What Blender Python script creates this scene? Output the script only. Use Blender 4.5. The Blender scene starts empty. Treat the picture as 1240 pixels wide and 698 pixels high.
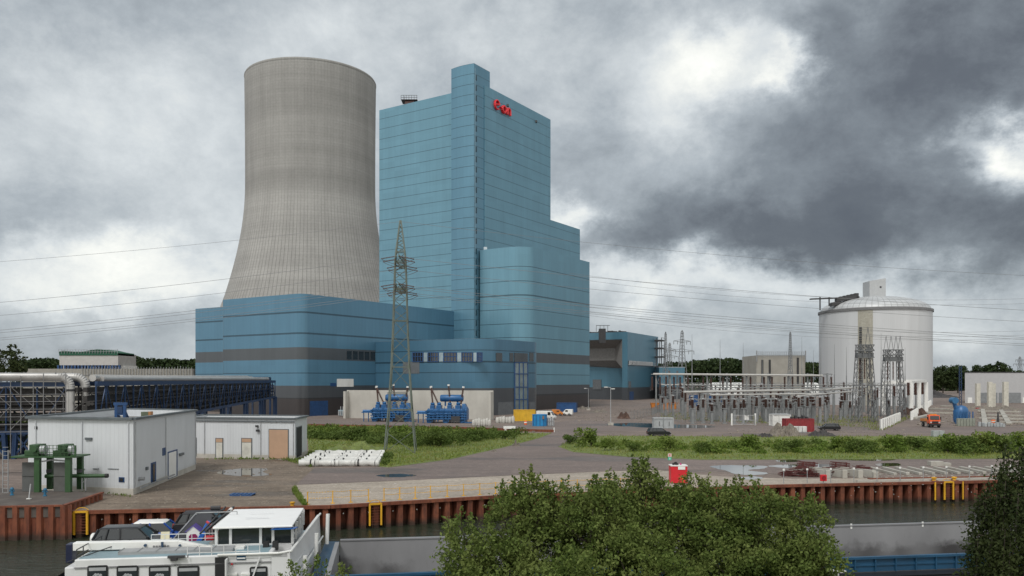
import bpy, math, random
import numpy as np
from mathutils import Vector, Matrix
random.seed(7); RNG = np.random.default_rng(11)
SC = bpy.context.scene; COL = SC.collection
# ---------------------------------------------------------------- camera
H = 10.0                      # eye height above the plant ground (standing on a bridge)
cd = bpy.data.cameras.new('camera'); cam = bpy.data.objects.new('camera', cd); COL.objects.link(cam)
cam.location = (0, 0, H); cam.rotation_euler = (math.radians(90), 0, 0)
cd.sensor_width = 36; cd.lens = 36 * 1000 / 1240; cd.shift_y = 113 / 1240
cd.clip_start = 0.5; cd.clip_end = 9000
SC.camera = cam
# ---------------------------------------------------------------- sky, sun, exposure
SUN_EL, SUN_AZ = math.radians(52), math.radians(205)     # azimuth clockwise from +Y: behind the camera, to its left
W = bpy.data.worlds.new('World'); SC.world = W; W.use_nodes = True
SC.view_settings.view_transform = 'Standard'; SC.view_settings.look = 'None'
SC.view_settings.exposure = 0.30; SC.view_settings.gamma = 1.0
def build_sky():
    nt = W.node_tree; N = nt.nodes; L = nt.links
    for n in list(N): N.remove(n)
    def sock(n, i, v):
        if isinstance(v, bpy.types.NodeSocket): L.new(v, n.inputs[i])
        elif v is not None: n.inputs[i].default_value = v
    def mth(op, a, b=None, c=None, clamp=False):
        n = N.new('ShaderNodeMath'); n.operation = op; n.use_clamp = clamp
        sock(n, 0, a); sock(n, 1, b); sock(n, 2, c); return n.outputs[0]
    def vm(op, a, b=None):
        n = N.new('ShaderNodeVectorMath'); n.operation = op
        sock(n, 0, a); sock(n, 1, b)
        return n.outputs['Value'] if op in ('DOT_PRODUCT', 'LENGTH') else n.outputs['Vector']
    tc = N.new('ShaderNodeTexCoord'); d = vm('NORMALIZE', tc.outputs['Generated'])
    sp = N.new('ShaderNodeSeparateXYZ'); L.new(d, sp.inputs[0])
    az = mth('ARCTAN2', sp.outputs[0], sp.outputs[1]); el = mth('ARCSINE', sp.outputs[2])
    cb = N.new('ShaderNodeCombineXYZ'); L.new(az, cb.inputs[0]); L.new(el, cb.inputs[1])
    p = cb.outputs[0]
    def noise(vec, scale, det, rough, dist=0.0):
        n = N.new('ShaderNodeTexNoise'); n.noise_dimensions = '3D'
        L.new(vec, n.inputs['Vector']); n.inputs['Scale'].default_value = scale
        n.inputs['Detail'].default_value = det; n.inputs['Roughness'].default_value = rough
        n.inputs['Distortion'].default_value = dist; return n
    st = vm('MULTIPLY', p, (1.0, 1.30, 1.0))
    wn = noise(st, 5.5, 9, 0.62)
    wv = vm('SUBTRACT', wn.outputs['Color'], (0.5, 0.5, 0.5))
    pw = vm('ADD', p, vm('MULTIPLY', wv, (0.24, 0.18, 0)))
    acc = 0.455
    # cloud masses: direction in the sky (given as px,py of the azimuth/elevation), angular size, brightness change
    B = [(60,20,260,90,-.10),(190,120,150,75,.12),(60,60,120,50,.08),(70,272,120,30,-.11),(150,332,210,34,.33),(60,352,80,16,-.14),(110,400,200,26,-.05),
         (520,50,130,70,.13),(350,40,90,50,.04),(700,50,90,50,.10),(160,190,280,170,.10),
         (866,58,48,38,.33),(948,60,24,22,.38),(800,120,50,40,.22),(905,20,60,20,.12),
         (1120,80,150,85,-.24),(1235,60,120,130,-.13),(980,150,100,55,-.05),(1010,215,150,60,-.08),(880,283,160,46,-.24),(1060,272,170,46,-.15),
         (1200,190,36,26,.44),(1240,205,50,30,.30),(1140,180,24,16,.18),(1225,305,70,50,-.18),
         (688,262,32,20,.40),(770,335,70,20,.26),(865,342,90,22,.24),(1010,345,100,22,.20),(1000,300,110,26,-.07),(1180,345,60,18,.10),(1190,380,90,22,.10),(960,395,220,30,.10)]
    for (px, py, sx, sy, am) in B:
        a0 = math.atan((px - 620) / 1000.0); e0 = math.atan((462 - py) / 1000.0 * math.cos(a0))
        k = math.cos(a0) ** 2
        q = vm('MULTIPLY', vm('SUBTRACT', pw, (a0, e0, 0)), (1000 / (sx * k), 1000 / (sy * math.cos(a0)), 0))
        g = mth('EXPONENT', mth('MULTIPLY', vm('DOT_PRODUCT', q, q), -0.7))
        acc = mth('MULTIPLY_ADD', g, am, acc)
    n1 = noise(st, 7.0, 12, 0.66, 0.12); n2 = noise(vm('ADD', st, (7.3, 2.1, 0)), 2.6, 4, 0.5, 0.2)
    acc = mth('MULTIPLY_ADD', mth('SUBTRACT', n1.outputs['Fac'], 0.5), 0.56, acc)
    acc = mth('MULTIPLY_ADD', mth('SUBTRACT', n2.outputs['Fac'], 0.5), 0.25, acc)
    # thinner, brighter overcast overhead and behind the viewer (it lights the fronts)
    back = mth('MULTIPLY', sp.outputs[1], -1.0); back = mth('MULTIPLY_ADD', back, 0.5, 0.5)
    ss = N.new('ShaderNodeMapRange'); ss.interpolation_type = 'SMOOTHSTEP'; L.new(back, ss.inputs[0])
    ss.inputs[1].default_value = 0.22; ss.inputs[2].default_value = 0.75; ss.inputs[3].default_value = 0.0; ss.inputs[4].default_value = 0.46
    acc = mth('ADD', acc, ss.outputs[0])
    cr = N.new('ShaderNodeValToRGB'); R = cr.color_ramp; R.elements[0].position = 0.0; R.elements[0].color = (.085, .095, .112, 1)
    R.elements[1].position = 1.0; R.elements[1].color = (.99, .985, .93, 1)
    for pos, c in ((.14, (.108, .121, .138, 1)), (.30, (.195, .220, .243, 1)), (.47, (.355, .392, .420, 1)), (.65, (.57, .605, .620, 1)), (.84, (.80, .81, .77, 1))):
        e = R.elements.new(pos); e.color = c
    L.new(acc, cr.inputs[0])
    sky = N.new('ShaderNodeTexSky'); sky.sky_type = 'NISHITA'; sky.sun_disc = False
    sky.sun_elevation = SUN_EL; sky.sun_rotation = SUN_AZ; sky.dust_density = 2.0
    x10 = vm('MULTIPLY', cr.outputs[0], (10, 10, 10))
    mx = N.new('ShaderNodeMix'); mx.data_type = 'RGBA'; mx.inputs[0].default_value = 0.94
    L.new(sky.outputs[0], mx.inputs[6]); L.new(x10, mx.inputs[7])
    bg = N.new('ShaderNodeBackground'); bg.inputs['Strength'].default_value = 0.1; L.new(mx.outputs[2], bg.inputs['Color'])
    out = N.new('ShaderNodeOutputWorld'); L.new(bg.outputs[0], out.inputs['Surface'])
build_sky()
W.cycles.sampling_method = 'MANUAL'; W.cycles.sample_map_resolution = 512
sd = bpy.data.lights.new('sun', 'SUN'); sd.energy = 1.4; sd.angle = math.radians(14); sd.color = (1.0, .98, .95)
sun = bpy.data.objects.new('sun', sd); COL.objects.link(sun)
sv = Vector((math.sin(SUN_AZ) * math.cos(SUN_EL), math.cos(SUN_AZ) * math.cos(SUN_EL), math.sin(SUN_EL)))
sun.rotation_euler = sv.to_track_quat('Z', 'Y').to_euler(); sun.location = (-100, -100, 200)
# ---------------------------------------------------------------- measuring helpers
def G(px, py, z=0.0):                                   # where the sight line of a photo point meets the level z
    Y = (H - z) * 1000.0 / (py - 462.0); return Vector(((px - 620) / 1000.0 * Y, Y, z))
def P(px, py, Y):                                       # the point of that sight line at distance Y
    return Vector(((px - 620) / 1000.0 * Y, Y, H + (462 - py) / 1000.0 * Y))
E1 = Vector((math.cos(math.radians(33)), -math.sin(math.radians(33)), 0)); E2 = Vector((math.sin(math.radians(33)), math.cos(math.radians(33)), 0))
CN = Vector((-9.7, 295, 0))                             # street corner of the boiler house: the plant's own axes
def F(a, b, z=0.0): return CN + E1 * a + E2 * b + Vector((0, 0, z))
SO = Vector((-4.9, 41, 0)); S1 = Vector((.9882, .153, 0)); S2 = Vector((-.153, .9882, 0))
def SH(s, t, z=0.0): return SO + S1 * s + S2 * t + Vector((0, 0, z))
ROTP = math.radians(-33); ROTS = math.radians(8.8)
# ---------------------------------------------------------------- mesh builder
class MB:
    def __init__(s): s.v = []; s.f = []
    def add(s, vs, fs):
        o = len(s.v); s.v += [tuple(v) for v in vs]; s.f += [tuple(i + o for i in f) for f in fs]; return s
    def box(s, x0, y0, z0, x1, y1, z1):
        return s.add([(x0,y0,z0),(x1,y0,z0),(x1,y1,z0),(x0,y1,z0),(x0,y0,z1),(x1,y0,z1),(x1,y1,z1),(x0,y1,z1)],
                     [(0,3,2,1),(4,5,6,7),(0,1,5,4),(1,2,6,5),(2,3,7,6),(3,0,4,7)])
    def prism(s, poly, z0, z1, cap=True):               # poly: list of (x,y), anticlockwise; z may be lists
        n = len(poly); za = z0 if isinstance(z0, (list, tuple)) else [z0] * n; zb = z1 if isinstance(z1, (list, tuple)) else [z1] * n
        vs = [(p[0], p[1], za[i]) for i, p in enumerate(poly)] + [(p[0], p[1], zb[i]) for i, p in enumerate(poly)]
        fs = [(i, (i + 1) % n, n + (i + 1) % n, n + i) for i in range(n)]
        if cap: fs += [tuple(range(n - 1, -1, -1)), tuple(range(n, 2 * n))]
        return s.add(vs, fs)
    def tube(s, p0, p1, r, n=6, r1=None, cap=True):
        p0, p1 = Vector(p0), Vector(p1); d = p1 - p0
        if d.length < 1e-6: return s
        d.normalize(); u = d.cross(Vector((0, 0, 1)) if abs(d.z) < .95 else Vector((1, 0, 0))).normalized(); w = d.cross(u)
        r1 = r if r1 is None else r1; vs = []
        for p, rr in ((p0, r), (p1, r1)):
            for k in range(n):
                a = 2 * math.pi * (k + .5) / n; vs.append(p + u * math.cos(a) * rr + w * math.sin(a) * rr)
        fs = [(k, (k + 1) % n, n + (k + 1) % n, n + k) for k in range(n)]
        if cap: fs += [tuple(range(n - 1, -1, -1)), tuple(range(n, 2 * n))]
        return s.add(vs, fs)
    def bar(s, p0, p1, w): return s.tube(p0, p1, w * .7071, 4)
    def path(s, pts, r, n=6):
        for a, b in zip(pts, pts[1:]): s.tube(a, b, r, n)
        return s
    def beam(s, p0, p1, w, h):                          # upright rectangular section
        p0, p1 = Vector(p0), Vector(p1); d = p1 - p0; q = Vector((-d.y, d.x, 0)).normalized() * (w / 2); k = Vector((0, 0, h / 2))
        vs = [p + a * q + b * k for p in (p0, p1) for a, b in ((-1, -1), (1, -1), (1, 1), (-1, 1))]
        return s.add(vs, [(3,2,1,0),(4,5,6,7),(0,1,5,4),(1,2,6,5),(2,3,7,6),(3,0,4,7)])
    def lathe(s, prof, n=32, c=(0, 0), closed=False):   # prof: list of (r,z)
        vs = []; m = len(prof)
        for r, z in prof:
            for k in range(n):
                a = 2 * math.pi * k / n; vs.append((c[0] + r * math.cos(a), c[1] + r * math.sin(a), z))
        fs = [(i * n + k, i * n + (k + 1) % n, (i + 1) * n + (k + 1) % n, (i + 1) * n + k) for i in range(m - 1) for k in range(n)]
        if not closed: fs += [tuple(range(n - 1, -1, -1)), tuple(range((m - 1) * n, m * n))]
        return s.add(vs, fs)
    def prof(s, pts, x0, x1, axis='y'):                 # side outline (x,z) extruded across y
        n = len(pts)
        vs = [(p[0], x0, p[1]) for p in pts] + [(p[0], x1, p[1]) for p in pts]
        fs = [(i, n + i, n + (i + 1) % n, (i + 1) % n) for i in range(n)] + [tuple(range(n)), tuple(range(2 * n - 1, n - 1, -1))]
        return s.add(vs, fs)
    def quad(s, a, b, c, d): return s.add([a, b, c, d], [(0, 1, 2, 3)])
    def slab(s, pts, th):                               # a flat polygon given thickness along its normal
        pts = [Vector(p) for p in pts]; nrm = (pts[1] - pts[0]).cross(pts[2] - pts[0]).normalized() * th; n = len(pts)
        vs = pts + [p - nrm for p in pts]
        return s.add(vs, [tuple(range(n)), tuple(range(2 * n - 1, n - 1, -1))] + [(i, n + i, n + (i + 1) % n, (i + 1) % n) for i in range(n)])
    def lattice(s, A, B, n, w, cross=True, two=False):  # bracing between two polylines (end points) A=(a0,a1), B=(b0,b1)
        a0, a1 = map(Vector, A); b0, b1 = map(Vector, B)
        for i in range(n):
            p, q = a0.lerp(a1, i / n), a0.lerp(a1, (i + 1) / n); r, t = b0.lerp(b1, i / n), b0.lerp(b1, (i + 1) / n)
            if cross: s.bar(p, t, w); s.bar(r, q, w)
            else: s.bar(*((p, t) if i % 2 else (r, q)), w)
        return s
    def xform(s, m): s.v = [tuple(m @ Vector(v)) for v in s.v]; return s
    def build(s, name, mat, parent=None, world=False, bevel=0, smooth=None, fix=True):
        me = bpy.data.meshes.new(name); vs = s.v
        if world and parent is not None:
            inv = wm(parent).inverted(); vs = [tuple(inv @ Vector(v)) for v in vs]
        me.from_pydata(vs, [], s.f); me.materials.append(mat)
        if fix:
            import bmesh
            bm = bmesh.new(); bm.from_mesh(me); bmesh.ops.recalc_face_normals(bm, faces=bm.faces); bm.to_mesh(me); bm.free()
        if smooth:
            me.polygons.foreach_set('use_smooth', [True] * len(me.polygons)); me.set_sharp_from_angle(angle=math.radians(smooth))
        o = bpy.data.objects.new(name, me); COL.objects.link(o)
        if parent is not None: o.parent = parent
        if bevel:
            b = o.modifiers.new('bevel', 'BEVEL'); b.width = bevel; b.segments = 2; b.limit_method = 'ANGLE'
        return o
def wm(o):
    m = o.matrix_basis.copy()
    while o.parent: o = o.parent; m = o.matrix_basis @ m
    return m
def tag(o, label, cat, group=None):
    o['label'] = label; o['category'] = cat
    if group: o['group'] = group
    return o
def thing(name, label, cat, loc=(0, 0, 0), rz=0, group=None):
    o = bpy.data.objects.new(name, None); COL.objects.link(o); o.empty_display_size = .5
    o.location = loc; o.rotation_euler = (0, 0, rz); return tag(o, label, cat, group)
def struct(o, kind='structure'): o['kind'] = kind; return o
KIDS = {}
def dup(root, loc, rz=None, label=None, scale=None):
    """A copy of a thing with copies of its parts and their sub-parts."""
    def cp(o, par):
        c = o.copy(); COL.objects.link(c)
        if par is not None: c.parent = par
        for k in [x for x in COL.objects if x.parent is o]: cp(k, c)
        return c
    r = cp(root, None); r.location = loc
    if rz is not None: r.rotation_euler = (0, 0, rz)
    if scale is not None: r.scale = scale
    if label: r['label'] = label
    return r
def round_poly(pts, rad, n=8):
    out = []; m = len(pts)
    for i in range(m):
        p = Vector(pts[i][:2]); r = rad[i] if isinstance(rad, (list, tuple)) else rad
        if r <= 0: out.append(tuple(p)); continue
        a = (Vector(pts[i - 1][:2]) - p).normalized(); b = (Vector(pts[(i + 1) % m][:2]) - p).normalized()
        p0, p1 = p + a * r, p + b * r; c = p + a * r + b * r     # right-angled corners
        a0 = math.atan2(p0.y - c.y, p0.x - c.x); a1 = math.atan2(p1.y - c.y, p1.x - c.x); dlt = (a1 - a0 + math.pi) % (2 * math.pi) - math.pi
        out += [(c.x + r * math.cos(a0 + dlt * k / n), c.y + r * math.sin(a0 + dlt * k / n)) for k in range(n + 1)]
    return out
def FP(pts): return [tuple(F(a, b)[:2]) for a, b in pts]
def SP(pts): return [tuple(SH(a, b)[:2]) for a, b in pts]
# ---------------------------------------------------------------- materials
class NT:
    def __init__(s, name):
        s.m = bpy.data.materials.new(name); s.m.use_nodes = True; s.t = s.m.node_tree; s.N = s.t.nodes; s.L = s.t.links
        s.b = s.N['Principled BSDF']; s.geo = s.N.new('ShaderNodeNewGeometry'); s.pos = s.geo.outputs['Position']
    def set(s, n, i, v):
        if isinstance(v, bpy.types.NodeSocket): s.L.new(v, n.inputs[i])
        elif v is not None: n.inputs[i].default_value = v
    def math(s, op, a, b=None, c=None, clamp=False):
        n = s.N.new('ShaderNodeMath'); n.operation = op; n.use_clamp = clamp; s.set(n, 0, a); s.set(n, 1, b); s.set(n, 2, c); return n.outputs[0]
    def noise(s, scale, det=4, rough=.55, vec=None, mul=None, dist=0):
        v = vec or s.pos
        if mul:
            q = s.N.new('ShaderNodeVectorMath'); q.operation = 'MULTIPLY'; s.L.new(v, q.inputs[0]); q.inputs[1].default_value = mul; v = q.outputs[0]
        n = s.N.new('ShaderNodeTexNoise'); s.L.new(v, n.inputs['Vector']); n.inputs['Scale'].default_value = scale; n.inputs['Detail'].default_value = det
        n.inputs['Roughness'].default_value = rough; n.inputs['Distortion'].default_value = dist; return n.outputs['Fac']
    def ramp(s, fac, stops, interp='LINEAR'):
        n = s.N.new('ShaderNodeValToRGB'); r = n.color_ramp; r.interpolation = interp
        r.elements[0].position = stops[0][0]; r.elements[0].color = (*stops[0][1], 1); r.elements[1].position = stops[-1][0]; r.elements[1].color = (*stops[-1][1], 1)
        for p, c in stops[1:-1]:
            e = r.elements.new(p); e.color = (*c, 1)
        s.L.new(fac, n.inputs[0]); return n.outputs[0]
    def mix(s, fac, a, b, mode='MIX'):
        n = s.N.new('ShaderNodeMix'); n.data_type = 'RGBA'; n.blend_type = mode
        for i, v in ((0, fac), (6, a), (7, b)):
            if isinstance(v, tuple) and len(v) == 3: v = (*v, 1)
            s.set(n, i, v)
        return n.outputs[2]
    def scale(s, colr, val):                             # colour times a value
        n = s.N.new('ShaderNodeVectorMath'); n.operation = 'SCALE'
        if isinstance(colr, tuple): n.inputs[0].default_value = colr
        else: s.L.new(colr, n.inputs[0])
        s.set(n, 3, val); return n.outputs[0]
    def remap(s, v, a, b, c, d):
        n = s.N.new('ShaderNodeMapRange'); s.set(n, 0, v)
        for i, x in enumerate((a, b, c, d)): n.inputs[i + 1].default_value = x
        return n.outputs[0]
    def sep(s, v=None):
        n = s.N.new('ShaderNodeSeparateXYZ'); s.L.new(v or s.pos, n.inputs[0]); return n.outputs
    def dot(s, vec, v=None):
        n = s.N.new('ShaderNodeVectorMath'); n.operation = 'DOT_PRODUCT'; s.L.new(v or s.pos, n.inputs[0]); n.inputs[1].default_value = vec; return n.outputs['Value']
    def bump(s, h, strength=.3, dist=.05):
        n = s.N.new('ShaderNodeBump'); n.inputs['Strength'].default_value = strength; n.inputs['Distance'].default_value = dist
        s.L.new(h, n.inputs['Height']); s.L.new(n.outputs[0], s.b.inputs['Normal'])
    def out(s, col, rough=.6, metal=0, spec=.5):
        if isinstance(col, tuple): col = (*col, 1)
        s.set(s.b, 'Base Color', col); s.set(s.b, 'Roughness', rough); s.set(s.b, 'Metallic', metal); s.b.inputs['Specular IOR Level'].default_value = spec; return s.m
def M(name, col, rough=.6, metal=0, var=.2, scale=1.2, dirt=None, bump=0, spec=.5):
    """Paint, metal, plastic: a base colour with uneven tone and, if given, patches of dirt."""
    t = NT(name); n = t.noise(scale, 5, .6); c = t.scale(col, t.remap(n, .25, .75, 1 - var, 1 + var))
    if dirt:
        d = t.noise(scale * .45, 6, .65, mul=(1, 1, .35)); c = t.mix(t.remap(d, .48, .72, 0, dirt[1]), c, dirt[0])
    if bump: t.bump(t.noise(scale * 6, 4), bump, .03)
    return t.out(c, rough, metal, spec)
# ================================================================ materials of the setting
def mat_ground(name, c0, c1, c2, s=.12, wet=.0, rough=.85, fine=9.0):
    t = NT(name); a = t.noise(s, 6, .65); b = t.noise(fine * .12, 6, .7); f = t.noise(fine, 3, .7)
    c = t.mix(t.remap(a, .35, .65, 0, 1), c0, c1); c = t.mix(t.remap(b, .52, .72, 0, .8), c, c2)
    g_ = t.noise(fine * .35, 5, .75); c = t.scale(c, t.remap(f, .25, .75, .66, 1.34)); c = t.scale(c, t.remap(g_, .3, .7, .75, 1.25)); tk = t.noise(.9, 4, .6, mul=(.06, 1, 1)); c = t.scale(c, t.remap(tk, .35, .65, .86, 1.10))
    w = t.remap(t.noise(s * .8, 4, .6, mul=(.45, 1.3, 1)), .56, .64, 0, 1)
    if wet: c = t.scale(c, t.remap(w, 0, 1, 1, 1 - wet))
    r = t.remap(w, 0, 1, rough, rough - wet * 1.1); t.bump(f, .35, .05)
    return t.out(c, r)
m_ground = mat_ground('bare_ground', (.200, .156, .134), (.130, .100, .085), (.265, .220, .190), wet=.35)
m_yard = mat_ground('yard_gravel', (.108, .083, .061), (.180, .140, .106), (.255, .212, .165), s=.16, wet=.3, fine=7)
m_road = mat_ground('asphalt', (.176, .138, .124), (.136, .108, .098), (.215, .172, .153), s=.07, wet=.3, rough=.8, fine=6)
m_apron = mat_ground('apron_concrete', (.335, .288, .240), (.28, .24, .198), (.40, .36, .31), s=.10, wet=.12, fine=5)
m_field = mat_ground('field', (.045, .085, .022), (.06, .10, .03), (.09, .11, .04), s=.01, fine=.2)
m_grassland = mat_ground('grass_soil', (.105, .150, .032), (.145, .175, .044), (.185, .170, .072), s=.16, fine=5)
def mat_puddle():
    t = NT('puddle_water'); t.bump(t.noise(2.0, 2), .02, .02); return t.out((.035, .03, .027), .03)
m_puddle = mat_puddle()
def mat_water():
    t = NT('canal_water'); a = t.noise(2.0, 5, .6, mul=(.35, 1.2, 1), dist=.3); b = t.noise(.13, 3, .5, mul=(.4, 1.2, 1))
    h = t.math('MULTIPLY', a, t.remap(b, .35, .7, .35, 1.3)); t.bump(h, .9, .30)
    return t.out((.026, .034, .022), .06)
m_water = mat_water()
def mat_rust():
    t = NT('rusted_steel'); a = t.noise(.9, 6, .65, mul=(1, 1, .4)); b = t.noise(3.5, 5, .7, mul=(1, 1, .3))
    c = t.mix(t.remap(a, .35, .68, 0, 1), (.120, .030, .014), (.235, .074, .035)); c = t.mix(t.remap(b, .45, .75, 0, .85), c, (.042, .018, .013))
    z = t.sep()[2]; z2 = t.math('ADD', z, t.math('MULTIPLY', t.noise(1.5, 3), .5))
    c = t.mix(t.remap(z2, -1.55, -1.15, .85, 0), c, (.03, .022, .016)); return t.out(c, .8)
m_rust = mat_rust()
m_yellow = M('yellow_paint', (.62, .33, .015), .5, dirt=((.2, .1, .02), .5))
m_white = M('white_paint', (.72, .72, .70), .4, var=.06, dirt=((.42, .40, .36), .35))
m_grey = M('grey_steel', (.30, .31, .32), .5, .3)
m_dark = M('dark_steel', (.045, .045, .048), .55, .2)
m_black = M('black_rubber', (.015, .015, .016), .7)
m_glass = M('dark_glass', (.018, .022, .026), .08, 0, .1, spec=.8)
m_concrete = M('weathered_concrete', (.37, .355, .325), .85, 0, .12, .25, dirt=((.23, .21, .18), .6), bump=.2)
# ================================================================ terrain and canal
QUAY = [(-150, 43.5), (-90, 54.9)] + [tuple(G(px, py)[:2]) for px, py in ((75, 620), (400, 613), (520, 606), (600, 601), (940, 588), (1225, 582))] + [(110, 92.5), (420, 140)]
b = MB(); n = len(QUAY); far = [(-5200, 6000), (-4000, 6500), (-2500, 7000), (-1200, 7200), (-300, 7300), (300, 7300), (1300, 7200), (2600, 7000), (4200, 6500), (5600, 5600)]
K = 40
for i, (q, f) in enumerate(zip(QUAY, far)):
    for k in range(K + 1):
        u = (k / K) ** 3; b.v.append((q[0] + (f[0] - q[0]) * u, q[1] + (f[1] - q[1]) * u, 0))
b.f = [(i * (K + 1) + k, (i + 1) * (K + 1) + k, (i + 1) * (K + 1) + k + 1, i * (K + 1) + k + 1) for i in range(n - 1) for k in range(K)]
struct(b.build('ground', m_ground))
b = MB(); b.quad((-400, -60, -2), (600, -60, -2), (600, 175, -2), (-400, 90, -2)); struct(b.build('water', m_water))
b = MB(); b.prism([(-300, -60), (400, -60), (400, 33), (-300, 31)], -4, .4); struct(b.build('canal_bank', m_grassland))
def sheet(name, pts, z, mat, kind='structure'):
    o = MB().add([G(px, py, z) for px, py in pts], [tuple(range(len(pts)))]).build(name, mat); return struct(o, kind)
sheet('yard_ground', [(78, 619.3), (130, 600), (190, 575), (237, 556), (300, 556.5), (374, 556), (380, 567.5), (358, 587), (373, 612.8), (240, 615.9)], .006, m_yard)
sheet('road', [(380, 567.5), (480, 565.5), (545, 556.5), (612, 541.5), (655, 530.5), (674, 522), (692, 518), (745, 519), (708, 526.5), (686, 535), (678, 541), (692, 548), (760, 554), (850, 557.3), (1050, 557), (1400, 555),
               (1400, 566), (1100, 569), (960, 574), (800, 568), (640, 574.5), (480, 582), (359, 587)], .010, m_road)
sheet('plant_road', [(372, 507), (480, 511), (590, 518), (700, 509), (900, 516), (1400, 519), (1400, 526), (1000, 524), (745, 522), (690, 520.5), (560, 519.5), (372, 516.5)], .008, m_road)
sheet('quay_apron', [(358.5, 587.6), (480, 582.6), (640, 575.2), (790, 569), (870, 577), (960, 580), (1100, 579), (1225, 577), (1400, 572), (1400, 575.5), (1225, 581.3), (940, 587.2), (600, 600.1), (520, 605), (400, 612), (373, 612.7)], .014, m_apron)
sheet('field', [(690, 466.5), (900, 467), (1130, 470), (1600, 470), (1600, 464.2), (690, 464)], .05, m_field)
def blob(pts, n=6, seed=0):                              # a soft outline through photo points
    r = random.Random(seed); out = []
    m = len(pts)
    for i in range(m):
        p0, p1, p2, p3 = (Vector(pts[(i + k - 1) % m]) for k in range(4))
        for k in range(n):
            t = k / n; q = .5 * ((2 * p1) + (p2 - p0) * t + (2 * p0 - 5 * p1 + 4 * p2 - p3) * t * t + (3 * p1 - p0 - 3 * p2 + p3) * t ** 3)
            out.append((q.x + r.uniform(-1.2, 1.2), q.y + r.uniform(-.25, .25)))
    return out
for k, pts in enumerate((((262, 573), (285, 568), (322, 567.5), (318, 572), (330, 575), (296, 577)), ((860, 565), (885, 563.5), (927, 564.5), (925, 567.5), (905, 569.5), (930, 573), (915, 575.5), (890, 574), (878, 570)),
                         ((930, 564.6), (960, 562.6), (1010, 563), (1000, 566.5), (962, 567)), ((1010, 556.6), (1050, 555.8), (1085, 557), (1050, 558.2)), ((893, 578.5), (915, 577.2), (924, 579.5), (905, 581)),
                         ((735, 514.2), (770, 512.5), (862, 516), (850, 518.3), (800, 518.5), (755, 516.5)), ((890, 531), (925, 529), (960, 531), (925, 533)), ((940, 558), (962, 557), (968, 559), (950, 560)),
                         ((456, 576), (480, 574), (505, 575.5), (490, 577.6), (468, 577.8)), ((1060, 562), (1085, 561), (1090, 564), (1068, 565)))):
    sheet('puddle', blob(pts, 6, k), .018, m_puddle)
# ================================================================ quay wall of sheet piling
def along(poly, step):
    out = []; carry = 0.0
    for a, c in zip(poly, poly[1:]):
        a, c = Vector((*a, 0)), Vector((*c, 0)); d = c - a; L = d.length; d.normalize(); nr = Vector((d.y, -d.x, 0)); s = carry
        while s < L: out.append((a + d * s, d, nr)); s += step
        carry = s - L
    return out
t = thing('quay_wall', 'rust red sheet pile quay wall rising out of the canal', 'quay wall', (*QUAY[2], 0))
b = MB(); vis = [(-60, 59.6)] + QUAY[2:9]; ring = []
dots = MB(); PITCH = 1.03
for k, (p, d, nr) in enumerate(along(vis, PITCH)):
    ring += [p + nr * .02, p + d * .40 + nr * .02, p + d * .47 - nr * .9, p + d * .96 - nr * .9]
    if k % 2: c = p + d * .70 - nr * .55 + Vector((0, 0, -.75 + random.uniform(-.04, .04))); dots.tube(c, c + nr * .12, .055, 6)
m = len(ring)
b.v = [(q.x, q.y, -.02) for q in ring] + [(q.x, q.y, -3.2) for q in ring]; b.f = [(i, i + 1, m + i + 1, m + i) for i in range(m - 1)]
b.build('sheet_piling', m_rust, t, world=True, fix=False)
dots.build('bolt', M('pale_bolt', (.75, .75, .72), .5), t, world=True)
b = MB()
for a, c in zip(vis, vis[1:]): b.beam((*a, -.06), (*c, -.06), .34, .26)
b.build('capping_beam', m_rust, t, world=True)
def ladder_frame(px, py, label, w=.95, posts=True, name='mooring_ladder'):
    g = G(px, py); i = min(range(len(vis) - 1), key=lambda k: (Vector(vis[k]) + (Vector(vis[k + 1]) - Vector(vis[k])) * .5 - Vector(g[:2])).length)
    d = Vector((*vis[i + 1], 0)) - Vector((*vis[i], 0)); d.normalize(); nr = Vector((d.y, -d.x, 0))
    t = thing(name, label, 'ladder' if posts else 'post', g); o = Vector(g) + nr * .24
    if posts:
        for s in (-1, 1): MB().bar(o + d * s * w / 2 + Vector((0, 0, -1.75)), o + d * s * w / 2 + Vector((0, 0, .03)), .14).build('rail', m_yellow, t, world=True)
        MB().bar(o - d * w / 2, o + d * w / 2, .15).build('top_bar', m_yellow, t, world=True)
        b = MB()
        for k in range(7): z = -.35 - .22 * k; b.bar(o - d * w / 2 - nr * .05 + Vector((0, 0, z)), o + d * w / 2 - nr * .05 + Vector((0, 0, z)), .035)
        b.build('rung', m_rust, t, world=True)
        pts = [o + d * (w / 2 * math.cos(a)) + Vector((0, 0, .28 * math.sin(a))) - nr * .3 for a in [math.pi * k / 8 for k in range(9)]]
        MB().path(pts, .028, 6).build('hand_hoop', m_yellow, t, world=True)
    else:
        MB().bar(o + Vector((0, 0, -1.75)), o + Vector((0, 0, .03)), .12).build('post', m_yellow, t, world=True)
ladder_frame(99, 619.5, 'yellow ladder frame on the rusty quay wall behind the white ship')
ladder_frame(454, 610, 'yellow ladder frame on the quay wall below the barrier rail gap')
ladder_frame(1147, 583.6, 'yellow ladder frame on the quay wall beside the drooping birch')
ladder_frame(1130.5, 584, 'slim yellow post on the quay wall just left of a yellow ladder', posts=False, name='fender_post')
ladder_frame(1164, 583.2, 'slim yellow post on the quay wall nearest the drooping birch', posts=False, name='fender_post')
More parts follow.
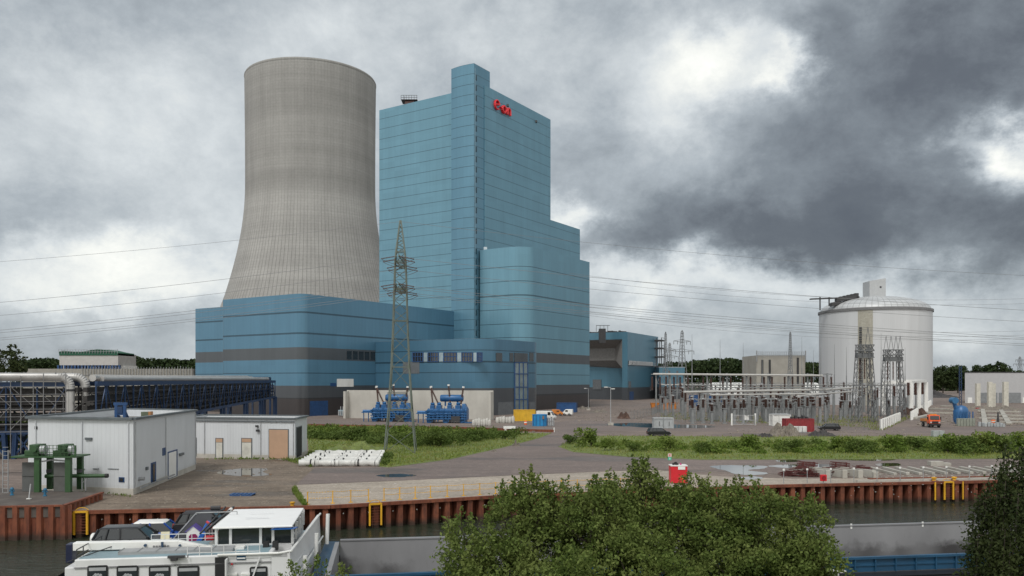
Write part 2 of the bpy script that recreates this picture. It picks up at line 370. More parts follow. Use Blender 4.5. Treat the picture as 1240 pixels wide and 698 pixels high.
# caisson platform in the corner of the quay
t = thing('mooring_platform', 'rusted sheet pile platform with a concrete deck in front of the green pumps', 'platform', (-50, 62, 0))
pp = [(-62, 58.6), tuple(G(20, 612.5, .62)[:2]), tuple(G(77, 611.5, .62)[:2]), tuple(G(124, 596, .62)[:2]), (-47, 73.5), (-62, 73.5)]
MB().prism(pp, -.3, .56).build('deck', M('platform_deck', (.075, .062, .055), .8, dirt=((.16, .14, .12), .6)), t, world=True)
b = MB(); ring = []
for k, (p, d, nr) in enumerate(along(pp[:4], .85)): ring += [p + nr * .16, p + d * .34 + nr * .16, p + d * .46 - nr * .06, p + d * .76 - nr * .06]
m = len(ring); b.v = [(q.x, q.y, .60) for q in ring] + [(q.x, q.y, -3.0) for q in ring]; b.f = [(i, i + 1, m + i + 1, m + i) for i in range(m - 1)]
b.build('sheet_piling', m_rust, t, world=True, fix=False)
b = MB()
for a, c in zip(pp[:4], pp[1:4]): b.beam((*a, .56), (*c, .56), .30, .12)
b.build('capping_beam', m_rust, t, world=True)
# ================================================================ cladding
def cladding(name, blue, lines=None, mod=None, band=None, dark=None, darker=None, rough=.34, metal=.30, zmax=64.0, w=.27):
    """Blue sheet-metal cladding with horizontal joints at given heights, a dark window band and a dark base."""
    t = NT(name); x, y, z = t.sep(); zz = t.math('DIVIDE', z, zmax); C = lambda c: tuple(c)
    st = [(0.0, blue)]
    ev = []
    dk = (.075, .082, .092); dr = (.052, .046, .047); ln = tuple(c * .40 for c in blue)
    cur = [blue]
    if darker: st = [(0, dr), (darker / zmax, tuple(c * .5 for c in dk)), ((darker + w) / zmax, dk), (dark / zmax, blue)]
    elif dark: st = [(0, dk), (dark / zmax, blue)]
    rest = [(l, l + w, ln) for l in (lines or [])] + ([(band[0], band[1], (.085, .095, .105))] if band else [])
    for lo, hi, c in sorted(rest): st += [(lo / zmax, c), (hi / zmax, blue)]
    col = t.ramp(zz, st + [(1.0, blue)], 'CONSTANT')
    if mod:
        f = t.math('FRACT', t.math('DIVIDE', t.math('SUBTRACT', z, mod[1]), mod[0])); hit = t.math('LESS_THAN', f, .24 / mod[0])
        col = t.mix(t.math('MULTIPLY', hit, .55), col, (.02, .04, .05))
    sp_ = mod[0] if mod else 4.9
    u = t.math('ADD', t.dot(tuple(E1)), t.dot(tuple(E2)))
    cell = t.N.new('ShaderNodeCombineXYZ'); t.L.new(t.math('FLOOR', t.math('DIVIDE', u, 6.2)), cell.inputs[0]); t.L.new(t.math('FLOOR', t.math('DIVIDE', z, sp_)), cell.inputs[1])
    wn = t.N.new('ShaderNodeTexWhiteNoise'); wn.noise_dimensions = '2D'; t.L.new(cell.outputs[0], wn.inputs['Vector'])
    col = t.scale(col, t.remap(wn.outputs['Value'], 0, 1, .965, 1.035))
    st_ = t.noise(.35, 5, .6, mul=(1, 1, .12)); col = t.scale(col, t.remap(st_, .3, .7, .94, 1.06))
    vj = t.math('LESS_THAN', t.math('FRACT', t.math('DIVIDE', u, 1.55)), .10); col = t.scale(col, t.remap(vj, 0, 1, 1, .94))
    t.bump(t.math('ADD', t.noise(.12, 3, .5), t.math('MULTIPLY', wn.outputs['Value'], .25)), .06, .6)
    return t.out(col, rough, metal)
TEAL = (.126, .260, .338); BLUE = (.088, .198, .288)
m_boiler = cladding('boiler_cladding', TEAL, mod=(3.95, 115.8 - 3.7))
m_stair = cladding('stair_cladding', (.104, .225, .310), mod=(3.6, 121.7 - 3.7))
m_bunker = cladding('bunker_cladding', TEAL, lines=[12.2, 24.8, 29.7, 34.6, 39.5, 44.4, 49.3], band=(16.5, 20.0), dark=8.6, darker=5.0)
m_hall = cladding('hall_cladding', BLUE, lines=[12.2, 23.5, 29.5], band=(16.2, 19.6), dark=8.6, darker=4.8)
m_entry = cladding('entrance_cladding', (.068, .162, .242), lines=[12.3, 15.5, 18.9], dark=7.9)
m_coal = cladding('conveyor_cladding', (.088, .20, .275), lines=[], dark=6.6)
m_deep = M('blue_steel', (.018, .062, .17), .45, .2, .25, dirt=((.03, .05, .09), .5))
m_roof = M('flat_roof', (.16, .16, .165), .85)
def on(px, py, pt, nrm):                                 # sight line of a photo point against an upright plane
    d = Vector(((px - 620) / 1000.0, 1, (462 - py) / 1000.0)); o = Vector((0, 0, H)); k = (Vector(pt) - o).dot(nrm) / d.dot(nrm); return o + d * k
def plate(px0, py0, px1, py1, pt, nrm, th=.25, proud=.06):   # box lying on that plane between two photo points
    a, c = on(px0, py0, pt, nrm), on(px1, py1, pt, nrm); h = Vector((c.x - a.x, c.y - a.y, 0)); d = h.normalized(); q = Vector((d.y, -d.x, 0))
    if q.dot(nrm) < 0: q = -q
    z0, z1 = min(a.z, c.z), max(a.z, c.z); p = [a - q * (th - proud), c - q * (th - proud), c + q * proud, a + q * proud]
    return MB().prism([tuple(v[:2]) for v in p], z0, z1)
# ================================================================ cooling tower
def mat_tower():
    t = NT('tower_concrete'); x, y, z = t.sep(); cx, cy = TC
    an = t.math('ARCTAN2', t.math('SUBTRACT', x, cx), t.math('SUBTRACT', y, cy))
    rib = t.math('FRACT', t.math('MULTIPLY', an, 132 / (2 * math.pi))); line = t.math('LESS_THAN', rib, .16)
    low = t.remap(z, 85, 118, 1, .35); lift = t.math('LESS_THAN', t.math('FRACT', t.math('DIVIDE', z, 1.5)), .14)
    ring = t.noise(.42, 4, .7, mul=(.03, .03, 1)); ring2 = t.noise(.06, 3, .6, mul=(.05, .05, 1)); st = t.noise(.22, 5, .65, mul=(1, 1, .10)); f = t.noise(1.0, 5, .7)
    c = t.mix(t.remap(ring2, .4, .62, 0, 1), (.345, .338, .324), (.298, .292, .280))
    c = t.scale(c, t.remap(ring, .3, .7, .93, 1.06)); c = t.scale(c, t.remap(st, .3, .7, .88, 1.07)); c = t.scale(c, t.remap(f, .3, .7, .92, 1.08))
    c = t.scale(c, t.math('SUBTRACT', 1, t.math('MULTIPLY', line, t.math('MULTIPLY', low, .34)))); c = t.scale(c, t.remap(lift, 0, 1, 1, .93))
    # the upper shell is darker, slightly more so near the rim
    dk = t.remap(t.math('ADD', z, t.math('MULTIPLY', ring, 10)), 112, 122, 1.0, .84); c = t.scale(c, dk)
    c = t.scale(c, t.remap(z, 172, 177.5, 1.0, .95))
    t.bump(t.math('ADD', t.math('MULTIPLY', line, -.6), f), .25, .25); return t.out(c, .9, 0, .2)
TC = ((377 - 620) * .464, 464.0)
m_tower = mat_tower()
def tr(z):
    if z < 56: return 46.3 + 11 * (1 - (z / 56.0) ** 1.9) 
    return 35.45 * math.sqrt(1 + ((z - 118) / (73.8 if z < 118 else 382)) ** 2)
t = thing('cooling_tower', 'huge grey concrete hyperboloid cooling tower behind the blue power station', 'cooling tower', (*TC, 0))
zs = [8 + 170 * k / 70 for k in range(71)]
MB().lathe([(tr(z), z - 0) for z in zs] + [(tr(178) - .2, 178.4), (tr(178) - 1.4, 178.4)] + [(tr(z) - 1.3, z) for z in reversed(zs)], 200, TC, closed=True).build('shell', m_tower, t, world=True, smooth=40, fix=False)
MB().lathe([(tr(177) + .03, 177.0), (tr(177) + .14, 177.2), (tr(177) + .14, 177.8), (tr(178), 178.0)], 200, TC, closed=True).build('rim_walkway', m_tower, t, world=True, smooth=30, fix=False)
b = MB()
for k in range(44):
    a0, a1, a2 = (2 * math.pi * (k + q) / 44 for q in (0, .5, 1)); f = lambda a, r, z: (TC[0] + r * math.cos(a), TC[1] + r * math.sin(a), z)
    b.bar(f(a1, tr(0) + 2, 0), f(a0, tr(8.5) - .6, 8.6), 1.1); b.bar(f(a1, tr(0) + 2, 0), f(a2, tr(8.5) - .6, 8.6), 1.1)
b.build('raker_frame', m_tower, t, world=True)
# ================================================================ boiler house
t = thing('boiler_house', 'tallest teal clad block with a stair tower and red lettering', 'building', F(0, 0))
MB().prism(FP([(-50.2, 0), (0, 0), (0, 46.4), (-50.2, 46.4)]), 0, 115.8).build('main_block', m_boiler, t, world=True)
MB().prism(FP([(-50.2, 46.42), (-.03, 46.42), (-.03, 71.5), (-50.2, 71.5)]), 0, 75.3).build('lower_block', m_boiler, t, world=True)
MB().prism(FP([(-49.1, .3), (-.3, .3), (-.3, 46.1), (-49.1, 46.1)]), 115.7, 115.86).build('roof', m_roof, t, world=True)
arc = [(-10.3 + 10 * k / 12, -6.2 - .55 * math.sin(math.pi * k / 12)) for k in range(13)]
st = MB().prism(FP(arc + [(-.3, 3.6), (-10.3, 3.6)]), 0, 121.7).build('stair_tower', m_stair, t, world=True)
b = MB()
nrm = E1
m_tw = M('stair_window', (.03, .06, .08), .15); m_alu = M('aluminium_frame', (.42, .48, .52), .4, .5)
first = None
for k in range(26):
    z = 26 + 3.6 * k
    if first is None:
        first = MB().prism(FP([(-.36, -5.2), (-.24, -5.2), (-.24, -4.5), (-.36, -4.5)]), 26, 27.9).build('window', m_tw, t, world=True)
    elif k < 26: o = first.copy(); COL.objects.link(o); o.location.z = 3.6 * k
MB().prism(FP([(-.29, -5.75), (-.2, -5.75), (-.2, -5.55), (-.29, -5.55)]), 22, 120).build('corner_trim', M('corner_trim', (.30, .42, .48), .35, .4), t, world=True)
# the red lettering on the street face: e . o n
b = MB(); LH = 3.9; a0 = .25
def LT(b_, z): return F(a0, b_, z)
p0 = on(597.5, 126.5, F(0, 0), E1); q0 = (p0 - CN).dot(E2); z0 = p0.z - 1.7; LK = .80
def stroke(pts, r=.50):
    for u, v in zip(pts, pts[1:]):
        A_, B_ = LT(q0 + u[0] * LK, z0 + u[1] * LK), LT(q0 + v[0] * LK, z0 + v[1] * LK); r = r if r < .38 else r * .66; b.tube(A_, B_, r, 8); b.tube(A_ + E1 * .45, B_ + E1 * .45, r, 8)
stroke([(2.0 + 1.75 * math.cos(a), 2.3 + 2.05 * math.sin(a)) for a in [math.radians(10 + 300 * k / 16) for k in range(17)]], .58)
stroke([(.5, 2.2), (3.6, 2.75)], .5)
stroke([(4.75, 1.9), (5.25, 1.95)], .55)
stroke([(7.7 + 1.45 * math.cos(a), 1.75 + 1.5 * math.sin(a)) for a in [2 * math.pi * k / 14 for k in range(15)]], .55)
stroke([(10.5, .1), (10.5, 3.2)], .55); stroke([(10.5, 2.2), (10.95, 2.95), (11.7, 3.2), (12.5, 2.9), (12.85, 2.2), (12.9, .1)], .55)
b.build('lettering', M('red_letter', (.68, .025, .035), .4, var=.05), t, world=True)
# roof gear at the far left end of the roof
c = P(491, 127, 312)
c = c + Vector((1, 5, 0)); rv = MB().box(c.x - 1.6, c.y - 2, 115.8, c.x + 1.9, c.y + 2, 117.0).build('roof_vent', M('oxide_red', (.10, .055, .05), .7), t, world=True)
b = MB()
for k in range(7):
    x = c.x - 3 + k; b.bar((x, c.y - 2.6, 117.3), (x, c.y - 2.6, 118.9), .12)
for z in (117.3, 118.1, 118.9): b.bar((c.x - 3, c.y - 2.6, z), (c.x + 3.2, c.y - 2.6, z), .12)
b.box(c.x - 3, c.y - 2.6, 117.2, c.x + 3.2, c.y + 2.4, 117.35); b.bar((c.x - 2, c.y, 117), (c.x - 2, c.y, 119.4), .12)
b.build('railing', m_dark, rv, world=True)
for (px, py) in ((614.5, 128), (649, 147.5)):
    c = on(px, py, F(0, 0), E1); MB().box(c.x - .5, c.y - .5, c.z - .4, c.x + .5, c.y + .5, c.z + .4).build('wall_lamp', m_dark, t, world=True)
# ================================================================ bunker block with the rounded corner
t = thing('bunker_block', 'mid height teal block with a rounded corner and dark base, under the red lettering', 'building', F(19, -3.4))
poly = FP(round_poly([(.3, -3.4), (19, -3.4), (19, 44), (.3, 44)], [0, 6.5, 0, 0], 14))
MB().prism(poly, 0, 56.4).build('wall', m_bunker, t, world=True, smooth=25)
MB().prism(FP(round_poly([(.6, -3.1), (18.7, -3.1), (18.7, 43.7), (.6, 43.7)], [0, 6.3, 0, 0], 10)), 56.3, 56.46).build('roof', m_roof, t, world=True)
c = F(2, -2.5, 56.4); MB().box(c.x - .6, c.y - .6, 56.4, c.x + .6, c.y + .6, 57.4).build('roof_vent', m_alu, t, world=True)
# ================================================================ turbine hall (long low block left)
t = thing('turbine_hall', 'long lower blue block with a dark window band in front of the cooling tower', 'building', F(-9, -78))
poly = FP(round_poly([(-44.3, -78), (-9, -78), (-9, -.1), (-44.3, -.1)], [1.2, 2.6, 0, 0], 10))
MB().prism(poly, 0, 35).build('wall', m_hall, t, world=True, smooth=25)
MB().prism(FP([(-72, -67), (-44.25, -67), (-44.25, -.2), (-72, -.2)]), 0, 34.4).build('side_wing', m_hall, t, world=True)
MB().prism(FP([(-42, -75), (-12, -75), (-12, -.4), (-42, -.4)]), 34.95, 35.05).build('roof', m_roof, t, world=True)
pt, nr = F(-9, 0), E1
plate(408, 459, 428, 468.5, pt, nr).build('white_panel', m_white, t, world=True)
plate(375, 486, 397, 506, pt, nr).build('gate', m_deep, t, world=True)
plate(400, 464, 407, 468, pt, nr).build('vent', m_deep, t, world=True)
for k in range(17):
    a = F(-9, -60 + 2.6 * k); q = MB().prism([tuple((a + E1 * u + E2 * v)[:2]) for u, v in ((-.1, 0), (.07, 0), (.07, 2.0), (-.1, 2.0))], 16.7, 19.2).build('window', m_glass, t, world=True)
# ================================================================ entrance block
t = thing('entrance_block', 'lowest blue block with rounded ends and a glazed strip, behind the yellow container', 'building', F(32.5, -47.5))
poly = FP(round_poly([(-8.9, -47.5), (32.5, -47.5), (32.5, -13), (-8.9, -13)], [0, 7, 7, 0], 14))
MB().prism(poly, 0, 22.4).build('wall', m_entry, t, world=True, smooth=25)
MB().prism(FP(round_poly([(-8.6, -47.2), (32.2, -47.2), (32.2, -13.3), (-8.6, -13.3)], [0, 6.8, 6.8, 0], 10)), 22.3, 22.46).build('roof', m_roof, t, world=True)
pf, nf = F(0, -47.5), -E2; pr, nr = F(32.5, 0), E1
m_pan = M('panel_grey', (.11, .12, .13), .5); m_lite = M('light_panel', (.30, .38, .42), .3, .3)
for x0, x1 in ((500, 512.5), (518.5, 531), (537.5, 553), (559.5, 572.5), (578, 584)):
    w = plate(x0, 427.2, x1, 438.2, pf, nf, .3, .10).build('window', m_glass, t, world=True)
    b = MB(); nn = 4
    for k in range(nn + 1):
        xx = x0 + (x1 - x0) * k / nn; p0, p1 = on(xx, 427.2, pf, nf) - E2 * .12, on(xx, 438.2, pf, nf) - E2 * .12; b.bar(p0, p1, .32 if k in (0, nn) else .2)
    for yy in (427.2, 432, 438.2): b.bar(on(x0, yy, pf, nf) - E2 * .12, on(x1, yy, pf, nf) - E2 * .12, .22)
    b.build('frame', m_deep, w, world=True)
for x0, x1 in ((512.8, 518.2), (531.3, 537.2), (553.3, 559.2), (572.8, 577.7)): plate(x0, 427.4, x1, 438, pf, nf, .3, .05).build('wall_panel', m_lite, t, world=True)
plate(488, 438.6, 508, 452.6, pf, nf, .3, .08).build('louvre', m_pan, t, world=True)
for x0, x1 in ((600.5, 608), (617, 621.5), (641, 646)):
    plate(x0, 427.4, x1, 438, pr, nr, .3, .08).build('window', m_glass, t, world=True)
plate(622.6, 427.4, 638.8, 439, pr, nr, .3, .12).build('window', m_glass, t, world=True)
g = plate(623, 439.2, 638.6, 497, pr, nr, .3, .10).build('glazed_strip', M('stair_glass', (.20, .25, .26), .12, .2, .3, .4), t, world=True)
b = MB()
for xx in (623, 628.4, 633.4, 638.6): b.bar(on(xx, 439.2, pr, nr) + E1 * .14, on(xx, 497, pr, nr) + E1 * .14, .34)
for yy in (439.2, 453, 469, 484, 497): b.bar(on(623, yy, pr, nr) + E1 * .14, on(638.6, yy, pr, nr) + E1 * .14, .30)
b.build('frame', m_deep, g, world=True)
plate(603, 487.5, 621.5, 505.5, pr, nr, .3, .08).build('gate', m_pan, t, world=True)
plate(640.5, 487, 648, 500, pr, nr, .3, .08).build('door', m_pan, t, world=True)
# ================================================================ firewall of the transformers
m_fw = M('firewall_concrete', (.46, .445, .41), .85, 0, .08, .4, dirt=((.33, .31, .28), .5), bump=.1)
t = thing('firewall', 'pale concrete blast wall with side walls around the blue transformers', 'wall', G(500, 507))
A, Bq = G(420, 506.5), G(597, 508.5); d = (Bq - A).normalized(); q = Vector((d.y, -d.x, 0))
A_ = A; L = (Bq - A).length
def FW(s, o, z=0): return A_ + d * s + q * o + Vector((0, 0, z))
def wallbox(s0, s1, o0, o1, h): return MB().prism([tuple(FW(*p)[:2]) for p in ((s0, o0), (s0, o1), (s1, o1), (s1, o0))], 0, h)
wallbox(0, L, 0, -.6, 7.6).build('back_wall', m_fw, t, world=True)
for s, ln in ((0, 2.2), (L * .40, 13), (L - .6, 2.2)): wallbox(s, s + .6, .02, ln, 7.3).build('side_wall', m_fw, t, world=True)
# ================================================================ coal conveyor building (right of the boiler house)
t = thing('conveyor_building', 'blue clad building with a grey hooded opening to the right of the bunker block', 'building', G(760, 485))
K0 = G(760, 485); u2 = Vector((.455, .89, 0)).normalized(); u1 = Vector((-u2.y, u2.x, 0))
def KP(l, dd, z): return K0 + u1 * l + u2 * dd + Vector((0, 0, z))
def kbox(l0, l1, d0, d1, z0, z1): return MB().prism([tuple(KP(*p, 0)[:2]) for p in ((l0, d0), (l0, d1), (l1, d1), (l1, d0))], z0, z1)
kbox(0, 60, 14, 54, 0, 36).build('rear_block', m_coal, t, world=True)
kbox(0, 60, 0, 13.98, 32.2, 36.02).build('head_wall', m_coal, t, world=True)
kbox(0, 3.0, 0, 13.98, 0, 32.18).build('corner_block', m_coal, t, world=True)
m_hood = M('hood_grey', (.23, .225, .22), .6, .1)
hood = MB()
hood.slab([KP(3, .1, 32.1), KP(60, .1, 32.1), KP(60, 9, 28), KP(10, 9, 28)], .3)
hood.slab([KP(10, 9, 28), KP(60, 9, 28), KP(60, 9, 21.5), KP(10, 9, 21.5)], .3)
hood.slab([KP(3, .1, 32.1), KP(10, 9, 28), KP(10, 9, 21.5), KP(3, .1, 17)], .3)
hood.slab([KP(3, .1, 17), KP(10, 9, 21.5), KP(60, 9, 21.5), KP(60, 13.9, 20.5), KP(3, 13.9, 17)], .3)
hood.build('hood', m_hood, t, world=True)
c = P(729, 405, 432); b = MB().box(c.x - 1.6, c.y - 1.5, 30, c.x + 1.8, c.y + 1.5, 37.5)
for k in range(4): b.bar((c.x - 3 + 2 * k, c.y, 36), (c.x - 3 + 2 * k, c.y, 39.3), .2)
b.bar((c.x - 3, c.y, 39.2), (c.x + 4, c.y, 39.2), .25); b.build('roof_plant', m_dark, t, world=True)
b = MB()
for k in range(24): p = KP(2 + 1.05 * k, 2, 36); b.box(p.x - .55, p.y - .6, 36, p.x + .55, p.y + .6, 36.4 + random.random() * .7)
b.build('roof_rail', m_dark, t, world=True)
pk, nk = KP(0, 0, 0), -u1
b = MB()
for z in (18.6,): b.prism([tuple(v[:2]) for v in (KP(-.02, .5, 0), KP(-1.6, .5, 0), KP(-1.6, 45, 0), KP(-.02, 45, 0))], z, z + .35)
for k in range(16): b.bar(KP(-1.5, 1 + 2.9 * k, 18.9), KP(-1.5, 1 + 2.9 * k, 20.2), .16)
b.bar(KP(-1.5, .6, 20.2), KP(-1.5, 45, 20.2), .14)
for k in range(7): p = KP(-.8, 2 + 6 * k, 19); b.box(p.x - .9, p.y - .7, 18.95, p.x + .9, p.y + .7, 20.9)
b.build('walkway', m_grey, t, world=True)
b = MB()
for z in (34, 29.5, 24.5, 19):
    b.prism([tuple(v[:2]) for v in (KP(-.02, 47, 0), KP(-4.0, 47, 0), KP(-4.0, 54, 0), KP(-.02, 54, 0))], z - .8, z)
    b.bar(KP(-4.0, 47, z + 1.1), KP(-4, 54, z + 1.1), .2)
for l in (-1, -4.0): b.bar(KP(l, 47.5, 0), KP(l, 47.5, 35), .35); b.bar(KP(l, 53.5, 0), KP(l, 53.5, 33), .3)
for i, (za, zb) in enumerate(((19, 24.5), (24.5, 29.5), (29.5, 34))): b.bar(KP(-4, 48, za), KP(-2, 53, zb), .4)
b.build('stair_platform', m_dark, t, world=True)
plate(762.3, 474.5, 767.2, 485.6, pk, nk, .3, .12).build('door', m_deep, t, world=True)
for x0, y0, x1, y1 in ((787, 467, 790, 474), (761, 462, 763.5, 470)): plate(x0, y0, x1, y1, pk, nk, .3, .3).build('louvre', m_pan, t, world=True)
p = KP(22, 13.9, 0); kbox(20, 25, 13.6, 13.95, 5.5, 11).build('gate', m_pan, t, world=True)
t = thing('service_building', 'small pale blue block beyond the switchyard bars, right of the hooded building', 'building', P(812, 480, 470) - Vector((0, 0, P(812, 480, 470).z)))
c = Vector(t.location); MB().box(c.x - 7.2, c.y - 4, 0, c.x + 7.2, c.y + 8, 17.8).build('wall', m_coal, t, world=True)
b = MB()
for k in range(2): x = c.x - 2 + 4.5 * k; b.box(x, c.y - 4.1, 2, x + 1.1, c.y - 3.9, 16)
b.build('louvre', m_pan, t, world=True); MB().box(c.x - 7.3, c.y - 4.1, 17.8, c.x + 7.3, c.y + 8.1, 18.1).build('roof', m_alu, t, world=True)
# ================================================================ white storage silo
def mat_silo():
    t = NT('silo_sheet'); x, y, z = t.sep(); an = t.math('ARCTAN2', t.math('SUBTRACT', x, 158.0), t.math('SUBTRACT', y, 360.0))
    rib = t.math('FRACT', t.math('MULTIPLY', an, 28.0)); c = t.scale((.52, .53, .545), t.remap(t.math('LESS_THAN', rib, .12), 0, 1, 1, .95))
    c = t.scale(c, t.remap(t.noise(.25, 5, .6, mul=(1, 1, .08)), .3, .7, .94, 1.05)); return t.out(c, .5, 0)
def mat_dome():
    t = NT('dome_sheet'); x, y, z = t.sep(); an = t.math('ARCTAN2', t.math('SUBTRACT', x, 158.0), t.math('SUBTRACT', y, 360.0))
    f = t.math('FRACT', t.math('MULTIPLY', an, 56 / (2 * math.pi))); r = t.math('FRACT', t.math('MULTIPLY', z, .75)); c = t.scale((.47, .48, .49), t.remap(t.math('LESS_THAN', f, .16), 0, 1, 1, .74))
    c = t.scale(c, t.remap(t.math('LESS_THAN', r, .14), 0, 1, 1, .80)); return t.out(t.scale(c, t.remap(t.noise(.4, 5, .6), .3, .7, .88, 1.12)), .5, .2)
TK = (158.0, 360.0); R = 22.7
t = thing('storage_silo', 'giant white cylindrical storage silo with a shallow ribbed dome', 'silo', (*TK, 0))
MB().lathe([(R, 0), (R, 39.9)], 96, TK).build('shell', mat_silo(), t, world=True, smooth=30)
MB().lathe([(R + .45, 39.5), (R + .45, 40.5), (R - .5, 40.7)], 96, TK, closed=True).build('rim', M('rim_grey', (.16, .16, .165), .6), t, world=True, smooth=30, fix=False)
MB().lathe([(R - .4, 40.4)] + [((R - .4) * math.cos(a), 40.4 + 6.4 * math.sin(a)) for a in [math.pi / 2 * k / 16 for k in range(1, 16)]] + [(.2, 46.8)], 96, TK).build('dome', mat_dome(), t, world=True, smooth=30)
hd = MB().prism([(TK[0] - 3.4, TK[1] - 3), (TK[0] + 3.6, TK[1] - 3), (TK[0] + 3.6, TK[1] + 4), (TK[0] - 3.4, TK[1] + 4)], 44, [53.4, 54.6, 54.6, 53.4]).build('head_house', M('head_sheet', (.40, .41, .42), .5, 0, .06), t, world=True)
MB().box(TK[0] + 1.0, TK[1] - 3.15, 50.4, TK[0] + 1.7, TK[1] - 2.9, 51.1).build('hatch', m_dark, hd, world=True)
vdir = Vector((-TK[0], -TK[1], 0)).normalized(); a0 = math.atan2(vdir.y, vdir.x)
def TP(da, r, z): return Vector((TK[0] + r * math.cos(a0 + da), TK[1] + r * math.sin(a0 + da), z))
da0, da1 = math.radians(-16), math.radians(-1.5)
b = MB(); n = 6
ps = [TP(da0 + (da1 - da0) * k / n, R + .12, 0)[:2] for k in range(n + 1)] + [TP(da1 - (da1 - da0) * k / n, R - .3, 0)[:2] for k in range(n + 1)]
b.prism([tuple(p) for p in ps], 0, 39.4).build('closing_panel', M('beige_panel', (.34, .325, .275), .7, dirt=((.25, .23, .19), .6)), t, world=True)
b = MB(); p0 = TP(math.radians(-13.2), R + .45, 0)
for k in range(26): z = 8 + k * .95; b.box(p0.x - .45, p0.y - .3, z, p0.x + .45, p0.y + .3, z + .55)
b.build('ladder_rung', m_dark, t, world=True)
t = thing('conveyor_bridge', 'dark open conveyor bridge running onto the silo dome from the left', 'conveyor', P(985, 368, 352))
b = MB(); A = P(981, 362.5, 352); C = P(1040, 360, 352)
b.beam(A, C, 1.6, .5); b.beam(P(1012, 364, 352), P(1036, 359.8, 352), 2.4, 1.5)
for k in range(6): p = P(1014 + 4.5 * k, 363 - 1.0 * k, 352); b.box(p.x - .7, p.y - 1, p.z - .6, p.x + .8, p.y + 1, p.z + .9)
b.beam(P(1006, 369.3, 352), P(1018, 366, 352), 2.0, 1.6)
b.build('belt', m_dark, t, world=True)
for px in (993, 1004, 1016): MB().bar(P(px, 360, 352), P(px, 376 if px < 1000 else 371, 352), .45).build('leg', m_dark, t, world=True)
# ================================================================ background buildings
t = thing('concrete_block_building', 'square bare concrete building with a scaffold rail around its roof', 'building', (136, 430, 0))
b = MB(); x0, x1 = P(916, 440, 420).x, P(975, 440, 420).x; b.box(x0, 420, 0, x1, 446, 23.2); b.build('wall', M('raw_concrete', (.34, .325, .29), .85, 0, .12, .3, dirt=((.25, .23, .2), .6)), t, world=True)
b = MB()
for k in range(24): x = x0 + (x1 - x0) * k / 23; b.bar((x, 419.6, 22), (x, 419.6, 25), .14)
for z in (23.6, 24.4, 25): b.bar((x0, 419.6, z), (x1, 419.6, z), .12)
for x in (x0, x1): b.bar((x, 419.5, 20), (x, 419.5, 25.6), .5)
b.build('railing', m_grey, t, world=True)
for px in (923, 932, 966): c = P(px, 440, 420); MB().box(c.x - .5, 419.7, 8, c.x + .5, 419.98, 21 if px < 940 else 22).build('slot_window', m_dark, t, world=True)
t = thing('warehouse', 'pale flat roofed warehouse with two grey roller doors near the blue machine', 'building', (232, 378, 0))
m_ware = M('warehouse_sheet', (.40, .40, .41), .55, 0, .05)
x0 = P(1168.5, 480, 378).x; b = MB().prism([(x0, 378), (x0 + 70, 378), (x0 + 94, 420), (x0 + 24, 420)], 0, 13.9); b.build('wall', m_ware, t, world=True)
MB().prism([(x0 - .15, 377.85), (x0 + 70.2, 377.85), (x0 + 94, 420.2), (x0 + 24, 420.2)], 13.9, 14.3).build('parapet', m_dark, t, world=True)
for a, c in ((1181, 1207.5), (1209.5, 1236)): MB().box(P(a, 480, 378).x, 377.8, .1, P(c, 480, 378).x, 377.97, 4.8).build('roller_door', M('roller_door', (.19, .20, .21), .5), t, world=True)
for a, c in ((1171.5, 1177), (1238, 1243)): MB().box(P(a, 480, 378).x, 377.8, .1, P(c, 480, 378).x, 377.97, 2.6).build('door', m_white, t, world=True)
m_col = M('column_concrete', (.50, .48, .42), .8)
for k, px in enumerate((1184, 1198.5, 1213.5, 1217.5)):
    o = MB().box(-.75 if k < 3 else -.9, -.6, 0, .75 if k < 3 else .9, .6, 9.2 + (k % 2) * .6).build('concrete_column', m_col); o.location = (P(px, 480, 318).x, 318 + 6 * (k == 2), 0)
    tag(o, 'bare concrete column standing on the building site before the warehouse doors', 'column', 'concrete columns before the warehouse')
t = thing('wrapped_building', 'distant building wrapped in grey sheeting on blue legs with green netting on top', 'building', P(108, 446, 420))
Yw = 420; x0, x1 = P(72, 440, Yw).x, P(143, 440, Yw).x; zt, zb = P(0, 428.5, Yw).z, P(0, 442.5, Yw).z
MB().box(x0, Yw, zb, x1, Yw + 20, zt).build('sheeting', M('scaffold_sheet', (.42, .41, .40), .7, 0, .12, .5), t, world=True)
b = MB(); n = 14
for k in range(n): xa, xb = x0 + (x1 - x0) * k / n, x0 + (x1 - x0) * (k + 1) / n; h0 = [1.1, 1.5, 1.3, 1.0, .7, .8, 1.2, 1.6, 2.0, 2.3, 2.2, 1.7, 1.2, .8, .5]; b.prism([(xa, Yw - .3), (xb, Yw - .3), (xb, Yw + 18), (xa, Yw + 18)], zt - .9, [zt + h0[k], zt + h0[k + 1], zt + h0[k + 1], zt + h0[k]])
b.build('netting', M('green_net', (.015, .085, .05), .8), t, world=True)
b = MB()
for k in range(22):
    x = x0 + (x1 - x0) * k / 21; b.bar((x, Yw - .6, zt), (x, Yw - .6, P(0, 423 + (k % 3) * .6, Yw).z), .16)
for z in (423.8, 426): b.bar((x0, Yw - .6, P(0, z, Yw).z), (x1, Yw - .6, P(0, z, Yw).z), .13)
b.build('scaffold_frame', m_grey, t, world=True)
for k in range(19): x = x0 - 1.2 + (x1 + 1.2 - x0) * k / 18; MB().box(x, Yw, 0, x + .9, Yw + 1, zb).build('leg', m_deep, t, world=True)
MB().box(x0 - 1, Yw + 4, zb - 2.5, x1 + 1.6, Yw + 18, zb - .05).build('pale_wall', m_white, t, world=True)
t = thing('conveyor_gallery', 'long pale concrete gallery wall behind the blue pipe bridge', 'wall', P(110, 455, 300))
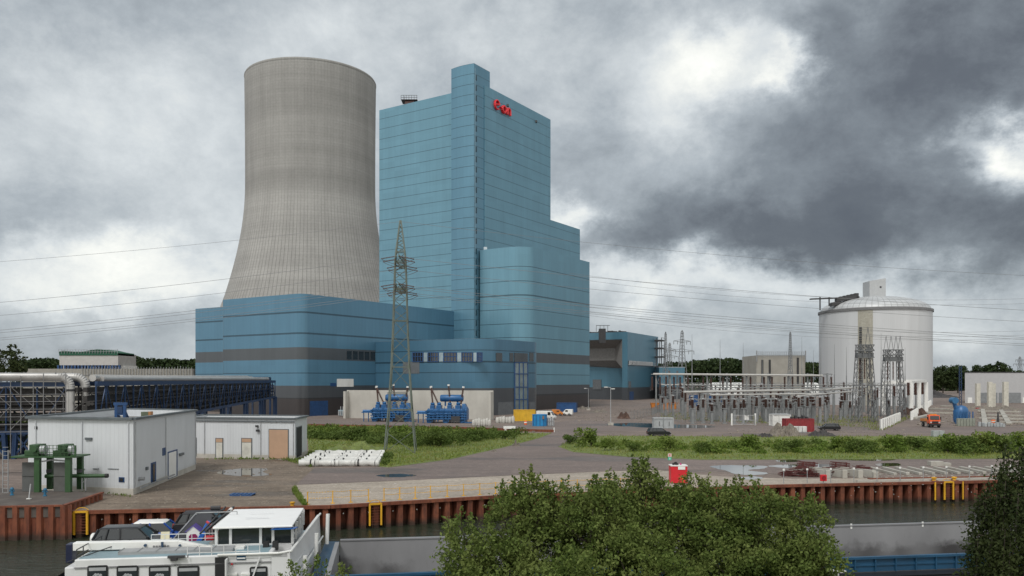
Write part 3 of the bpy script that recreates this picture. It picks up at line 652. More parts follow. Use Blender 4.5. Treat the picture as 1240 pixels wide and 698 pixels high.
b = MB(); Yg = 300; b.box(P(28, 450, Yg).x, Yg, 0, P(234, 450, Yg).x, Yg + 5, P(0, 446.8, Yg).z); b.build('wall', M('gallery_concrete', (.27, .26, .235), .8, dirt=((.2, .19, .16), .6)), t, world=True)
b = MB()
for k in range(40): x = P(100 + 3.4 * k, 450, Yg).x; b.bar((x, Yg - .3, 12), (x, Yg - .3, P(0, 445.2 - random.random() * 1.6, Yg).z), .14)
b.build('railing', m_grey, t, world=True)
# ================================================================ pipe bridge on blue trestles
m_scaf = M('scaffold_tube', (.19, .19, .195), .5, .2, .3)
m_pipe = M('pipe_jacket', (.45, .44, .43), .35, .3, .10, .6, dirt=((.26, .23, .21), .5))
m_pb = M('bridge_blue', (.014, .040, .105), .5, .15, .3, .5, dirt=((.03, .04, .06), .6))
m_cable = M('cable_dark', (.030, .028, .028), .7, 0, .4, 3)
A0, A1 = P(-70, 462, 104), P(82, 462, 108); B1 = P(316, 462, 214)
NODES = [Vector((A0.x, A0.y, 0)), Vector((A1.x, A1.y, 0)), Vector((B1.x, B1.y, 0))]
t = thing('pipe_bridge', 'blue lattice pipe bridge on trestle legs, full of dark pipes and scaffolding', 'pipe bridge', NODES[1])
def zlo(k, u): return 3.4 if k == 0 else 3.4 + 2.6 * u
WID = 3.6
front, back, deckb, scaf, cab = MB(), MB(), MB(), MB(), MB()
for k in (0, 1):
    a, c = NODES[k], NODES[k + 1]; d = (c - a).normalized(); q = Vector((d.y, -d.x, 0)); q = q if q.y < 0 else -q; L = (c - a).length; n = int(L / 3.1)
    top = 9.6 if k == 0 else 9.7
    for side, tgt in ((0, front), (1, back)):
        o = -q * WID * side
        tgt.beam(a + o + Vector((0, 0, zlo(k, 0))), c + o + Vector((0, 0, zlo(k, 1))), .35, .5); tgt.beam(a + o + Vector((0, 0, top)), c + o + Vector((0, 0, top + .25 * k)), .35, .62)
        for i in range(n + 1):
            u = i / n; p = a + (c - a) * u + o; z0 = zlo(k, u); tgt.bar(p + Vector((0, 0, z0)), p + Vector((0, 0, top)), .17)
            if i < n:
                p2 = a + (c - a) * ((i + 1) / n) + o; z2 = zlo(k, (i + 1) / n)
                if (i + side) % 2: tgt.bar(p + Vector((0, 0, z0)), p2 + Vector((0, 0, top)), .12)
                else: tgt.bar(p + Vector((0, 0, top)), p2 + Vector((0, 0, z2)), .12)
    for lv in (.15, .36, .58, .8):
        for off in (.6, 1.2, 1.9, 2.6, 3.1):
            if random.random() < .25: continue
            z0, z1 = zlo(k, 0), zlo(k, 1); cab.tube(a - q * off + Vector((0, 0, z0 + (top - z0) * lv)), c - q * off + Vector((0, 0, z1 + (top - z1) * lv)), random.choice((.1, .16, .24, .34)), 6)
    deckb.beam(a - q * WID / 2 + Vector((0, 0, zlo(k, 0) + .2)), c - q * WID / 2 + Vector((0, 0, zlo(k, 1) + .2)), WID, .12)
    for lv in (.33, .66): deckb.beam(a - q * 2.7 + Vector((0, 0, zlo(k, 0) + 6 * lv)), c - q * 2.7 + Vector((0, 0, zlo(k, 1) + 4.5 * lv)), 1.4, .14)
    for lv in (.02, .22, .42, .62, .80):  # dark panels added among the cables so the bridge interior reads dark
        for off in (1.0, 2.2): cab.beam(a - q * off + Vector((0, 0, zlo(k, 0) + (top - zlo(k, 0)) * lv + .45)), c - q * off + Vector((0, 0, zlo(k, 1) + (top - zlo(k, 1)) * lv + .4)), .5, .62)
    # scaffolding hung on the front
    m = int(L / 1.25)
    for i in range(m + 1):
        p = a + (c - a) * (i / m) + q * (.55 + .5 * (i % 2)); z0 = zlo(k, i / m)
        scaf.tube(p + Vector((0, 0, z0 - .4 if k else z0 - 2.6)), p + Vector((0, 0, top + 1.0 + .7 * random.random())), .06, 5)
        if i < m and i % 2 == 0:
            p2 = a + (c - a) * ((i + 2) / m) + q * .6; scaf.tube(p + Vector((0, 0, z0 + .4)), p2 + Vector((0, 0, z0 + 3.4)), .05, 5); scaf.tube(p2 + Vector((0, 0, z0 + 3.4)), p + Vector((0, 0, top - .3)), .035, 5)
    for j in range(7):
        f = .02 + .155 * j; scaf.tube(a + q * .62 + Vector((0, 0, zlo(k, 0) + (top - zlo(k, 0)) * f)), c + q * .62 + Vector((0, 0, zlo(k, 1) + (top - zlo(k, 1)) * f)), .05, 5)
    for f in (1.02, 1.62): scaf.tube(a + q * .9 + Vector((0, 0, top + f - .5)), c + q * .9 + Vector((0, 0, top + f - .5)), .038, 5)
front.build('front_truss', m_pb, t, world=True); back.build('rear_truss', m_pb, t, world=True); deckb.build('deck', m_cable, t, world=True)
cab.build('cable_and_dark_fill', m_cable, t, world=True); scaf.build('scaffold_frame', m_scaf, t, world=True)
for k, us in ((0, (.18, .42, .64, .93)), (1, (.10, .25, .4, .55, .72, .86, 1.0))):
    a, c = NODES[k], NODES[k + 1]; d = (c - a).normalized(); q = Vector((d.y, -d.x, 0)); q = q if q.y < 0 else -q
    for u in us:
        b = MB(); p = a + (c - a) * u; z = zlo(k, u)
        for o in (0, WID): b.beam(p - q * o - d * 1.1, p - q * o - d * 1.1 + Vector((0, 0, 0.01)), .01, .01); b.bar(p - q * o - d * 1.1, p - q * o + Vector((0, 0, z)) - d * .9, .5); b.bar(p - q * o + d * 1.1, p - q * o + Vector((0, 0, z)) + d * .9, .5)
        b.bar(p + Vector((0, 0, z - .3)), p - q * WID + Vector((0, 0, z - .3)), .35); b.bar(p - d * 1.1 + Vector((0, 0, .3)), p + d * .9 + Vector((0, 0, z - .3)), .22); b.bar(p + d * 1.1 + Vector((0, 0, .3)), p - d * .9 + Vector((0, 0, z - .3)), .22)
        b.build('trestle', m_pb, t, world=True)
# end tower of the bridge by the turbine hall
c = NODES[2]; b = MB(); d = (NODES[2] - NODES[1]).normalized(); q = Vector((d.y, -d.x, 0)); s = 3.0
cs = [c + d * 0 + q * 1, c + d * 0 - q * 3.6, c + d * 6 - q * 3.6, c + d * 6 + q * 1]
for i, p in enumerate(cs):
    b.bar(p, p + Vector((0, 0, 11)), .42); p2 = cs[(i + 1) % 4]
    for z in (5.5, 8.2, 11): b.bar(p + Vector((0, 0, z)), p2 + Vector((0, 0, z)), .3)
    b.bar(p + Vector((0, 0, 5.5)), p2 + Vector((0, 0, 8.2)), .2); b.bar(p + Vector((0, 0, 11)), p2 + Vector((0, 0, 8.2)), .2)
b.build('end_tower', m_pb, t, world=True)
# the insulated pipes on top
def curve(pts, r, n=14): return MB().path(pts, r, n)
def bend(p, d0, d1, r, n=8):                            # quarter bend from p heading d0 turning to d1
    return [p + d0 * (r * math.sin(a)) + d1 * (r * (1 - math.cos(a))) for a in [math.pi / 2 * k / n for k in range(n + 1)]]
d0 = (NODES[1] - NODES[0]).normalized(); q0 = Vector((d0.y, -d0.x, 0)); q0 = q0 if q0.y < 0 else -q0
for j, (off, px) in enumerate(((.2, 66.5), (-1.3, 76.5))):
    z = 10.55; a = NODES[0] + q0 * off + Vector((0, 0, z)); e = P(px, 462, 106.5); p = Vector((e.x, a.y + (e.x - a.x) * d0.y / d0.x, z))
    pts = [a] + bend(p, d0, Vector((0, 0, -1)), 1.25) + [p + d0 * 1.25 + Vector((0, 0, -z + 4.6))]
    o = MB().path(pts, .56, 16).build('steam_pipe', m_pipe, smooth=50); tag(o, ('silver insulated pipe bending down off the blue bridge, the left one of a pair', 'silver insulated pipe bending down off the blue bridge, the right one of a pair')[j], 'pipe')
    b = MB()
    for zz in (8.7, 5.2): MB().tube(p + d0 * 1.25 + Vector((0, 0, zz - z)), p + d0 * 1.25 + Vector((0, 0, zz - z + .28)), .62, 16).build('clamp_ring', m_dark, o)
    MB().tube(a + d0 * 6, a + d0 * 6.25, .61, 16).build('clamp_ring', m_dark, o)
dd = (NODES[2] - NODES[1]).normalized(); qq = Vector((dd.y, -dd.x, 0)); qq = qq if qq.y < 0 else -qq
o = MB().path([NODES[1] - qq * 2.2 + dd * 2.2 + Vector((0, 0, 10.45)), NODES[1] - qq * .3 + dd * 24 + Vector((0, 0, 10.5)), NODES[2] - qq * .3 - dd * 16 + Vector((0, 0, 10.9)), NODES[2] - qq * .3 - dd * 2 + Vector((0, 0, 10.2))], .46, 16).build('district_heat_pipe', m_pipe, smooth=50)
tag(o, 'long silver insulated pipe running along the top of the blue bridge to the turbine hall', 'pipe')
o = MB().path([NODES[1] - qq * 2.6 + dd * 4 + Vector((0, 0, 10.3)), NODES[2] - qq * 2.4 - dd * 3 + Vector((0, 0, 10.6))], .40, 12).build('return_pipe', m_pipe, smooth=50)
tag(o, 'thinner silver pipe running behind the long pipe on top of the blue bridge', 'pipe')
for j, zz in enumerate((8.7, 8.0, 7.2)):
    a, c = P(118 - 6 * j, 460, 113), P(185, 460, 139); o = MB().tube((a.x, a.y, zz), (c.x, c.y, zz + .35), .17, 8).build('branch_pipe', m_pipe)
    tag(o, 'thin bare pipe strung along the front of the blue bridge', 'pipe', 'thin pipes along the front of the bridge')
# ================================================================ the pylon in the meadow
m_pyl = M('pylon_green', (.115, .135, .115), .55, .2, .2)
m_pyl2 = M('pylon_far', (.20, .21, .22), .6, .1)
def lattice_tower(name, label, cat, base, prof, rz=0, w=.16, wb=.08, seg=None, group=None, mat=None, arms=None):
    """Square lattice mast: prof is a list of (z, half width)."""
    t = thing(name, label, cat, base, rz, group); mat = mat or m_pyl
    leg, br = MB(), MB()
    for (z0, h0), (z1, h1) in zip(prof, prof[1:]):
        cs0 = [Vector((sx * h0, sy * h0, z0)) for sx, sy in ((-1, -1), (1, -1), (1, 1), (-1, 1))]; cs1 = [Vector((sx * h1, sy * h1, z1)) for sx, sy in ((-1, -1), (1, -1), (1, 1), (-1, 1))]
        n = max(1, round((z1 - z0) / max(.6, (h0 + h1) * .95)))
        for i in range(4):
            leg.bar(cs0[i], cs1[i], w); j = (i + 1) % 4
            for k in range(n):
                f0, f1 = k / n, (k + 1) / n; a0, a1, b0, b1 = cs0[i].lerp(cs1[i], f0), cs0[i].lerp(cs1[i], f1), cs0[j].lerp(cs1[j], f0), cs0[j].lerp(cs1[j], f1)
                if k % 2: br.bar(a0, b1, wb)
                else: br.bar(b0, a1, wb)
            br.bar(cs1[i], cs1[j], wb * 1.3)
    leg.build('leg_frame', mat, t); br.build('lattice', mat, t); return t
PB = G(485, 548); py0 = PB.y
pyl = lattice_tower('power_pylon', 'tall grey green lattice pylon standing in the meadow before the turbine hall', 'pylon', (PB.x, PB.y, 0), [(0, 2.15), (6, 1.62), (12, 1.24), (18.5, .98), (23, .86), (26.8, .74), (28.2, .62), (32.6, .08)], math.radians(4), .17, .085)
m_ins = M('insulator_brown', (.085, .045, .036), .35, 0, .15, 8)
ATT = []
for z in (23.0, 26.7):
    b = MB()
    for sy in (-1, 1):
        for sx in (-.75, .75): b.bar((sx, 0, z - .35), (sx * .2, sy * 6.2, z), .10); b.bar((sx, 0, z + .5), (sx * .2, sy * 6.2, z + .08), .09)
        for k in range(5): f = (k + .5) / 5; b.bar((-.75 * (1 - f * .8), sy * 6.2 * f, z - .3 * (1 - f)), (.75 * (1 - f * .8), sy * 6.2 * f, z - .3 * (1 - f)), .07)
        for k in range(6): f = k / 6; b.bar((.75 * (1 - f * .8), sy * 6.2 * f, z - .3 * (1 - f)), (.75 * (1 - f * .8), sy * 6.2 * (f + .16), z + .4 * (1 - f)), .06)
    b.build('cross_arm', m_pyl, pyl)
    for y in (-5.9, -3.1, 3.1, 5.9):
        ins = MB()
        for sx in (-1, 1):
            p, e = Vector((sx * .3, y, z)), Vector((sx * 2.2, y * 1.02, z - .35)); ins.tube(p, e, .035, 6)
            for k in range(9): f = (k + 1) / 10; m_ = p.lerp(e, f); ins.tube(m_, m_ + (e - p).normalized() * .10, .09, 8)
            ATT.append((sx, y, z, e))
        for k in range(6):                              # jumper loop under the arm
            f0, f1 = k / 6, (k + 1) / 6; g = lambda f: Vector((-2.2 + 4.4 * f, y, z - .35 - 3.6 * f * (1 - f) * .75)); ins.tube(g(f0), g(f1), .03, 5)
        ins.build('insulator', m_ins, pyl)
m_wire = M('wire_aluminium', (.20, .20, .21), .5, .3)
rz = pyl.rotation_euler.z; MT = Matrix.Translation(pyl.location) @ Matrix.Rotation(rz, 4, 'Z')
def wire(p, q, sag, r, n=40):
    b = MB(); pts = [p.lerp(q, k / n) - Vector((0, 0, 4 * sag * (k / n) * (1 - k / n))) for k in range(n + 1)]; return b.path(pts, r, 5)
for sx, y, z, e in ATT:
    if abs(y) < 4 and z > 25: continue
    p = MT @ e; far_ = Vector((p.x + (-235 if sx < 0 else 300), p.y + (3 if sx < 0 else 10) + y * .6, p.z + (-3.2 if sx < 0 else -3.4)))
    o = wire(p, far_, 7.6 if sx < 0 else 7.2, .024).build('power_line', m_wire)
    tag(o, 'thin overhead conductor leaving the meadow pylon to the left' if sx < 0 else 'thin overhead conductor leaving the meadow pylon to the right', 'power line', 'left hand conductors of the pylon' if sx < 0 else 'right hand conductors of the pylon')
for sx in (-1, 1):
    p = MT @ Vector((0, 0, 32.5)); o = wire(p, Vector((p.x + sx * 260, p.y + 6, p.z - 3)), 7.0, .02).build('earth_wire', m_wire)
    tag(o, 'single earth wire running from the very top of the meadow pylon, ' + ('left side' if sx < 0 else 'right side'), 'power line')
# second line of wires further back, crossing above the switchyard
for j, (ya, yb, Y) in enumerate(((331, 352, 300), (337, 358, 300), (369, 391, 292), (375, 396, 292), (379, 400, 288))):
    o = wire(P(690, ya, Y), P(1320, yb + 6, Y + 30), 5, .04).build('power_line', m_wire); tag(o, 'faint far conductor crossing behind the bunker block over the switchyard', 'power line', 'far conductors over the switchyard')
# ================================================================ far pylons
def far_pylon(px, Y, ytop, label, arms, hw, group=None, ladder=False):
    base = P(px, 462, Y); zt = P(px, ytop, Y).z
    t = lattice_tower('power_pylon', label, 'pylon', (base.x, Y, 0), [(0, hw), (zt * .55, hw * .45), (zt * .97, hw * .18), (zt, .05)], .5, .30 if arms else .15, .16 if arms else .09, mat=m_pyl2, group=group)
    if arms:
        b = MB()
        for f, w in arms:
            z = zt * f
            for s in (-1, 1):
                b.bar((0, 0, z - .9), (s * w, 0, z), .35); b.bar((0, 0, z + 1.2), (s * w, 0, z), .3); b.bar((s * w, 0, z), (s * w, 0, z - 2.6), .3); b.bar((s * w * .55, 0, z), (s * w * .55, 0, z - 2.6), .3)
        b.build('cross_arm', m_pyl2, t)
far_pylon(826, 620, 400, 'far grey pylon with two cross arms behind the switchyard', ((.68, 11.5), (.83, 8)), 3.6)
far_pylon(811, 760, 415, 'small far pylon half hidden beside the slender lattice mast', ((.72, 10), (.86, 7)), 3.6)
far_pylon(806, 380, 402, 'slender lattice mast beside the conveyor building stairs', None, 1.5)
far_pylon(957, 300, 402, 'slender lattice mast standing before the bare concrete building', None, 1.1)
far_pylon(1235, 900, 432, 'tiny far pylon above the warehouse roof', ((.78, 12), (.9, 8)), 4)
far_pylon(235, 1300, 438, 'tiny far pylon on the treeline left of the turbine hall', ((.75, 12),), 4)
# ================================================================ switchyard
m_post = M('galvanised', (.215, .225, .23), .5, .25, .2)
m_bus = M('busbar_white', (.47, .46, .44), .4, .2, .1)
m_cap = M('insulator_cap', (.40, .41, .42), .5, .3)
proto = thing('insulator_post', 'grey steel post carrying a brown ribbed insulator in the switchyard', 'insulator post', (0, 0, 0), 0, 'insulator posts of the switchyard')
b = MB(); b.box(-.24, -.24, 0, .24, .24, 4.4); b.box(-.5, -.5, 0, .5, .5, .25); b.box(-.55, -.4, 4.3, .55, .4, 4.5); b.build('post', m_post, proto)
b = MB(); pr = [(.16, 4.5)]
for k in range(11): z = 4.5 + k * .22; pr += [(.2, z + .04), (.38, z + .12), (.2, z + .2)]
b.lathe(pr + [(.12, 7.0)], 10); b.build('insulator', m_ins, proto, smooth=60)
b = MB(); b.box(-.22, -.22, 7.0, .22, .22, 7.2); b.bar((-.7, 0, 7.25), (.7, 0, 7.25), .09); b.build('cap', m_cap, proto)
first = True
def put(x, y, s=(1, 1, 1), rz=0.0):
    global first
    if first: proto.location = (x, y, 0); proto.scale = s; proto.rotation_euler.z = rz; first = False
    else: dup(proto, (x, y, 0), rz, None, s)
rows = [(214, 846, 1030, 14, .7), (232, 815, 1075, 15, .85), (256, 803, 1095, 14, .9), (196, 838, 992, 13, .82), (207, 836, 1000, 12, .88), (222, 828, 1060, 13, 1.0), (243, 806, 1085, 14, 1.15), (268, 800, 1095, 13, 1.28), (300, 812, 1110, 12, 1.2)]
for Y, xa, xb, n, s in rows:
    for k in range(n):
        px = xa + (xb - xa) * k / (n - 1) + random.uniform(-2, 2); p = P(px, 462, Y + random.uniform(-2.5, 2.5)); put(p.x, p.y, (1.15, 1.15, s * random.choice((.8, 1, 1, 1.08))), random.uniform(-.1, .1))
def busbar(pts, r, label, hang=0):
    t = MB().path(pts, r, 8).build('busbar', m_bus); tag(t, label, 'busbar')
    return t
o = busbar([P(791, 453.2, 262), P(996, 455, 262)], .34, 'long white busbar tube, the highest across the back of the switchyard')
o = busbar([P(828, 475, 205), P(1002, 472, 218), P(1050, 468.5, 238)], .30, 'long white busbar tube in front, lower than the high back one')
o = busbar([P(860, 478.5, 200), P(995, 477, 208)], .2, 'short white busbar tube just below the long front one')
o = busbar([P(965, 480, 196), P(1045, 473, 222)], .2, 'slanting white busbar tube at the right end of the front row')
o = busbar([P(800, 466, 290), P(1105, 466.5, 290)], .2, 'thin white busbar tube half hidden behind the high one')
# portal columns that carry the high tube, each hung with insulators
pc = thing('portal_column', 'slim grey column with hanging brown insulators under the high white tube', 'portal column', (0, 0, 0), 0, 'columns under the high busbar')
b = MB(); b.bar((0, 0, 0), (0, 0, 12.6), .42); b.bar((-1.6, 0, 12.25), (1.6, 0, 12.25), .3); b.bar((0, 0, 8.5), (1.4, 0, 12.2), .12); b.build('column', m_post, pc)
for sx in (-1.25, 1.25):
    b = MB(); prf = []
    for k in range(12): z = 7.2 + k * .36; prf += [(.2, z), (.42, z + .14), (.2, z + .28)]
    b.lathe(prf, 8, (sx, 0)); b.build('insulator', m_ins, pc)
PX = [795, 812, 829, 857, 881, 905, 931, 956, 979, 1003]
for i, px in enumerate(PX):
    p = P(px, 462, 262)
    if i == 0: pc.location = (p.x, p.y + .8, 0)
    else: dup(pc, (p.x, p.y + .8, 0))
# heavier pale columns in the front row
pc2 = thing('front_column', 'broad pale grey column carrying the front white tube', 'portal column', (0, 0, 0), 0, 'columns under the front busbar')
b = MB(); b.box(-.45, -.3, 0, .45, .3, 6.7); b.box(-.8, -.6, 0, .8, .6, .3); b.build('column', m_post, pc2); MB().box(-1.3, -.25, 6.7, 1.3, .25, 6.95).build('cross_beam', m_post, pc2)
for i, px in enumerate((850, 868, 887, 907, 928, 949, 975)):
    p = P(px, 462, 207)
    if i == 0: pc2.location = (p.x, p.y, 0)
    else: dup(pc2, (p.x, p.y, 0), None, None, (1, 1, random.uniform(.92, 1)))
# steel cross frames between the rows: one object each
for j, (Y, xa, xb, z) in enumerate(((216, 858, 1010, 8.4), (235, 830, 1075, 9.0), (280, 820, 1100, 9.4), (202, 842, 1000, 5.6), (250, 806, 1090, 7.4))):
    t = thing('cable_gantry', ('low lattice beam on legs just behind the front white tube', 'long lattice beam on legs in the middle of the switchyard', 'long lattice beam on legs at the back of the switchyard', 'lowest lattice beam on legs, nearest the mesh fence', 'lattice beam on legs between the middle and the back one')[j], 'gantry', (P(xa, 462, Y).x, Y, 0))
    b = MB(); a, c = P(xa, 462, Y), P(xb, 462, Y); n = int((c.x - a.x) / 1.6)
    for dz in (0, -.9): b.bar((a.x, Y, z + dz), (c.x, Y, z + dz), .16); b.bar((a.x, Y + .9, z + dz), (c.x, Y + .9, z + dz), .16)
    for k in range(n): x, x2 = a.x + (c.x - a.x) * k / n, a.x + (c.x - a.x) * (k + 1) / n; b.bar((x, Y, z - .9 * (k % 2)), (x2, Y, z - .9 * ((k + 1) % 2)), .10); b.bar((x, Y, z), (x, Y + .9, z), .09)
    b.build('lattice_beam', m_post, t, world=True)
    for k in range(6): x = a.x + (c.x - a.x) * k / 5; MB().bar((x, Y + .45, 0), (x, Y + .45, z - .9), .36).build('leg', m_post, t, world=True)
# lightning rods
rod = thing('lightning_rod', 'needle thin lightning mast rising above the switchyard', 'lightning rod', (0, 0, 0), 0, 'lightning rods of the switchyard')
b = MB(); b.tube((0, 0, 0), (0, 0, 14), .20, 6, .15); b.tube((0, 0, 14), (0, 0, 24.5), .11, 6, .03); b.box(-.35, -.35, 0, .35, .35, .3); b.build('mast', m_post, rod)
for i, (px, Y, yt) in enumerate(((838, 250, 405), (872, 262, 411), (900, 270, 415), (923, 300, 425), (971, 290, 408), (994, 255, 421), (1010.5, 250, 417), (1025, 250, 420), (1067, 240, 404), (1096, 250, 421), (985, 330, 424))):
    p = P(px, 462, Y); s = P(px, yt, Y).z / 24.5
    if i == 0: rod.location = (p.x, p.y, 0); rod.scale = (1, 1, s)
    else: dup(rod, (p.x, p.y, 0), None, None, (1, 1, s))
# the two lattice gantries
def gantry(label, xa, xb, Y, ytop, ta, tb, spikes, yspk):
    t = thing('line_gantry', label, 'gantry', (P((xa + xb) / 2, 462, Y).x, Y, 0)); zt = P(0, ytop, Y).z
    for (pa, pt_) in ((xa, ta), (xb, tb)):
        b = MB(); x0, x1 = P(pa, 462, Y).x, P(pt_, 462, Y).x; s = 1 if pa == xa else -1
        q = [((x0 - .2, Y - 1.1), (x1 - .2, Y - .7)), ((x0 + 1.6 * s, Y - 1.1), (x1 + 1.0 * s, Y - .7)), ((x0 + 1.6 * s, Y + 1.1), (x1 + 1.0 * s, Y + .7)), ((x0 - .2, Y + 1.1), (x1 - .2, Y + .7))]
        for i in range(4):
            A_, B_ = Vector((*q[i][0], 0)), Vector((*q[i][1], zt)); C_, D_ = Vector((*q[(i + 1) % 4][0], 0)), Vector((*q[(i + 1) % 4][1], zt)); b.bar(A_, B_, .15); b.lattice((A_, B_), (C_, D_), 9, .065, cross=True)
        b.build('lattice_leg', m_pyl2g, t, world=True)
    b = MB(); x1, x2 = P(ta, 462, Y).x - .4, P(tb, 462, Y).x + .4
    for z in (zt - 1.4, zt, zt - 3.0):
        for y in (-.8, .8): b.bar((x1, Y + y, z), (x2, Y + y, z), .24)
    b.lattice(((x1, Y - .8, zt - 1.4), (x2, Y - .8, zt - 1.4)), ((x1, Y - .8, zt), (x2, Y - .8, zt)), 4, .16); b.lattice(((x1, Y + .8, zt - 3.0), (x2, Y + .8, zt - 3.0)), ((x1, Y + .8, zt - 1.4), (x2, Y + .8, zt - 1.4)), 4, .16)
    b.box(x1, Y - .5, zt - 2.9, x2, Y + .4, zt - 1.9); b.build('cross_beam', m_pyl2g, t, world=True)
    b = MB()
    for px in spikes:
        x = P(px, 462, Y).x; zs = P(0, yspk, Y).z
        for sx in (-.6, .6): b.bar((x + sx, Y, zt), (x, Y, zs), .09)
    b.build('spike_frame', m_pyl2g, t, world=True)
    ins = MB()
    for k in range(3):
        ins = MB(); x = x1 + (x2 - x1) * (k + .7) / 3.4; prf = []
        for i in range(14): z = zt - 8.2 + i * .36; prf += [(.10, z), (.26, z + .15), (.10, z + .3)]
        ins.lathe(prf, 8, (x, Y)); ins.build('insulator', m_ins, t, world=True)
m_pyl2g = M('gantry_steel', (.13, .135, .14), .5, .2)
gantry('dark lattice gantry with one tall spike, left of the two before the silo', 1033.5, 1062, 200, 418, 1039, 1055, (1051,), 396)
gantry('dark lattice gantry with four spikes, right of the two before the silo', 1069, 1096, 228, 424, 1072, 1091, (1073, 1079, 1085, 1090), 407)
# white portal with brown insulators before the silo foot
t = thing('white_portal', 'white flat beam portal with brown insulators at the foot of the silo', 'portal', P(1095, 462, 255) - Vector((0, 0, 10)))
b = MB(); a, c, e = P(1069, 463.5, 246), P(1103, 463, 246), P(1121, 461.6, 268); b.beam(a, c, .7, .8); b.beam(c, e, .7, .8); b.beam(a, P(1094, 461.5, 268), .7, .8); b.beam(P(1094, 461.5, 268), e, .7, .8); b.build('beam', m_white, t, world=True)
for p in (c, (c + e) / 2, e, a): MB().box(p.x - .6, p.y - .4, 0, p.x + .6, p.y + .4, p.z - .4).build('column', m_white, t, world=True)
for px, Y in ((1100, 244), (1108.5, 250), (1117, 260)):
    b = MB(); p = P(px, 462, Y); prf = []
    for i in range(9): z = 5.9 + i * .42; prf += [(.3, z), (.55, z + .2), (.3, z + .38)]
    b.lathe(prf, 10, (p.x, p.y)); b.build('insulator', m_ins, t, world=True)
# low walls of the yard
def lowwall(name, label, pts, h, mat, th=.25, cat='wall'):
    t = thing(name, label, cat, G(*pts[0]))
    b = MB()
    for p, q in zip(pts, pts[1:]): A_, B_ = G(*p), G(*q); b.beam(A_ + Vector((0, 0, h / 2)), B_ + Vector((0, 0, h / 2)), th, h)
    b.build('wall', mat, t, world=True)
    b = MB()
    for p, q in zip(pts, pts[1:]):
        A_, B_ = G(*p), G(*q); n = max(2, int((B_ - A_).length / 4))
        for k in range(n + 1): c = A_.lerp(B_, k / n); b.box(c.x - .22, c.y - .22, 0, c.x + .22, c.y + .22, h + .15)
    b.build('pier_joint', mat, t, world=True); return t
lowwall('yard_wall', 'low white wall slanting back from the corner of the switchyard fence', [(1067, 521), (1089, 510.5)], 2.1, m_white)
lowwall('yard_wall', 'low white wall slanting up to the foot of the silo', [(1103.5, 509), (1121, 496), (1127, 491)], 2.1, m_white)
def mesh_fence(label, pts, h, mat, step=2.6, group=None):
    t = thing('mesh_fence', label, 'fence', G(*pts[0]), 0, group)
    ps, wr = MB(), MB()
    for p, q in zip(pts, pts[1:]):
        A_, B_ = G(*p), G(*q); n = max(1, int((B_ - A_).length / step))
        for k in range(n + 1): c = A_.lerp(B_, k / n); MB().tube(c, c + Vector((0, 0, h)), .045, 5).build('post', mat, t, world=True)
        for z in (.1, h * .5, h - .05): wr.tube(A_ + Vector((0, 0, z)), B_ + Vector((0, 0, z)), .022, 4)
        m = int((B_ - A_).length / .30)
        for k in range(m): c = A_.lerp(B_, k / m); wr.bar(c + Vector((0, 0, .1)), c + Vector((0, 0, h)), .012)
    wr.build('wire_mesh', mat, t, world=True); return t
mesh_fence('long galvanised mesh fence along the front of the switchyard', [(790, 505), (830, 513), (886, 515)], 2.4, m_post)
mesh_fence('galvanised mesh fence right of the gate along the front of the switchyard', [(914, 515.5), (990, 519), (1066, 521.5)], 2.4, m_post)
mesh_fence('construction fence with blue sheeting at its foot, left of the grey cabinets', [(764, 508), (789, 503.5), (800, 497)], 2.2, m_post, 3.4)
t = thing('yard_gate', 'grey steel double gate with a white board in the switchyard fence', 'gate', G(900, 515.3))
for a, c in ((886.5, 899.5), (900.5, 914)):
    b = MB(); A_, B_ = G(a, 515.2), G(c, 515.4)
    for z in (.2, 1.2, 2.3): b.bar(A_ + Vector((0, 0, z)), B_ + Vector((0, 0, z)), .10)
    for k in range(9): c_ = A_.lerp(B_, k / 8); b.bar(c_ + Vector((0, 0, .2)), c_ + Vector((0, 0, 2.3)), .09 if k in (0, 8) else .04)
    b.build('gate_leaf', m_cap, t, world=True)
for px in (886, 914.5): c = G(px, 515.2); MB().box(c.x - .16, c.y - .16, 0, c.x + .16, c.y + .16, 2.7).build('post', m_white, t, world=True)
c = G(904, 515.2); MB().box(c.x - .5, c.y - .12, 1.2, c.x + .5, c.y - .06, 2.3).build('board', m_white, t, world=True)
# ================================================================ white sheet-metal buildings on the quay
def mat_ribbed(name, col, pitch=.30):
    t = NT(name); x, y, z = t.sep(); u = t.math('ADD', x, t.math('MULTIPLY', y, 1.13)); f = t.math('FRACT', t.math('DIVIDE', u, pitch))
    tri = t.math('ABSOLUTE', t.math('SUBTRACT', f, .5)); line = t.math('LESS_THAN', f, .16)
    c = t.scale(col, t.remap(line, 0, 1, 1, .92)); c = t.scale(c, t.remap(t.noise(.5, 5, .65, mul=(1, 1, .25)), .3, .7, .92, 1.06))
    low = t.remap(t.math('ADD', z, t.math('MULTIPLY', t.noise(2, 4), .7)), .5, 1.3, .35, 0); c = t.mix(low, c, (.26, .24, .20)); t.bump(tri, .4, .05); return t.out(c, .5)
m_shed = mat_ribbed('shed_sheet', (.56, .58, .605)); m_trim = M('trim_grey', (.10, .115, .125), .5); m_plinth = M('plinth_concrete', (.42, .40, .36), .8, dirt=((.22, .20, .16), .6))
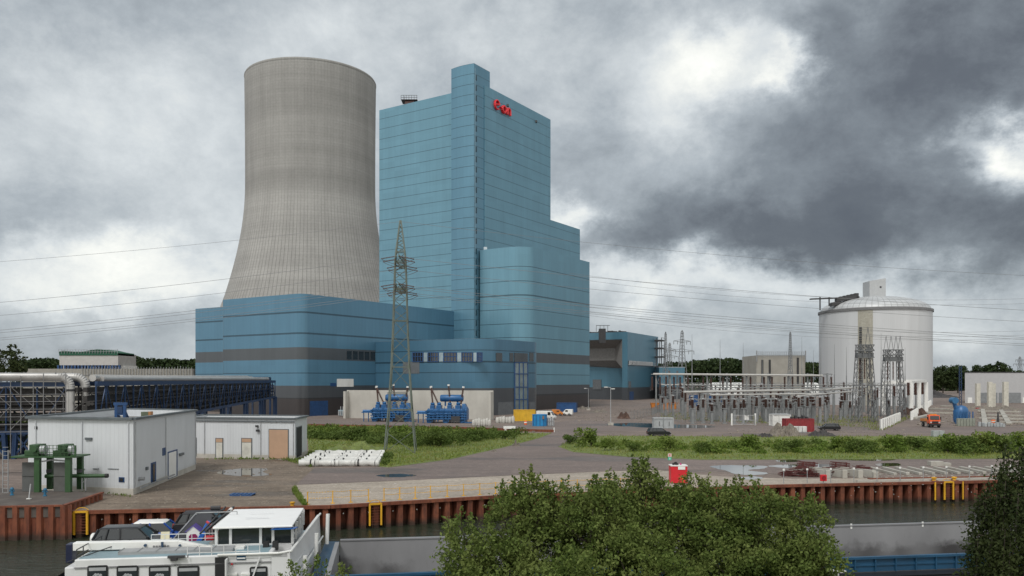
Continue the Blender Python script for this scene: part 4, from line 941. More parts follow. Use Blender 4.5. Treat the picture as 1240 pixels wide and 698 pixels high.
def shed(name, label, quad, h, inner=.9):
    """quad: near-left, near-right, far-right, far-left ground corners; parapet with the roof lying lower."""
    t = thing(name, label, 'building', (quad[1][0], quad[1][1], 0)); q = [Vector((*p[:2], 0)) for p in quad]; c = sum(q, Vector()) / 4
    ins = [p + (c - p).normalized() * .35 for p in q]; b = MB(); n = 4
    vs = [(p.x, p.y, .55) for p in q] + [(p.x, p.y, h) for p in q] + [(p.x, p.y, h) for p in ins] + [(p.x, p.y, h - inner) for p in ins]; fs = []
    for i in range(4):
        j = (i + 1) % 4; fs += [(i, j, 4 + j, 4 + i), (4 + i, 4 + j, 8 + j, 8 + i), (8 + i, 8 + j, 12 + j, 12 + i)]
    b.add(vs, fs + [(12, 13, 14, 15), (3, 2, 1, 0)]); b.build('wall', m_shed, t, world=True)
    b = MB(); b.add([(p.x, p.y, h - inner + .02) for p in [c + (p - c) * .985 for p in ins]], [(0, 1, 2, 3)]); b.build('roof', M('shed_roof', (.21, .205, .20), .8, dirt=((.12, .12, .11), .6)), t, world=True)
    b = MB(); out = [p + (p - c).normalized() * .10 for p in q]
    for i in range(4): j = (i + 1) % 4; b.beam(out[i] + Vector((0, 0, h + .06)), out[j] + Vector((0, 0, h + .06)), .42, .20)
    b.build('parapet_cap', m_trim, t, world=True)
    o2 = [p + (p - c).normalized() * .06 for p in q]; MB().prism([tuple(p[:2]) for p in o2], 0, .56).build('plinth', m_plinth, t, world=True)
    return t, q
def wallpiece(t, name, mat, p, nrm, x0, y0, x1, y1, proud=.06, th=.2): return plate(x0, y0, x1, y1, p, nrm, th, proud).build(name, mat, t, world=True)
NA, RA, LA, BA = Vector((-33.3, 72.6, 0)), Vector((-36.0, 93.9, 0)), Vector((-44.3, 75.6, 0)), Vector((-47.2, 98.5, 0))
sa, q = shed('pump_house', 'white ribbed flat roofed building nearest the quay with two blue framed doors', [LA, NA, RA, BA], 6.65, .75)
def nout(a, b): d = (b - a).normalized(); return Vector((d.y, -d.x, 0))
nF, nR = nout(LA, NA), nout(NA, RA)
for x0, y0, x1, y1 in ((182.5, 561, 188.5, 584.5), (203, 547.5, 214.5, 576)):
    fr = wallpiece(sa, 'door_frame', m_deep, NA, nR, x0, y0, x1, y1, .05)
    wallpiece(fr, 'door', m_white if x0 > 200 else m_glass, NA, nR, x0 + (.6 if x0 > 200 else 1.6), y0 + 1.5, x1 - 2.0, y1, .09)
wallpiece(sa, 'window', m_deep, NA, nR, 196.5, 543, 200.5, 551, .05); wallpiece(sa, 'lamp', m_trim, NA, nR, 216.5, 549.5, 221, 551, .2)
fr = wallpiece(sa, 'vent_frame', m_deep, NA, nF, 144.2, 578, 150.8, 584.2, .05); wallpiece(fr, 'vent', m_black, NA, nF, 145.4, 579.2, 149.6, 583.2, .08)
wallpiece(sa, 'vent', m_black, NA, nF, 42.5, 516.5, 45.5, 520, .07)
for a, c in ((90, 103), (113, 120), (131, 144)): wallpiece(sa, 'drip_rail', m_trim, NA, nF, a, 567.4, c, 568.3, .08)
c = on(168, 580, NA, nR); MB().tube(c, c + nR * .5, .16, 10).build('outlet_pipe', m_grey, sa, world=True)
b = MB(); p0, p1 = on(165, 586, NA, nR) + nR * .35, on(207, 568, NA, nR) + nR * .35; p0.z, p1.z = .5, .5; b.bar(p0, p1, .12); b.build('hand_rail', m_grey, sa, world=True)
for x, y, l in ((-41.6, 84, 'blue steel lifting frame standing on the white pump house roof'),):
    t = thing('lifting_frame', l, 'frame', (P(146, 500, 88).x, 88, 5.9)); b = MB()
    for sx in (-.45, .45): b.bar((sx, 0, 0), (sx, 0, 1.75), .28); b.bar((sx, 0, 1.0), (sx, .9, 0), .18)
    b.bar((-.7, 0, 1.7), (.7, 0, 1.7), .3); b.bar((-.6, 0, .6), (.6, 0, .6), .2); b.build('frame', m_deep, t)
    MB().box(-.28, -.2, .7, .28, .2, 1.4).build('winch', m_pb, t)
t = thing('roof_hatch', 'small green and orange box on the white pump house roof', 'roof box', (P(177, 500, 91).x, 91, 5.9)); MB().box(-.45, -.3, 0, .35, .3, .75).build('box', M('hatch_green', (.10, .12, .08), .6), t, bevel=.02); MB().box(.36, -.31, 0, .62, .31, .78).build('side_panel', M('hatch_orange', (.34, .16, .06), .6), t)
FB, RB = Vector((-27.6, 105, 0)), Vector((-28.1, 113.2, 0)); LB = Vector((-43.0, 108.3, 0)); BB = Vector((-43.5, 117, 0))
sb, q = shed('workshop', 'low white ribbed flat roofed building with a plywood boarded gate', [LB, FB, RB, BB], 5.2, .35)
n1, n2 = nout(LB, FB), nout(FB, RB)
m_ply = M('plywood', (.44, .285, .19), .75, 0, .1, .7, dirt=((.30, .2, .14), .5))
for x0, y0, x1, y1, kind in ((261, 530.5, 270.5, 554.8, 'd'), (292.3, 530.5, 305.5, 555, 'd'), (325.5, 519.5, 349.8, 555.6, 'g')):
    fr = wallpiece(sb, 'gate_frame' if kind == 'g' else 'door_frame', m_trim, FB, n1, x0, y0, x1, y1, .06)
    if kind == 'g':
        g = wallpiece(fr, 'boarding', m_ply, FB, n1, x0 + .9, y0 + 1.0, x1 - .9, y1, .10)
    else:
        wallpiece(fr, 'door', M('door_cream', (.55, .54, .49), .5), FB, n1, x0 + 1.2, y0 + 5.5, x1 - 1, y1, .10); wallpiece(fr, 'boarding', m_ply, FB, n1, x0 + 1, y0 + .8, x1 - .8, y0 + 5.2, .10)
fr = wallpiece(sb, 'gate_frame', m_trim, FB, n2, 358.3, 517.5, 365.3, 551.5, .05); wallpiece(fr, 'opening', m_black, FB, n2, 359.2, 518.5, 364.6, 551.3, .09)
for x0, y0, x1, y1 in ((310.5, 515, 313.5, 517.3), (311.2, 520.2, 314.8, 522.8)): wallpiece(sb, 'wall_lamp', m_dark, FB, n1, x0, y0, x1, y1, .3)
wallpiece(sb, 'side_door', m_trim, FB, n1, 237.2, 530, 238.3, 553, .06)
b = MB(); p0, p1 = on(237.5, 507.2, FB, n1) + n1 * .1, on(357, 509.4, FB, n1) + n1 * .1; p0.z = p1.z = 4.85; b.beam(p0, p1, .14, .10); b.build('gutter', m_trim, sb, world=True)
b = MB()
for px in (278, 330): p = on(px, 555, FB, n1); b.box(p.x - .9, p.y - 1.3, 0, p.x + .9, p.y - .1, .16)
b = None
for px in (236.0, 200.0, 163.0): p = on(px, 540, NA, nR) + nR * .09; MB().tube((p.x, p.y, .6), (p.x, p.y, 6.4), .045, 8).build('downpipe', m_cap, sa, world=True)
for px in (44, 100, 156): p = on(px, 540, NA, nF) + nF * .09; MB().tube((p.x, p.y, .6), (p.x, p.y, 6.4), .045, 8).build('downpipe', m_shed, sa, world=True)
for px in (248, 316, 355.5): p = on(px, 540, FB, n1) + n1 * .1; MB().tube((p.x, p.y, .5), (p.x, p.y, 4.85), .045, 8).build('downpipe', m_cap, sb, world=True)
for x0, y0, x1, y1 in ((104, 530, 112, 533), (176, 566, 178, 569)): wallpiece(sa, 'wall_box', m_trim, NA, nF if x0 < 160 else nR, x0, y0, x1, y1, .15)
# ================================================================ green sluice gate on the platform
m_green = M('machine_green', (.026, .074, .024), .5, 0, .25, 1.5, dirt=((.03, .06, .03), .5))
Yg = 70.2; zb = .57
def X(px, Y=Yg): return P(px, 462, Y).x
def Z(py, Y=Yg): return P(620, py, Y).z
t = thing('sluice_gate', 'green steel sluice gate frame with two winches and grey gate panels', 'sluice gate', (X(55), Yg, zb))
for xa, xb in ((41, 47.5), (78.5, 85)):
    for dy in (0, 1.9): MB().box(X(xa), Yg + dy, zb, X(xb), Yg + dy + .35, Z(553)).build('column', m_green, t, world=True)
MB().box(X(13), Yg - .15, Z(554.6), X(92), Yg + 2.4, Z(552.8)).build('platform', m_green, t, world=True)
for x0 in (27.5, 62):
    b = MB(); b.box(X(x0), Yg + .2, Z(552.8), X(x0 + 17), Yg + 1.7, Z(546)); b.box(X(x0 + 5), Yg + .3, Z(546), X(x0 + 16), Yg + 1.6, Z(539)); w = b.build('winch', m_green, t, world=True, bevel=.05)
    MB().tube((X(x0 + 13), Yg + .18, Z(544)), (X(x0 + 13), Yg - .05, Z(544)), .28, 16).build('gear_cover', m_green, w, world=True)
    MB().tube((X(x0 + 17), Yg + .7, Z(546)), (X(x0 + 22.5), Yg + .7, Z(546)), .42, 14).build('motor', m_cap, w, world=True, smooth=40)
m_gp = M('gate_panel', (.10, .104, .104), .7, .1, .2, 1.2, dirt=((.09, .085, .075), .6))
for xa, xb in ((22.5, 39.5), (61, 78.5)): b = MB(); b.box(X(xa), Yg + .5, zb, X(xb), Yg + .7, Z(561)); b.box(X(xa), Yg + .44, Z(577.5), X(xb), Yg + .5, Z(576.5)); b.build('gate_panel', m_gp, t, world=True)
b = MB()
for k in range(11): px = 47 + 4.5 * k; b.bar((X(px), Yg - .1, Z(552.8)), (X(px), Yg - .1, Z(539.5)), .035)
for yy in (539.5, 543.5, 548): b.bar((X(47), Yg - .1, Z(yy)), (X(92), Yg - .1, Z(yy)), .04)
b.bar((X(92), Yg - .1, Z(553)), (X(92), Yg - .1, Z(539.5)), .12); b.bar((X(86), Yg - .1, Z(553)), (X(92), Yg - .1, Z(551)), .15)
b.build('railing', m_green, t, world=True)
b = MB()
for px in (6, 12.5): b.bar((X(px), Yg - .3, zb), (X(px), Yg - .3, Z(545)), .06)
for k in range(12): z = zb + .35 * k; b.bar((X(6), Yg - .3, z), (X(12.5), Yg - .3, z), .035)
b.build('ladder', m_grey, t, world=True)
b = MB(); b.bar((X(40), Yg + .3, Z(561)), (X(60), Yg + .3, Z(557.5)), .12); b.bar((X(60), Yg + .3, Z(557.5)), (X(78), Yg + .3, Z(559)), .12); b.build('linkage', m_grey, t, world=True)
t = thing('rake_beam', 'horizontal green pipe boom with a black end, right of the sluice gate', 'boom', (X(100), Yg + .8, zb))
MB().tube((X(47), Yg + 1.0, Z(578.5)), (X(120.5), Yg + 1.0, Z(578.0)), .17, 12).build('boom', m_green, t, world=True, smooth=40); MB().tube((X(120.6), Yg + 1.0, Z(578)), (X(123.8), Yg + 1.0, Z(578)), .19, 12).build('end_cap', m_black, t, world=True, smooth=40)
b = MB()
for px in (92, 96.5): b.bar((X(px), Yg + 1, zb), (X(px), Yg + 1, Z(580)), .07)
b.bar((X(92), Yg + 1, Z(587)), (X(99), Yg + 1, Z(581)), .06); b.build('support', m_grey, t, world=True)
MB().box(X(49), Yg + .85, Z(574), X(53), Yg + 1.2, Z(570)).build('box', m_dark, t, world=True); MB().box(X(86.5), Yg + .85, Z(574), X(91), Yg + 1.2, Z(570)).build('box', m_dark, t, world=True)
m_vblue = M('valve_blue', (.02, .12, .22), .5)
for k, (px, py) in enumerate(((14.5, 600), (54.5, 601))):
    p = G(px, py, zb); t = thing('hydrant', ('small blue hydrant on the mooring platform, by the ladder', 'small blue hydrant on the mooring platform, before the right grey gate panel')[k], 'hydrant', p)
    MB().lathe([(.16, 0), (.16, .06), (.10, .1), (.10, .42), (.15, .46), (.15, .56), (.06, .66)], 12).build('body', m_vblue, t, smooth=40); MB().tube((-.2, 0, .36), (.2, 0, .36), .06, 8).build('outlet', m_vblue, t)
t = thing('post_stand', 'pale slanting post with a white foot plate on the mooring platform', 'post', G(35, 604.5, zb)); MB().bar((0, 0, 0), (.08, .1, 1.2), .07).build('post', m_cap, t); MB().box(-.16, -.12, 0, .16, .12, .05).build('foot', m_white, t)
# ================================================================ transformers
m_tblue = M('transformer_blue', (.022, .105, .26), .4, .1, .22, .9, dirt=((.02, .06, .14), .5))
def transformer(label, loc, rz):
    t = thing('transformer', label, 'transformer', loc, rz)
    MB().box(-4.6, -1.7, .7, 5.0, 1.7, 3.4).build('tank', m_tblue, t, bevel=.12)
    for k in range(9): x = -3.9 + k * 1.0; MB().box(x - .3, -2.9, .8, x + .3, -1.75, 2.4 + .3 * (k % 2)).build('radiator', m_tblue, t, bevel=.06)
    b = MB()
    for z in (1.0, 1.6, 2.2, 2.9): b.tube((-4.8, -3.0, z), (5.2, -3.0, z), .12, 8)
    for k in range(8): x = -4.4 + 1.3 * k; b.tube((x, -3.0, .3), (x, -3.0, 3.1), .09, 6)
    b.tube((-6.8, -2.6, 2.6), (-4.4, -2.6, 2.6), .35, 10); b.tube((-6.6, -2.6, 0), (-6.6, -2.6, 2.6), .12, 6); rq = random.Random(4)
    for k in range(46):
        x, y, z = rq.uniform(-4.6, 4.8), rq.uniform(-3.3, -2.4), rq.uniform(.3, 3.2); L = rq.uniform(.4, 1.6)
        if k % 3 == 0: b.tube((x, y, z), (x, y, min(3.9, z + L)), rq.uniform(.05, .11), 6)
        elif k % 3 == 1: b.tube((x, y, z), (min(5.2, x + L), y, z), rq.uniform(.05, .12), 6)
        else: b.box(x, y, z, x + .35, y + .3, z + rq.uniform(.2, .5))
    b.box(-7.0, -3.2, 2.2, -4.6, -2.0, 2.42); b.tube((-5.4, -2.6, 0), (-5.4, -2.6, 2.4), .12, 6); b.build('pipework', m_tblue, t)
    b = MB()
    for x, w in ((-3.6, 1.0), (-2.0, 1.2), (.6, 1.0), (2.7, 1.3)): MB().box(x - w / 2, -1.0, 3.4, x + w / 2, 1.0, 4.2).tube((x, 0, 4.1), (x, -.3, 4.75), .5, 10).build('turret', m_tblue, t, bevel=.05)
    b.add([(3.6, -1.2, 3.4), (5.0, -1.2, 3.4), (5.0, 1.2, 3.4), (3.6, 1.2, 3.4), (3.8, -1, 4.6), (4.4, -1, 4.6), (4.4, 1, 4.6), (3.8, 1, 4.6)], [(0,3,2,1),(4,5,6,7),(0,1,5,4),(1,2,6,5),(2,3,7,6),(3,0,4,7)])
    b.build('end_box', m_tblue, t, bevel=.06)
    c = MB(); c.lathe([(.05, -2.9), (.7, -2.8), (.85, -2.6), (.85, 2.6), (.7, 2.8), (.05, 2.9)], 20); c.xform(Matrix.Translation((1.0, .5, 5.9)) @ Matrix.Rotation(math.radians(90), 4, 'Y')); c.build('conservator', m_tblue, t, smooth=40)
    b = MB()
    for x in (-.6, 2.4): b.bar((x, .5, 4.0), (x, .5, 5.5), .35)
    b.build('bracket', m_tblue, t)
    for (x, dx, h) in ((-3.6, -.4, 9.0), (-2.2, -2.0, 8.9), (.7, -.4, 9.4), (3.3, .7, 8.9)):
        b = MB(); p, e = Vector((x, 0, 4.5)), Vector((x + dx * .9, -.2, h - .5)); b.tube(p, e, .12, 8)
        for k in range(14): f = k / 14; m_ = p.lerp(e, f); b.tube(m_, m_ + (e - p).normalized() * .16, .25, 10)
        bu = b.build('bushing', m_ins, t); MB().tube(e, e + (e - p).normalized() * .35, .30, 10).build('cap', m_white, bu)
    b = MB()
    for k in range(3): b.box(-4.5 + 4 * k, -2.6, 0, -3.4 + 4 * k, 2, .7)
    b.box(3.8, -2.9, .05, 6.4, -1.8, .25); b.build('foot_frame', m_tblue, t); MB().box(1.5, -3.15, .4, 3.6, -3.0, 1.7).build('cooler_fan', m_dark, t); return t
p = G(541, 512.5); tf = transformer('blue power transformer with brown bushings, before the right half of the pale wall', p + Vector((0, 2, 0)), math.radians(-6))
dup(tf, G(473, 511) + Vector((0, 3, 0)), math.radians(-6), 'blue power transformer behind the meadow pylon, before the left half of the pale wall')
# ================================================================ containers, boxes, bags
def container(label, px0, px1, pyb, depth, h, mat, rz=0, name='container', cat='container', ribs=True):
    a, c = G(px0, pyb), G(px1, pyb); w = (c - a).length; t = thing(name, label, cat, (a + c) / 2, rz)
    b = MB(); b.box(-w / 2, 0, .14, w / 2, depth, h)
    if ribs:
        n = int(w / .45)
        for k in range(n): x = -w / 2 + .25 + (w - .5) * k / max(1, n - 1); b.box(x - .09, -.05, .35, x + .09, .0, h - .2)
    b.build('body', mat, t)
    f = MB()
    for x in (-w / 2, w / 2):
        for y in (0, depth): f.box(x - .09, y - .09, 0, x + .09, y + .09, h + .04)
    for z in (.12, h): f.bar((-w / 2, 0, z), (w / 2, 0, z), .16); f.bar((-w / 2, depth, z), (w / 2, depth, z), .16); f.bar((-w / 2, 0, z), (-w / 2, depth, z), .16); f.bar((w / 2, 0, z), (w / 2, depth, z), .16)
    f.build('corner_frame', mat, t); return t
m_cyel = M('container_yellow', (.60, .36, .02), .5, dirt=((.30, .18, .03), .4)); m_cblue = M('container_blue', (.015, .07, .20), .5, dirt=((.03, .05, .1), .5)); m_cred = M('container_red', (.24, .025, .03), .5, dirt=((.12, .03, .03), .5)); m_cgrey = M('cabinet_grey', (.33, .35, .36), .5, dirt=((.22, .23, .23), .5)); m_orange = M('skip_orange', (.50, .17, .025), .5, dirt=((.3, .12, .04), .5))
t = container('bright yellow container before the lowest blue block', 622.3, 648, 510.3, 2.4, 2.75, m_cyel)
t = container('dark blue container at the foot of the bunker block', 674, 697, 499.5, 2.5, 3.0, m_cblue, -.3)
t = container('dark red container behind a rubble mound at the switchyard fence', 952.5, 985.5, 523.5, 2.4, 2.55, m_cred, .02)
b = MB()
for k in range(5): b.box(-1.6 + .75 * k, .4, 2.6, -1.2 + .75 * k, 1.2, 3.0 + .25 * (k % 2))
b.build('roof_unit', m_dark, t)
t2 = thing('pallet_tank', 'white caged liquid tank standing before the red container', 'tank', G(970.5, 524)); 
for k in range(3): MB().box(-1.7 + .85 * k, -.8, .15, -.95 + .85 * k, 0, 1.25).build('tank', m_white, t2, bevel=.06)
b = MB(); b.box(-1.75, -.85, 0, .85, .05, .13)
for k in range(10): b.bar((-1.72 + .28 * k, -.84, .1), (-1.72 + .28 * k, -.84, 1.28), .03)
b.build('cage_frame', m_grey, t2)
for a, c, l in ((792, 803, 'left one of two grey equipment cabinets by the roadside puddle'), (803.6, 815.3, 'right one of two grey equipment cabinets by the roadside puddle')):
    t = container(l, a, c, 519.2, 1.8, 2.1, m_cgrey, 0, 'equipment_cabinet', 'cabinet', False); MB().box(-1.08, -.1, 2.12, 1.08, 1.9, 2.3).build('lid', m_cap, t); MB().box(.1, -.06, .5, .2, -.02, 1.5).build('door_handle', m_dark, t)
for k, (a, c, y) in enumerate(((788.5, 799, 496), (800.5, 809, 496.4), (810.5, 821, 495.8))):
    p, q = G(a, y), G(c, y); w = (q - p).length; t = thing('rubble_skip', 'orange skip behind the first columns of the switchyard', 'skip', (p + q) / 2, 0, 'orange skips behind the switchyard')
    b = MB(); b.add([(-w * .38, 0, .1), (w * .38, 0, .1), (w * .38, 2, .1), (-w * .38, 2, .1), (-w / 2, -.1, 2.3), (w / 2, -.1, 2.3), (w / 2, 2.1, 2.3), (-w / 2, 2.1, 2.3)], [(0,3,2,1),(0,1,5,4),(1,2,6,5),(2,3,7,6),(3,0,4,7),(4,5,6,7)]); b.build('tub', m_orange, t)
    MB().box(-w / 2, -.18, 2.1, w / 2, -.08, 2.35).build('rim', m_orange, t)
for k, (a, c, y) in enumerate(((836, 845, 492), (858, 864, 490), (868, 874, 491))): container('small blue container seen between the switchyard posts', a, c, y, 2.4, 4.4 if k == 0 else 3.6, m_cblue).update_tag(); 
for o in [o for o in COL.objects if o.get('label') == 'small blue container seen between the switchyard posts']: o['group'] = 'blue containers between the posts'
t = container('small white flat roofed hut inside the switchyard fence', 936, 957, 516.3, 2.6, 2.5, m_white, 0, 'switch_hut', 'hut', False); MB().box(-1.95, -.12, 2.5, 1.95, 2.75, 2.72).build('roof', m_cap, t)
# blue round water tank
t = thing('water_tank', 'bright blue round open tank beside the yellow container', 'tank', G(653.5, 516)); MB().lathe([(1.66, 0), (1.66, 2.45), (1.72, 2.5), (1.72, 2.6), (1.6, 2.6), (1.58, 2.3)], 28).build('tank_shell', M('tank_blue', (.015, .20, .44), .4, dirt=((.02, .12, .26), .4)), t, smooth=40)
b = MB()
for k in range(5): a = math.radians(-150 + 30 * k); b.box(1.68 * math.cos(a) - .06, 1.68 * math.sin(a) - .06, .1, 1.68 * math.cos(a) + .06, 1.68 * math.sin(a) + .06, 2.4)
b.build('rib', m_cblue, t)
MB().box(.55, -1.75, 1.6, .95, -1.55, 2.3).build('label_plate', M('label_brown', (.2, .12, .08), .6), t)
t = thing('gas_cage', 'grey cage of upright cylinders beside the blue round tank', 'cage', G(666.5, 516)); b = MB()
for k in range(3): b.tube((-.5 + .5 * k, 0, .1), (-.5 + .5 * k, 0, 1.9), .22, 10)
b.build('cylinder', m_cap, t); b = MB()
for x in (-.85, .85): b.bar((x, -.3, 0), (x, -.3, 2.1), .07); b.bar((x, .4, 0), (x, .4, 2.1), .07)
for z in (.1, 1.1, 2.1): b.bar((-.85, -.3, z), (.85, -.3, z), .06)
b.build('cage_frame', m_grey, t)
# white concrete blocks / bags
m_bag = M('bag_white', (.50, .49, .46), .8, 0, .1, 3, dirt=((.36, .34, .3), .5))
def bag(label, group, x, y, w, h):
    t = MB().lathe([(w * .40, 0), (w * .53, h * .12), (w * .55, h * .7), (w * .42, h * .95), (w * .12, h)], 7).build('ballast_bag', m_bag, smooth=50); t.location = (x, y, 0); t.rotation_euler.z = random.random(); tag(t, label, 'bag', group)
    lp = MB()
    for s in (-1, 1): lp.path([(s * w * .3, 0, h * .95), (s * w * .25, 0, h * 1.12), (s * w * .1, 0, h * .99)], .035, 5)
    lp.build('lifting_loop', m_bag, t)
for k in range(7): p = G(573.5 + 3.2 * k, 515.8); bag('white ballast bag in the row before the right transformer', 'ballast bags before the transformer', p.x, p.y + (k % 2) * .3, .74, 1.35 + .15 * (k % 3))
for k in range(6): p = G(602.5 + 3.7 * k, 512.5); bag('white ballast bag in the row beside the yellow container', 'ballast bags beside the yellow container', p.x, p.y + .3 * (k % 2), .86, 1.35 + .12 * (k % 3))
t = thing('traffic_cone', 'orange traffic barrel between yellow container and blue round tank', 'barrel', G(636.5, 514.6)); MB().lathe([(.34, 0), (.34, .5), (.28, .9), (.1, .95)], 12).build('barrel', M('signal_orange', (.70, .12, .02), .5), t, smooth=40); MB().lathe([(.36, .4), (.33, .65)], 12).build('band', m_white, t)
t = thing('cable_drum', 'white and grey crate stand at the edge of the overgrown basin', 'crate', G(617, 522.5)); b = MB(); b.box(-1.2, 0, .5, 1.2, 1, 1.0); b.box(-1.0, .1, 0, -.6, .9, .5); b.box(.6, .1, 0, 1.0, .9, .5); b.build('crate', m_white, t)
# small service tank near the blue gate of the hall
t = thing('transformer', 'small pale auxiliary transformer beside the blue hall gate', 'transformer', G(415, 505)); b = MB(); b.box(-1.3, 0, .3, 1.3, 1.4, 1.9); b.build('tank', M('pale_blue', (.28, .36, .40), .5), t, bevel=.05); b = MB()
for k in range(5): x = -1.1 + .55 * k; b.box(x - .12, -.3, .4, x + .12, 0, 1.7)
b.build('radiator_rib', m_cap, t); b = MB()
for x in (-.7, 0, .7): b.tube((x, .7, 1.9), (x, .7, 2.9), .12, 8)
b.build('bushing_rib', m_cap, t); t['category'] = 'transformer'
# ================================================================ vehicles
m_tyre = M('tyre', (.012, .012, .013), .8); m_rim = M('wheel_rim', (.35, .35, .36), .4, .6); m_chr = M('lamp_clear', (.55, .56, .58), .15, .3)
def wheel(par, x, y, r=.33, w=.22):
    b = MB(); b.lathe([(r * .55, -w / 2), (r, -w / 2), (r, w / 2), (r * .55, w / 2)], 18); b.xform(Matrix.Translation((x, y, r)) @ Matrix.Rotation(math.radians(90), 4, 'X')); o = b.build('wheel', m_tyre, par, smooth=40)
    b = MB(); b.lathe([(.03, -w / 2 - .01), (r * .6, -w / 2 + .01), (r * .6, w / 2 - .01), (.03, w / 2 + .01)], 12); b.xform(Matrix.Translation((x, y, r)) @ Matrix.Rotation(math.radians(90), 4, 'X')); b.build('rim', m_rim, o)
def hexa(b, x0, x1, w0, z0, x2, x3, w1, z1):
    return b.add([(x0, -w0, z0), (x1, -w0, z0), (x1, w0, z0), (x0, w0, z0), (x2, -w1, z1), (x3, -w1, z1), (x3, w1, z1), (x2, w1, z1)], [(0,3,2,1),(4,5,6,7),(0,1,5,4),(1,2,6,5),(2,3,7,6),(3,0,4,7)])
def car(name, label, loc, rz, L, Wd, Ht, mat, roofmat=None, hood=.25, tail=.05, glass=None, spare=False, group=None):
    """Nose towards +x."""
    t = thing(name, label, 'car', loc, rz, group); h = L / 2; w = Wd / 2; zw = Ht * .62; hx = h - L * hood; gl = glass or m_glass
    pr = [(-h, .38), (-h + .12, .24), (h - .2, .24), (h, .42), (h - .02, .62), (h - .25, zw - .10), (hx + .1, zw), (-h + .15, zw), (-h + .02, zw - .12)]
    b = MB(); b.prof(pr, -w, w); b.build('body', mat, t, bevel=.07, smooth=35)
    tx = -h + L * tail; b = MB(); hexa(b, tx, hx + .12, w - .04, zw - .02, tx + .28, hx - .48, w - .22, Ht - .07); b.build('window', gl, t, bevel=.03)
    b = MB(); hexa(b, tx + .22, hx - .40, w - .19, Ht - .09, tx + .34, hx - .56, w - .30, Ht); b.build('roof', roofmat or mat, t, bevel=.04, smooth=40)
    b = MB()
    for s in (-1, 1):
        y0, y1 = s * (w - .03), s * (w - .20)
        mx = (tx + hx) / 2; m2 = tx + (hx - tx) * .24
        for qa, qb, qw in (((hx + .12, y0, zw), (hx - .46, y1, Ht - .06), .075), ((tx, y0, zw), (tx + .27, y1, Ht - .06), .10), ((mx, y0, zw), (mx - .04, y1, Ht - .06), .08), ((m2, y0, zw), (m2 + .1, y1, Ht - .06), .08)): MB().bar(qa, qb, qw).build('pillar', mat, t)
    for s in (-1, 1):
        for x in (-h + L * .19, h - L * .19): wheel(t, x, s * (w - .12))
        MB().box(h - .14, s * w * .9 - s * .02 - .17 * (s > 0), .56, h - .01, s * w * .9 + .17 * (s < 0), .72).build('headlight', m_chr, t, bevel=.02)
        MB().box(-h + .0, s * w * .92 - .1 * (s > 0), .6, -h + .09, s * w * .92 + .1 * (s < 0), .82).build('tail_light', M('tail_red', (.30, .01, .01), .2), t)
        MB().box(hx - .02, s * (w + .02) - .12 * (s < 0), zw + .02, hx + .12, s * (w + .02) + .12 * (s > 0), zw + .15).build('mirror', mat, t, bevel=.02)
    if spare:
        b = MB(); b.lathe([(.05, 0), (.30, .01), (.34, .06), (.34, .17), (.30, .21), (.05, .22)], 20); b.xform(Matrix.Translation((-h - .20, .05, .86)) @ Matrix.Rotation(math.radians(90), 4, 'Y')); b.build('spare_wheel_cover', m_white, t, smooth=50)
    return t
m_cardk = M('car_dark', (.018, .019, .021), .25, .2, .1); m_carsil = M('car_silver', (.30, .31, .33), .3, .5, .06)
def van(name, label, loc, rz, L, Wd, Ht, mat):
    t = thing(name, label, 'van', loc, rz); h, w = L / 2, Wd / 2
    b = MB(); b.prof([(-h, .35), (h - .05, .35), (h, .9), (h - .55, 1.1), (h - 1.15, Ht - .05), (h - 1.6, Ht), (-h, Ht)], -w, w); b.build('body', mat, t, bevel=.07, smooth=35)
    b = MB(); b.slab([(h - .52, -w + .12, 1.16), (h - .52, w - .12, 1.16), (h - 1.06, w - .16, Ht - .2), (h - 1.06, -w + .16, Ht - .2)], -.06); b.build('windscreen', m_glass, t)
    for s in (-1, 1):
        MB().box(h - 1.9, s * w - .01, 1.15, h - 1.1, s * w + .015, Ht - .25).build('window', m_glass, t)
        for x in (-h + .9, h - .85): wheel(t, x, s * (w - .1), .35)
        MB().box(h - .1, s * w * .8 - .15, .72, h + .02, s * w * .8 + .15, .9).build('headlight', m_chr, t)
    return t
van('delivery_van', 'white panel van parked behind the blue round tank', G(662, 508.5) + Vector((0, 1, 0)), -.35, 5.0, 1.95, 2.25, m_white)
van('delivery_van', 'small orange van parked beside the dark blue container', G(675.5, 503.5), -.2, 3.3, 1.7, 1.75, m_orange)
van('delivery_van', 'small white van with a dark rear, parked right of the orange van', G(687, 503.5), 2.9, 3.2, 1.7, 1.85, m_white)
car('parked_car', 'dark estate car driving past the green verge', G(797.5, 528), 0, 4.3, 1.75, 1.45, m_cardk)
car('parked_car', 'dark car half seen behind the red container', G(1004, 521.5), 3.0, 4.2, 1.75, 1.4, m_cardk)
# orange truck facing the viewer (nose +x, turned to face the camera)
loc = G(1135.5, 518.3) + Vector((0, 3, 0)); t = thing('works_truck', 'orange works truck with a flat bed facing the canal', 'truck', loc, math.radians(-98))
b = MB(); b.prof([(.9, .75), (2.6, .75), (2.75, 1.5), (2.45, 1.65), (2.15, 2.7), (.9, 2.75)], -1.1, 1.1); b.build('cab', M('truck_orange', (.62, .085, .015), .4, dirt=((.3, .06, .02), .4)), t, bevel=.08, smooth=35)
MB().slab([(2.50, -.95, 1.72), (2.50, .95, 1.72), (2.22, .9, 2.5), (2.22, -.9, 2.5)], -.06).build('windscreen', m_glass, t)
MB().box(-2.9, -1.15, 1.0, .85, 1.15, 1.25).build('flat_bed', m_dark, t); b = MB(); b.box(-2.9, -1.18, 1.25, .8, -1.1, 1.75); b.box(-2.9, 1.1, 1.25, .8, 1.18, 1.75); b.box(-2.9, -1.1, 1.25, -2.8, 1.1, 1.75); b.build('drop_side', m_orange, t)
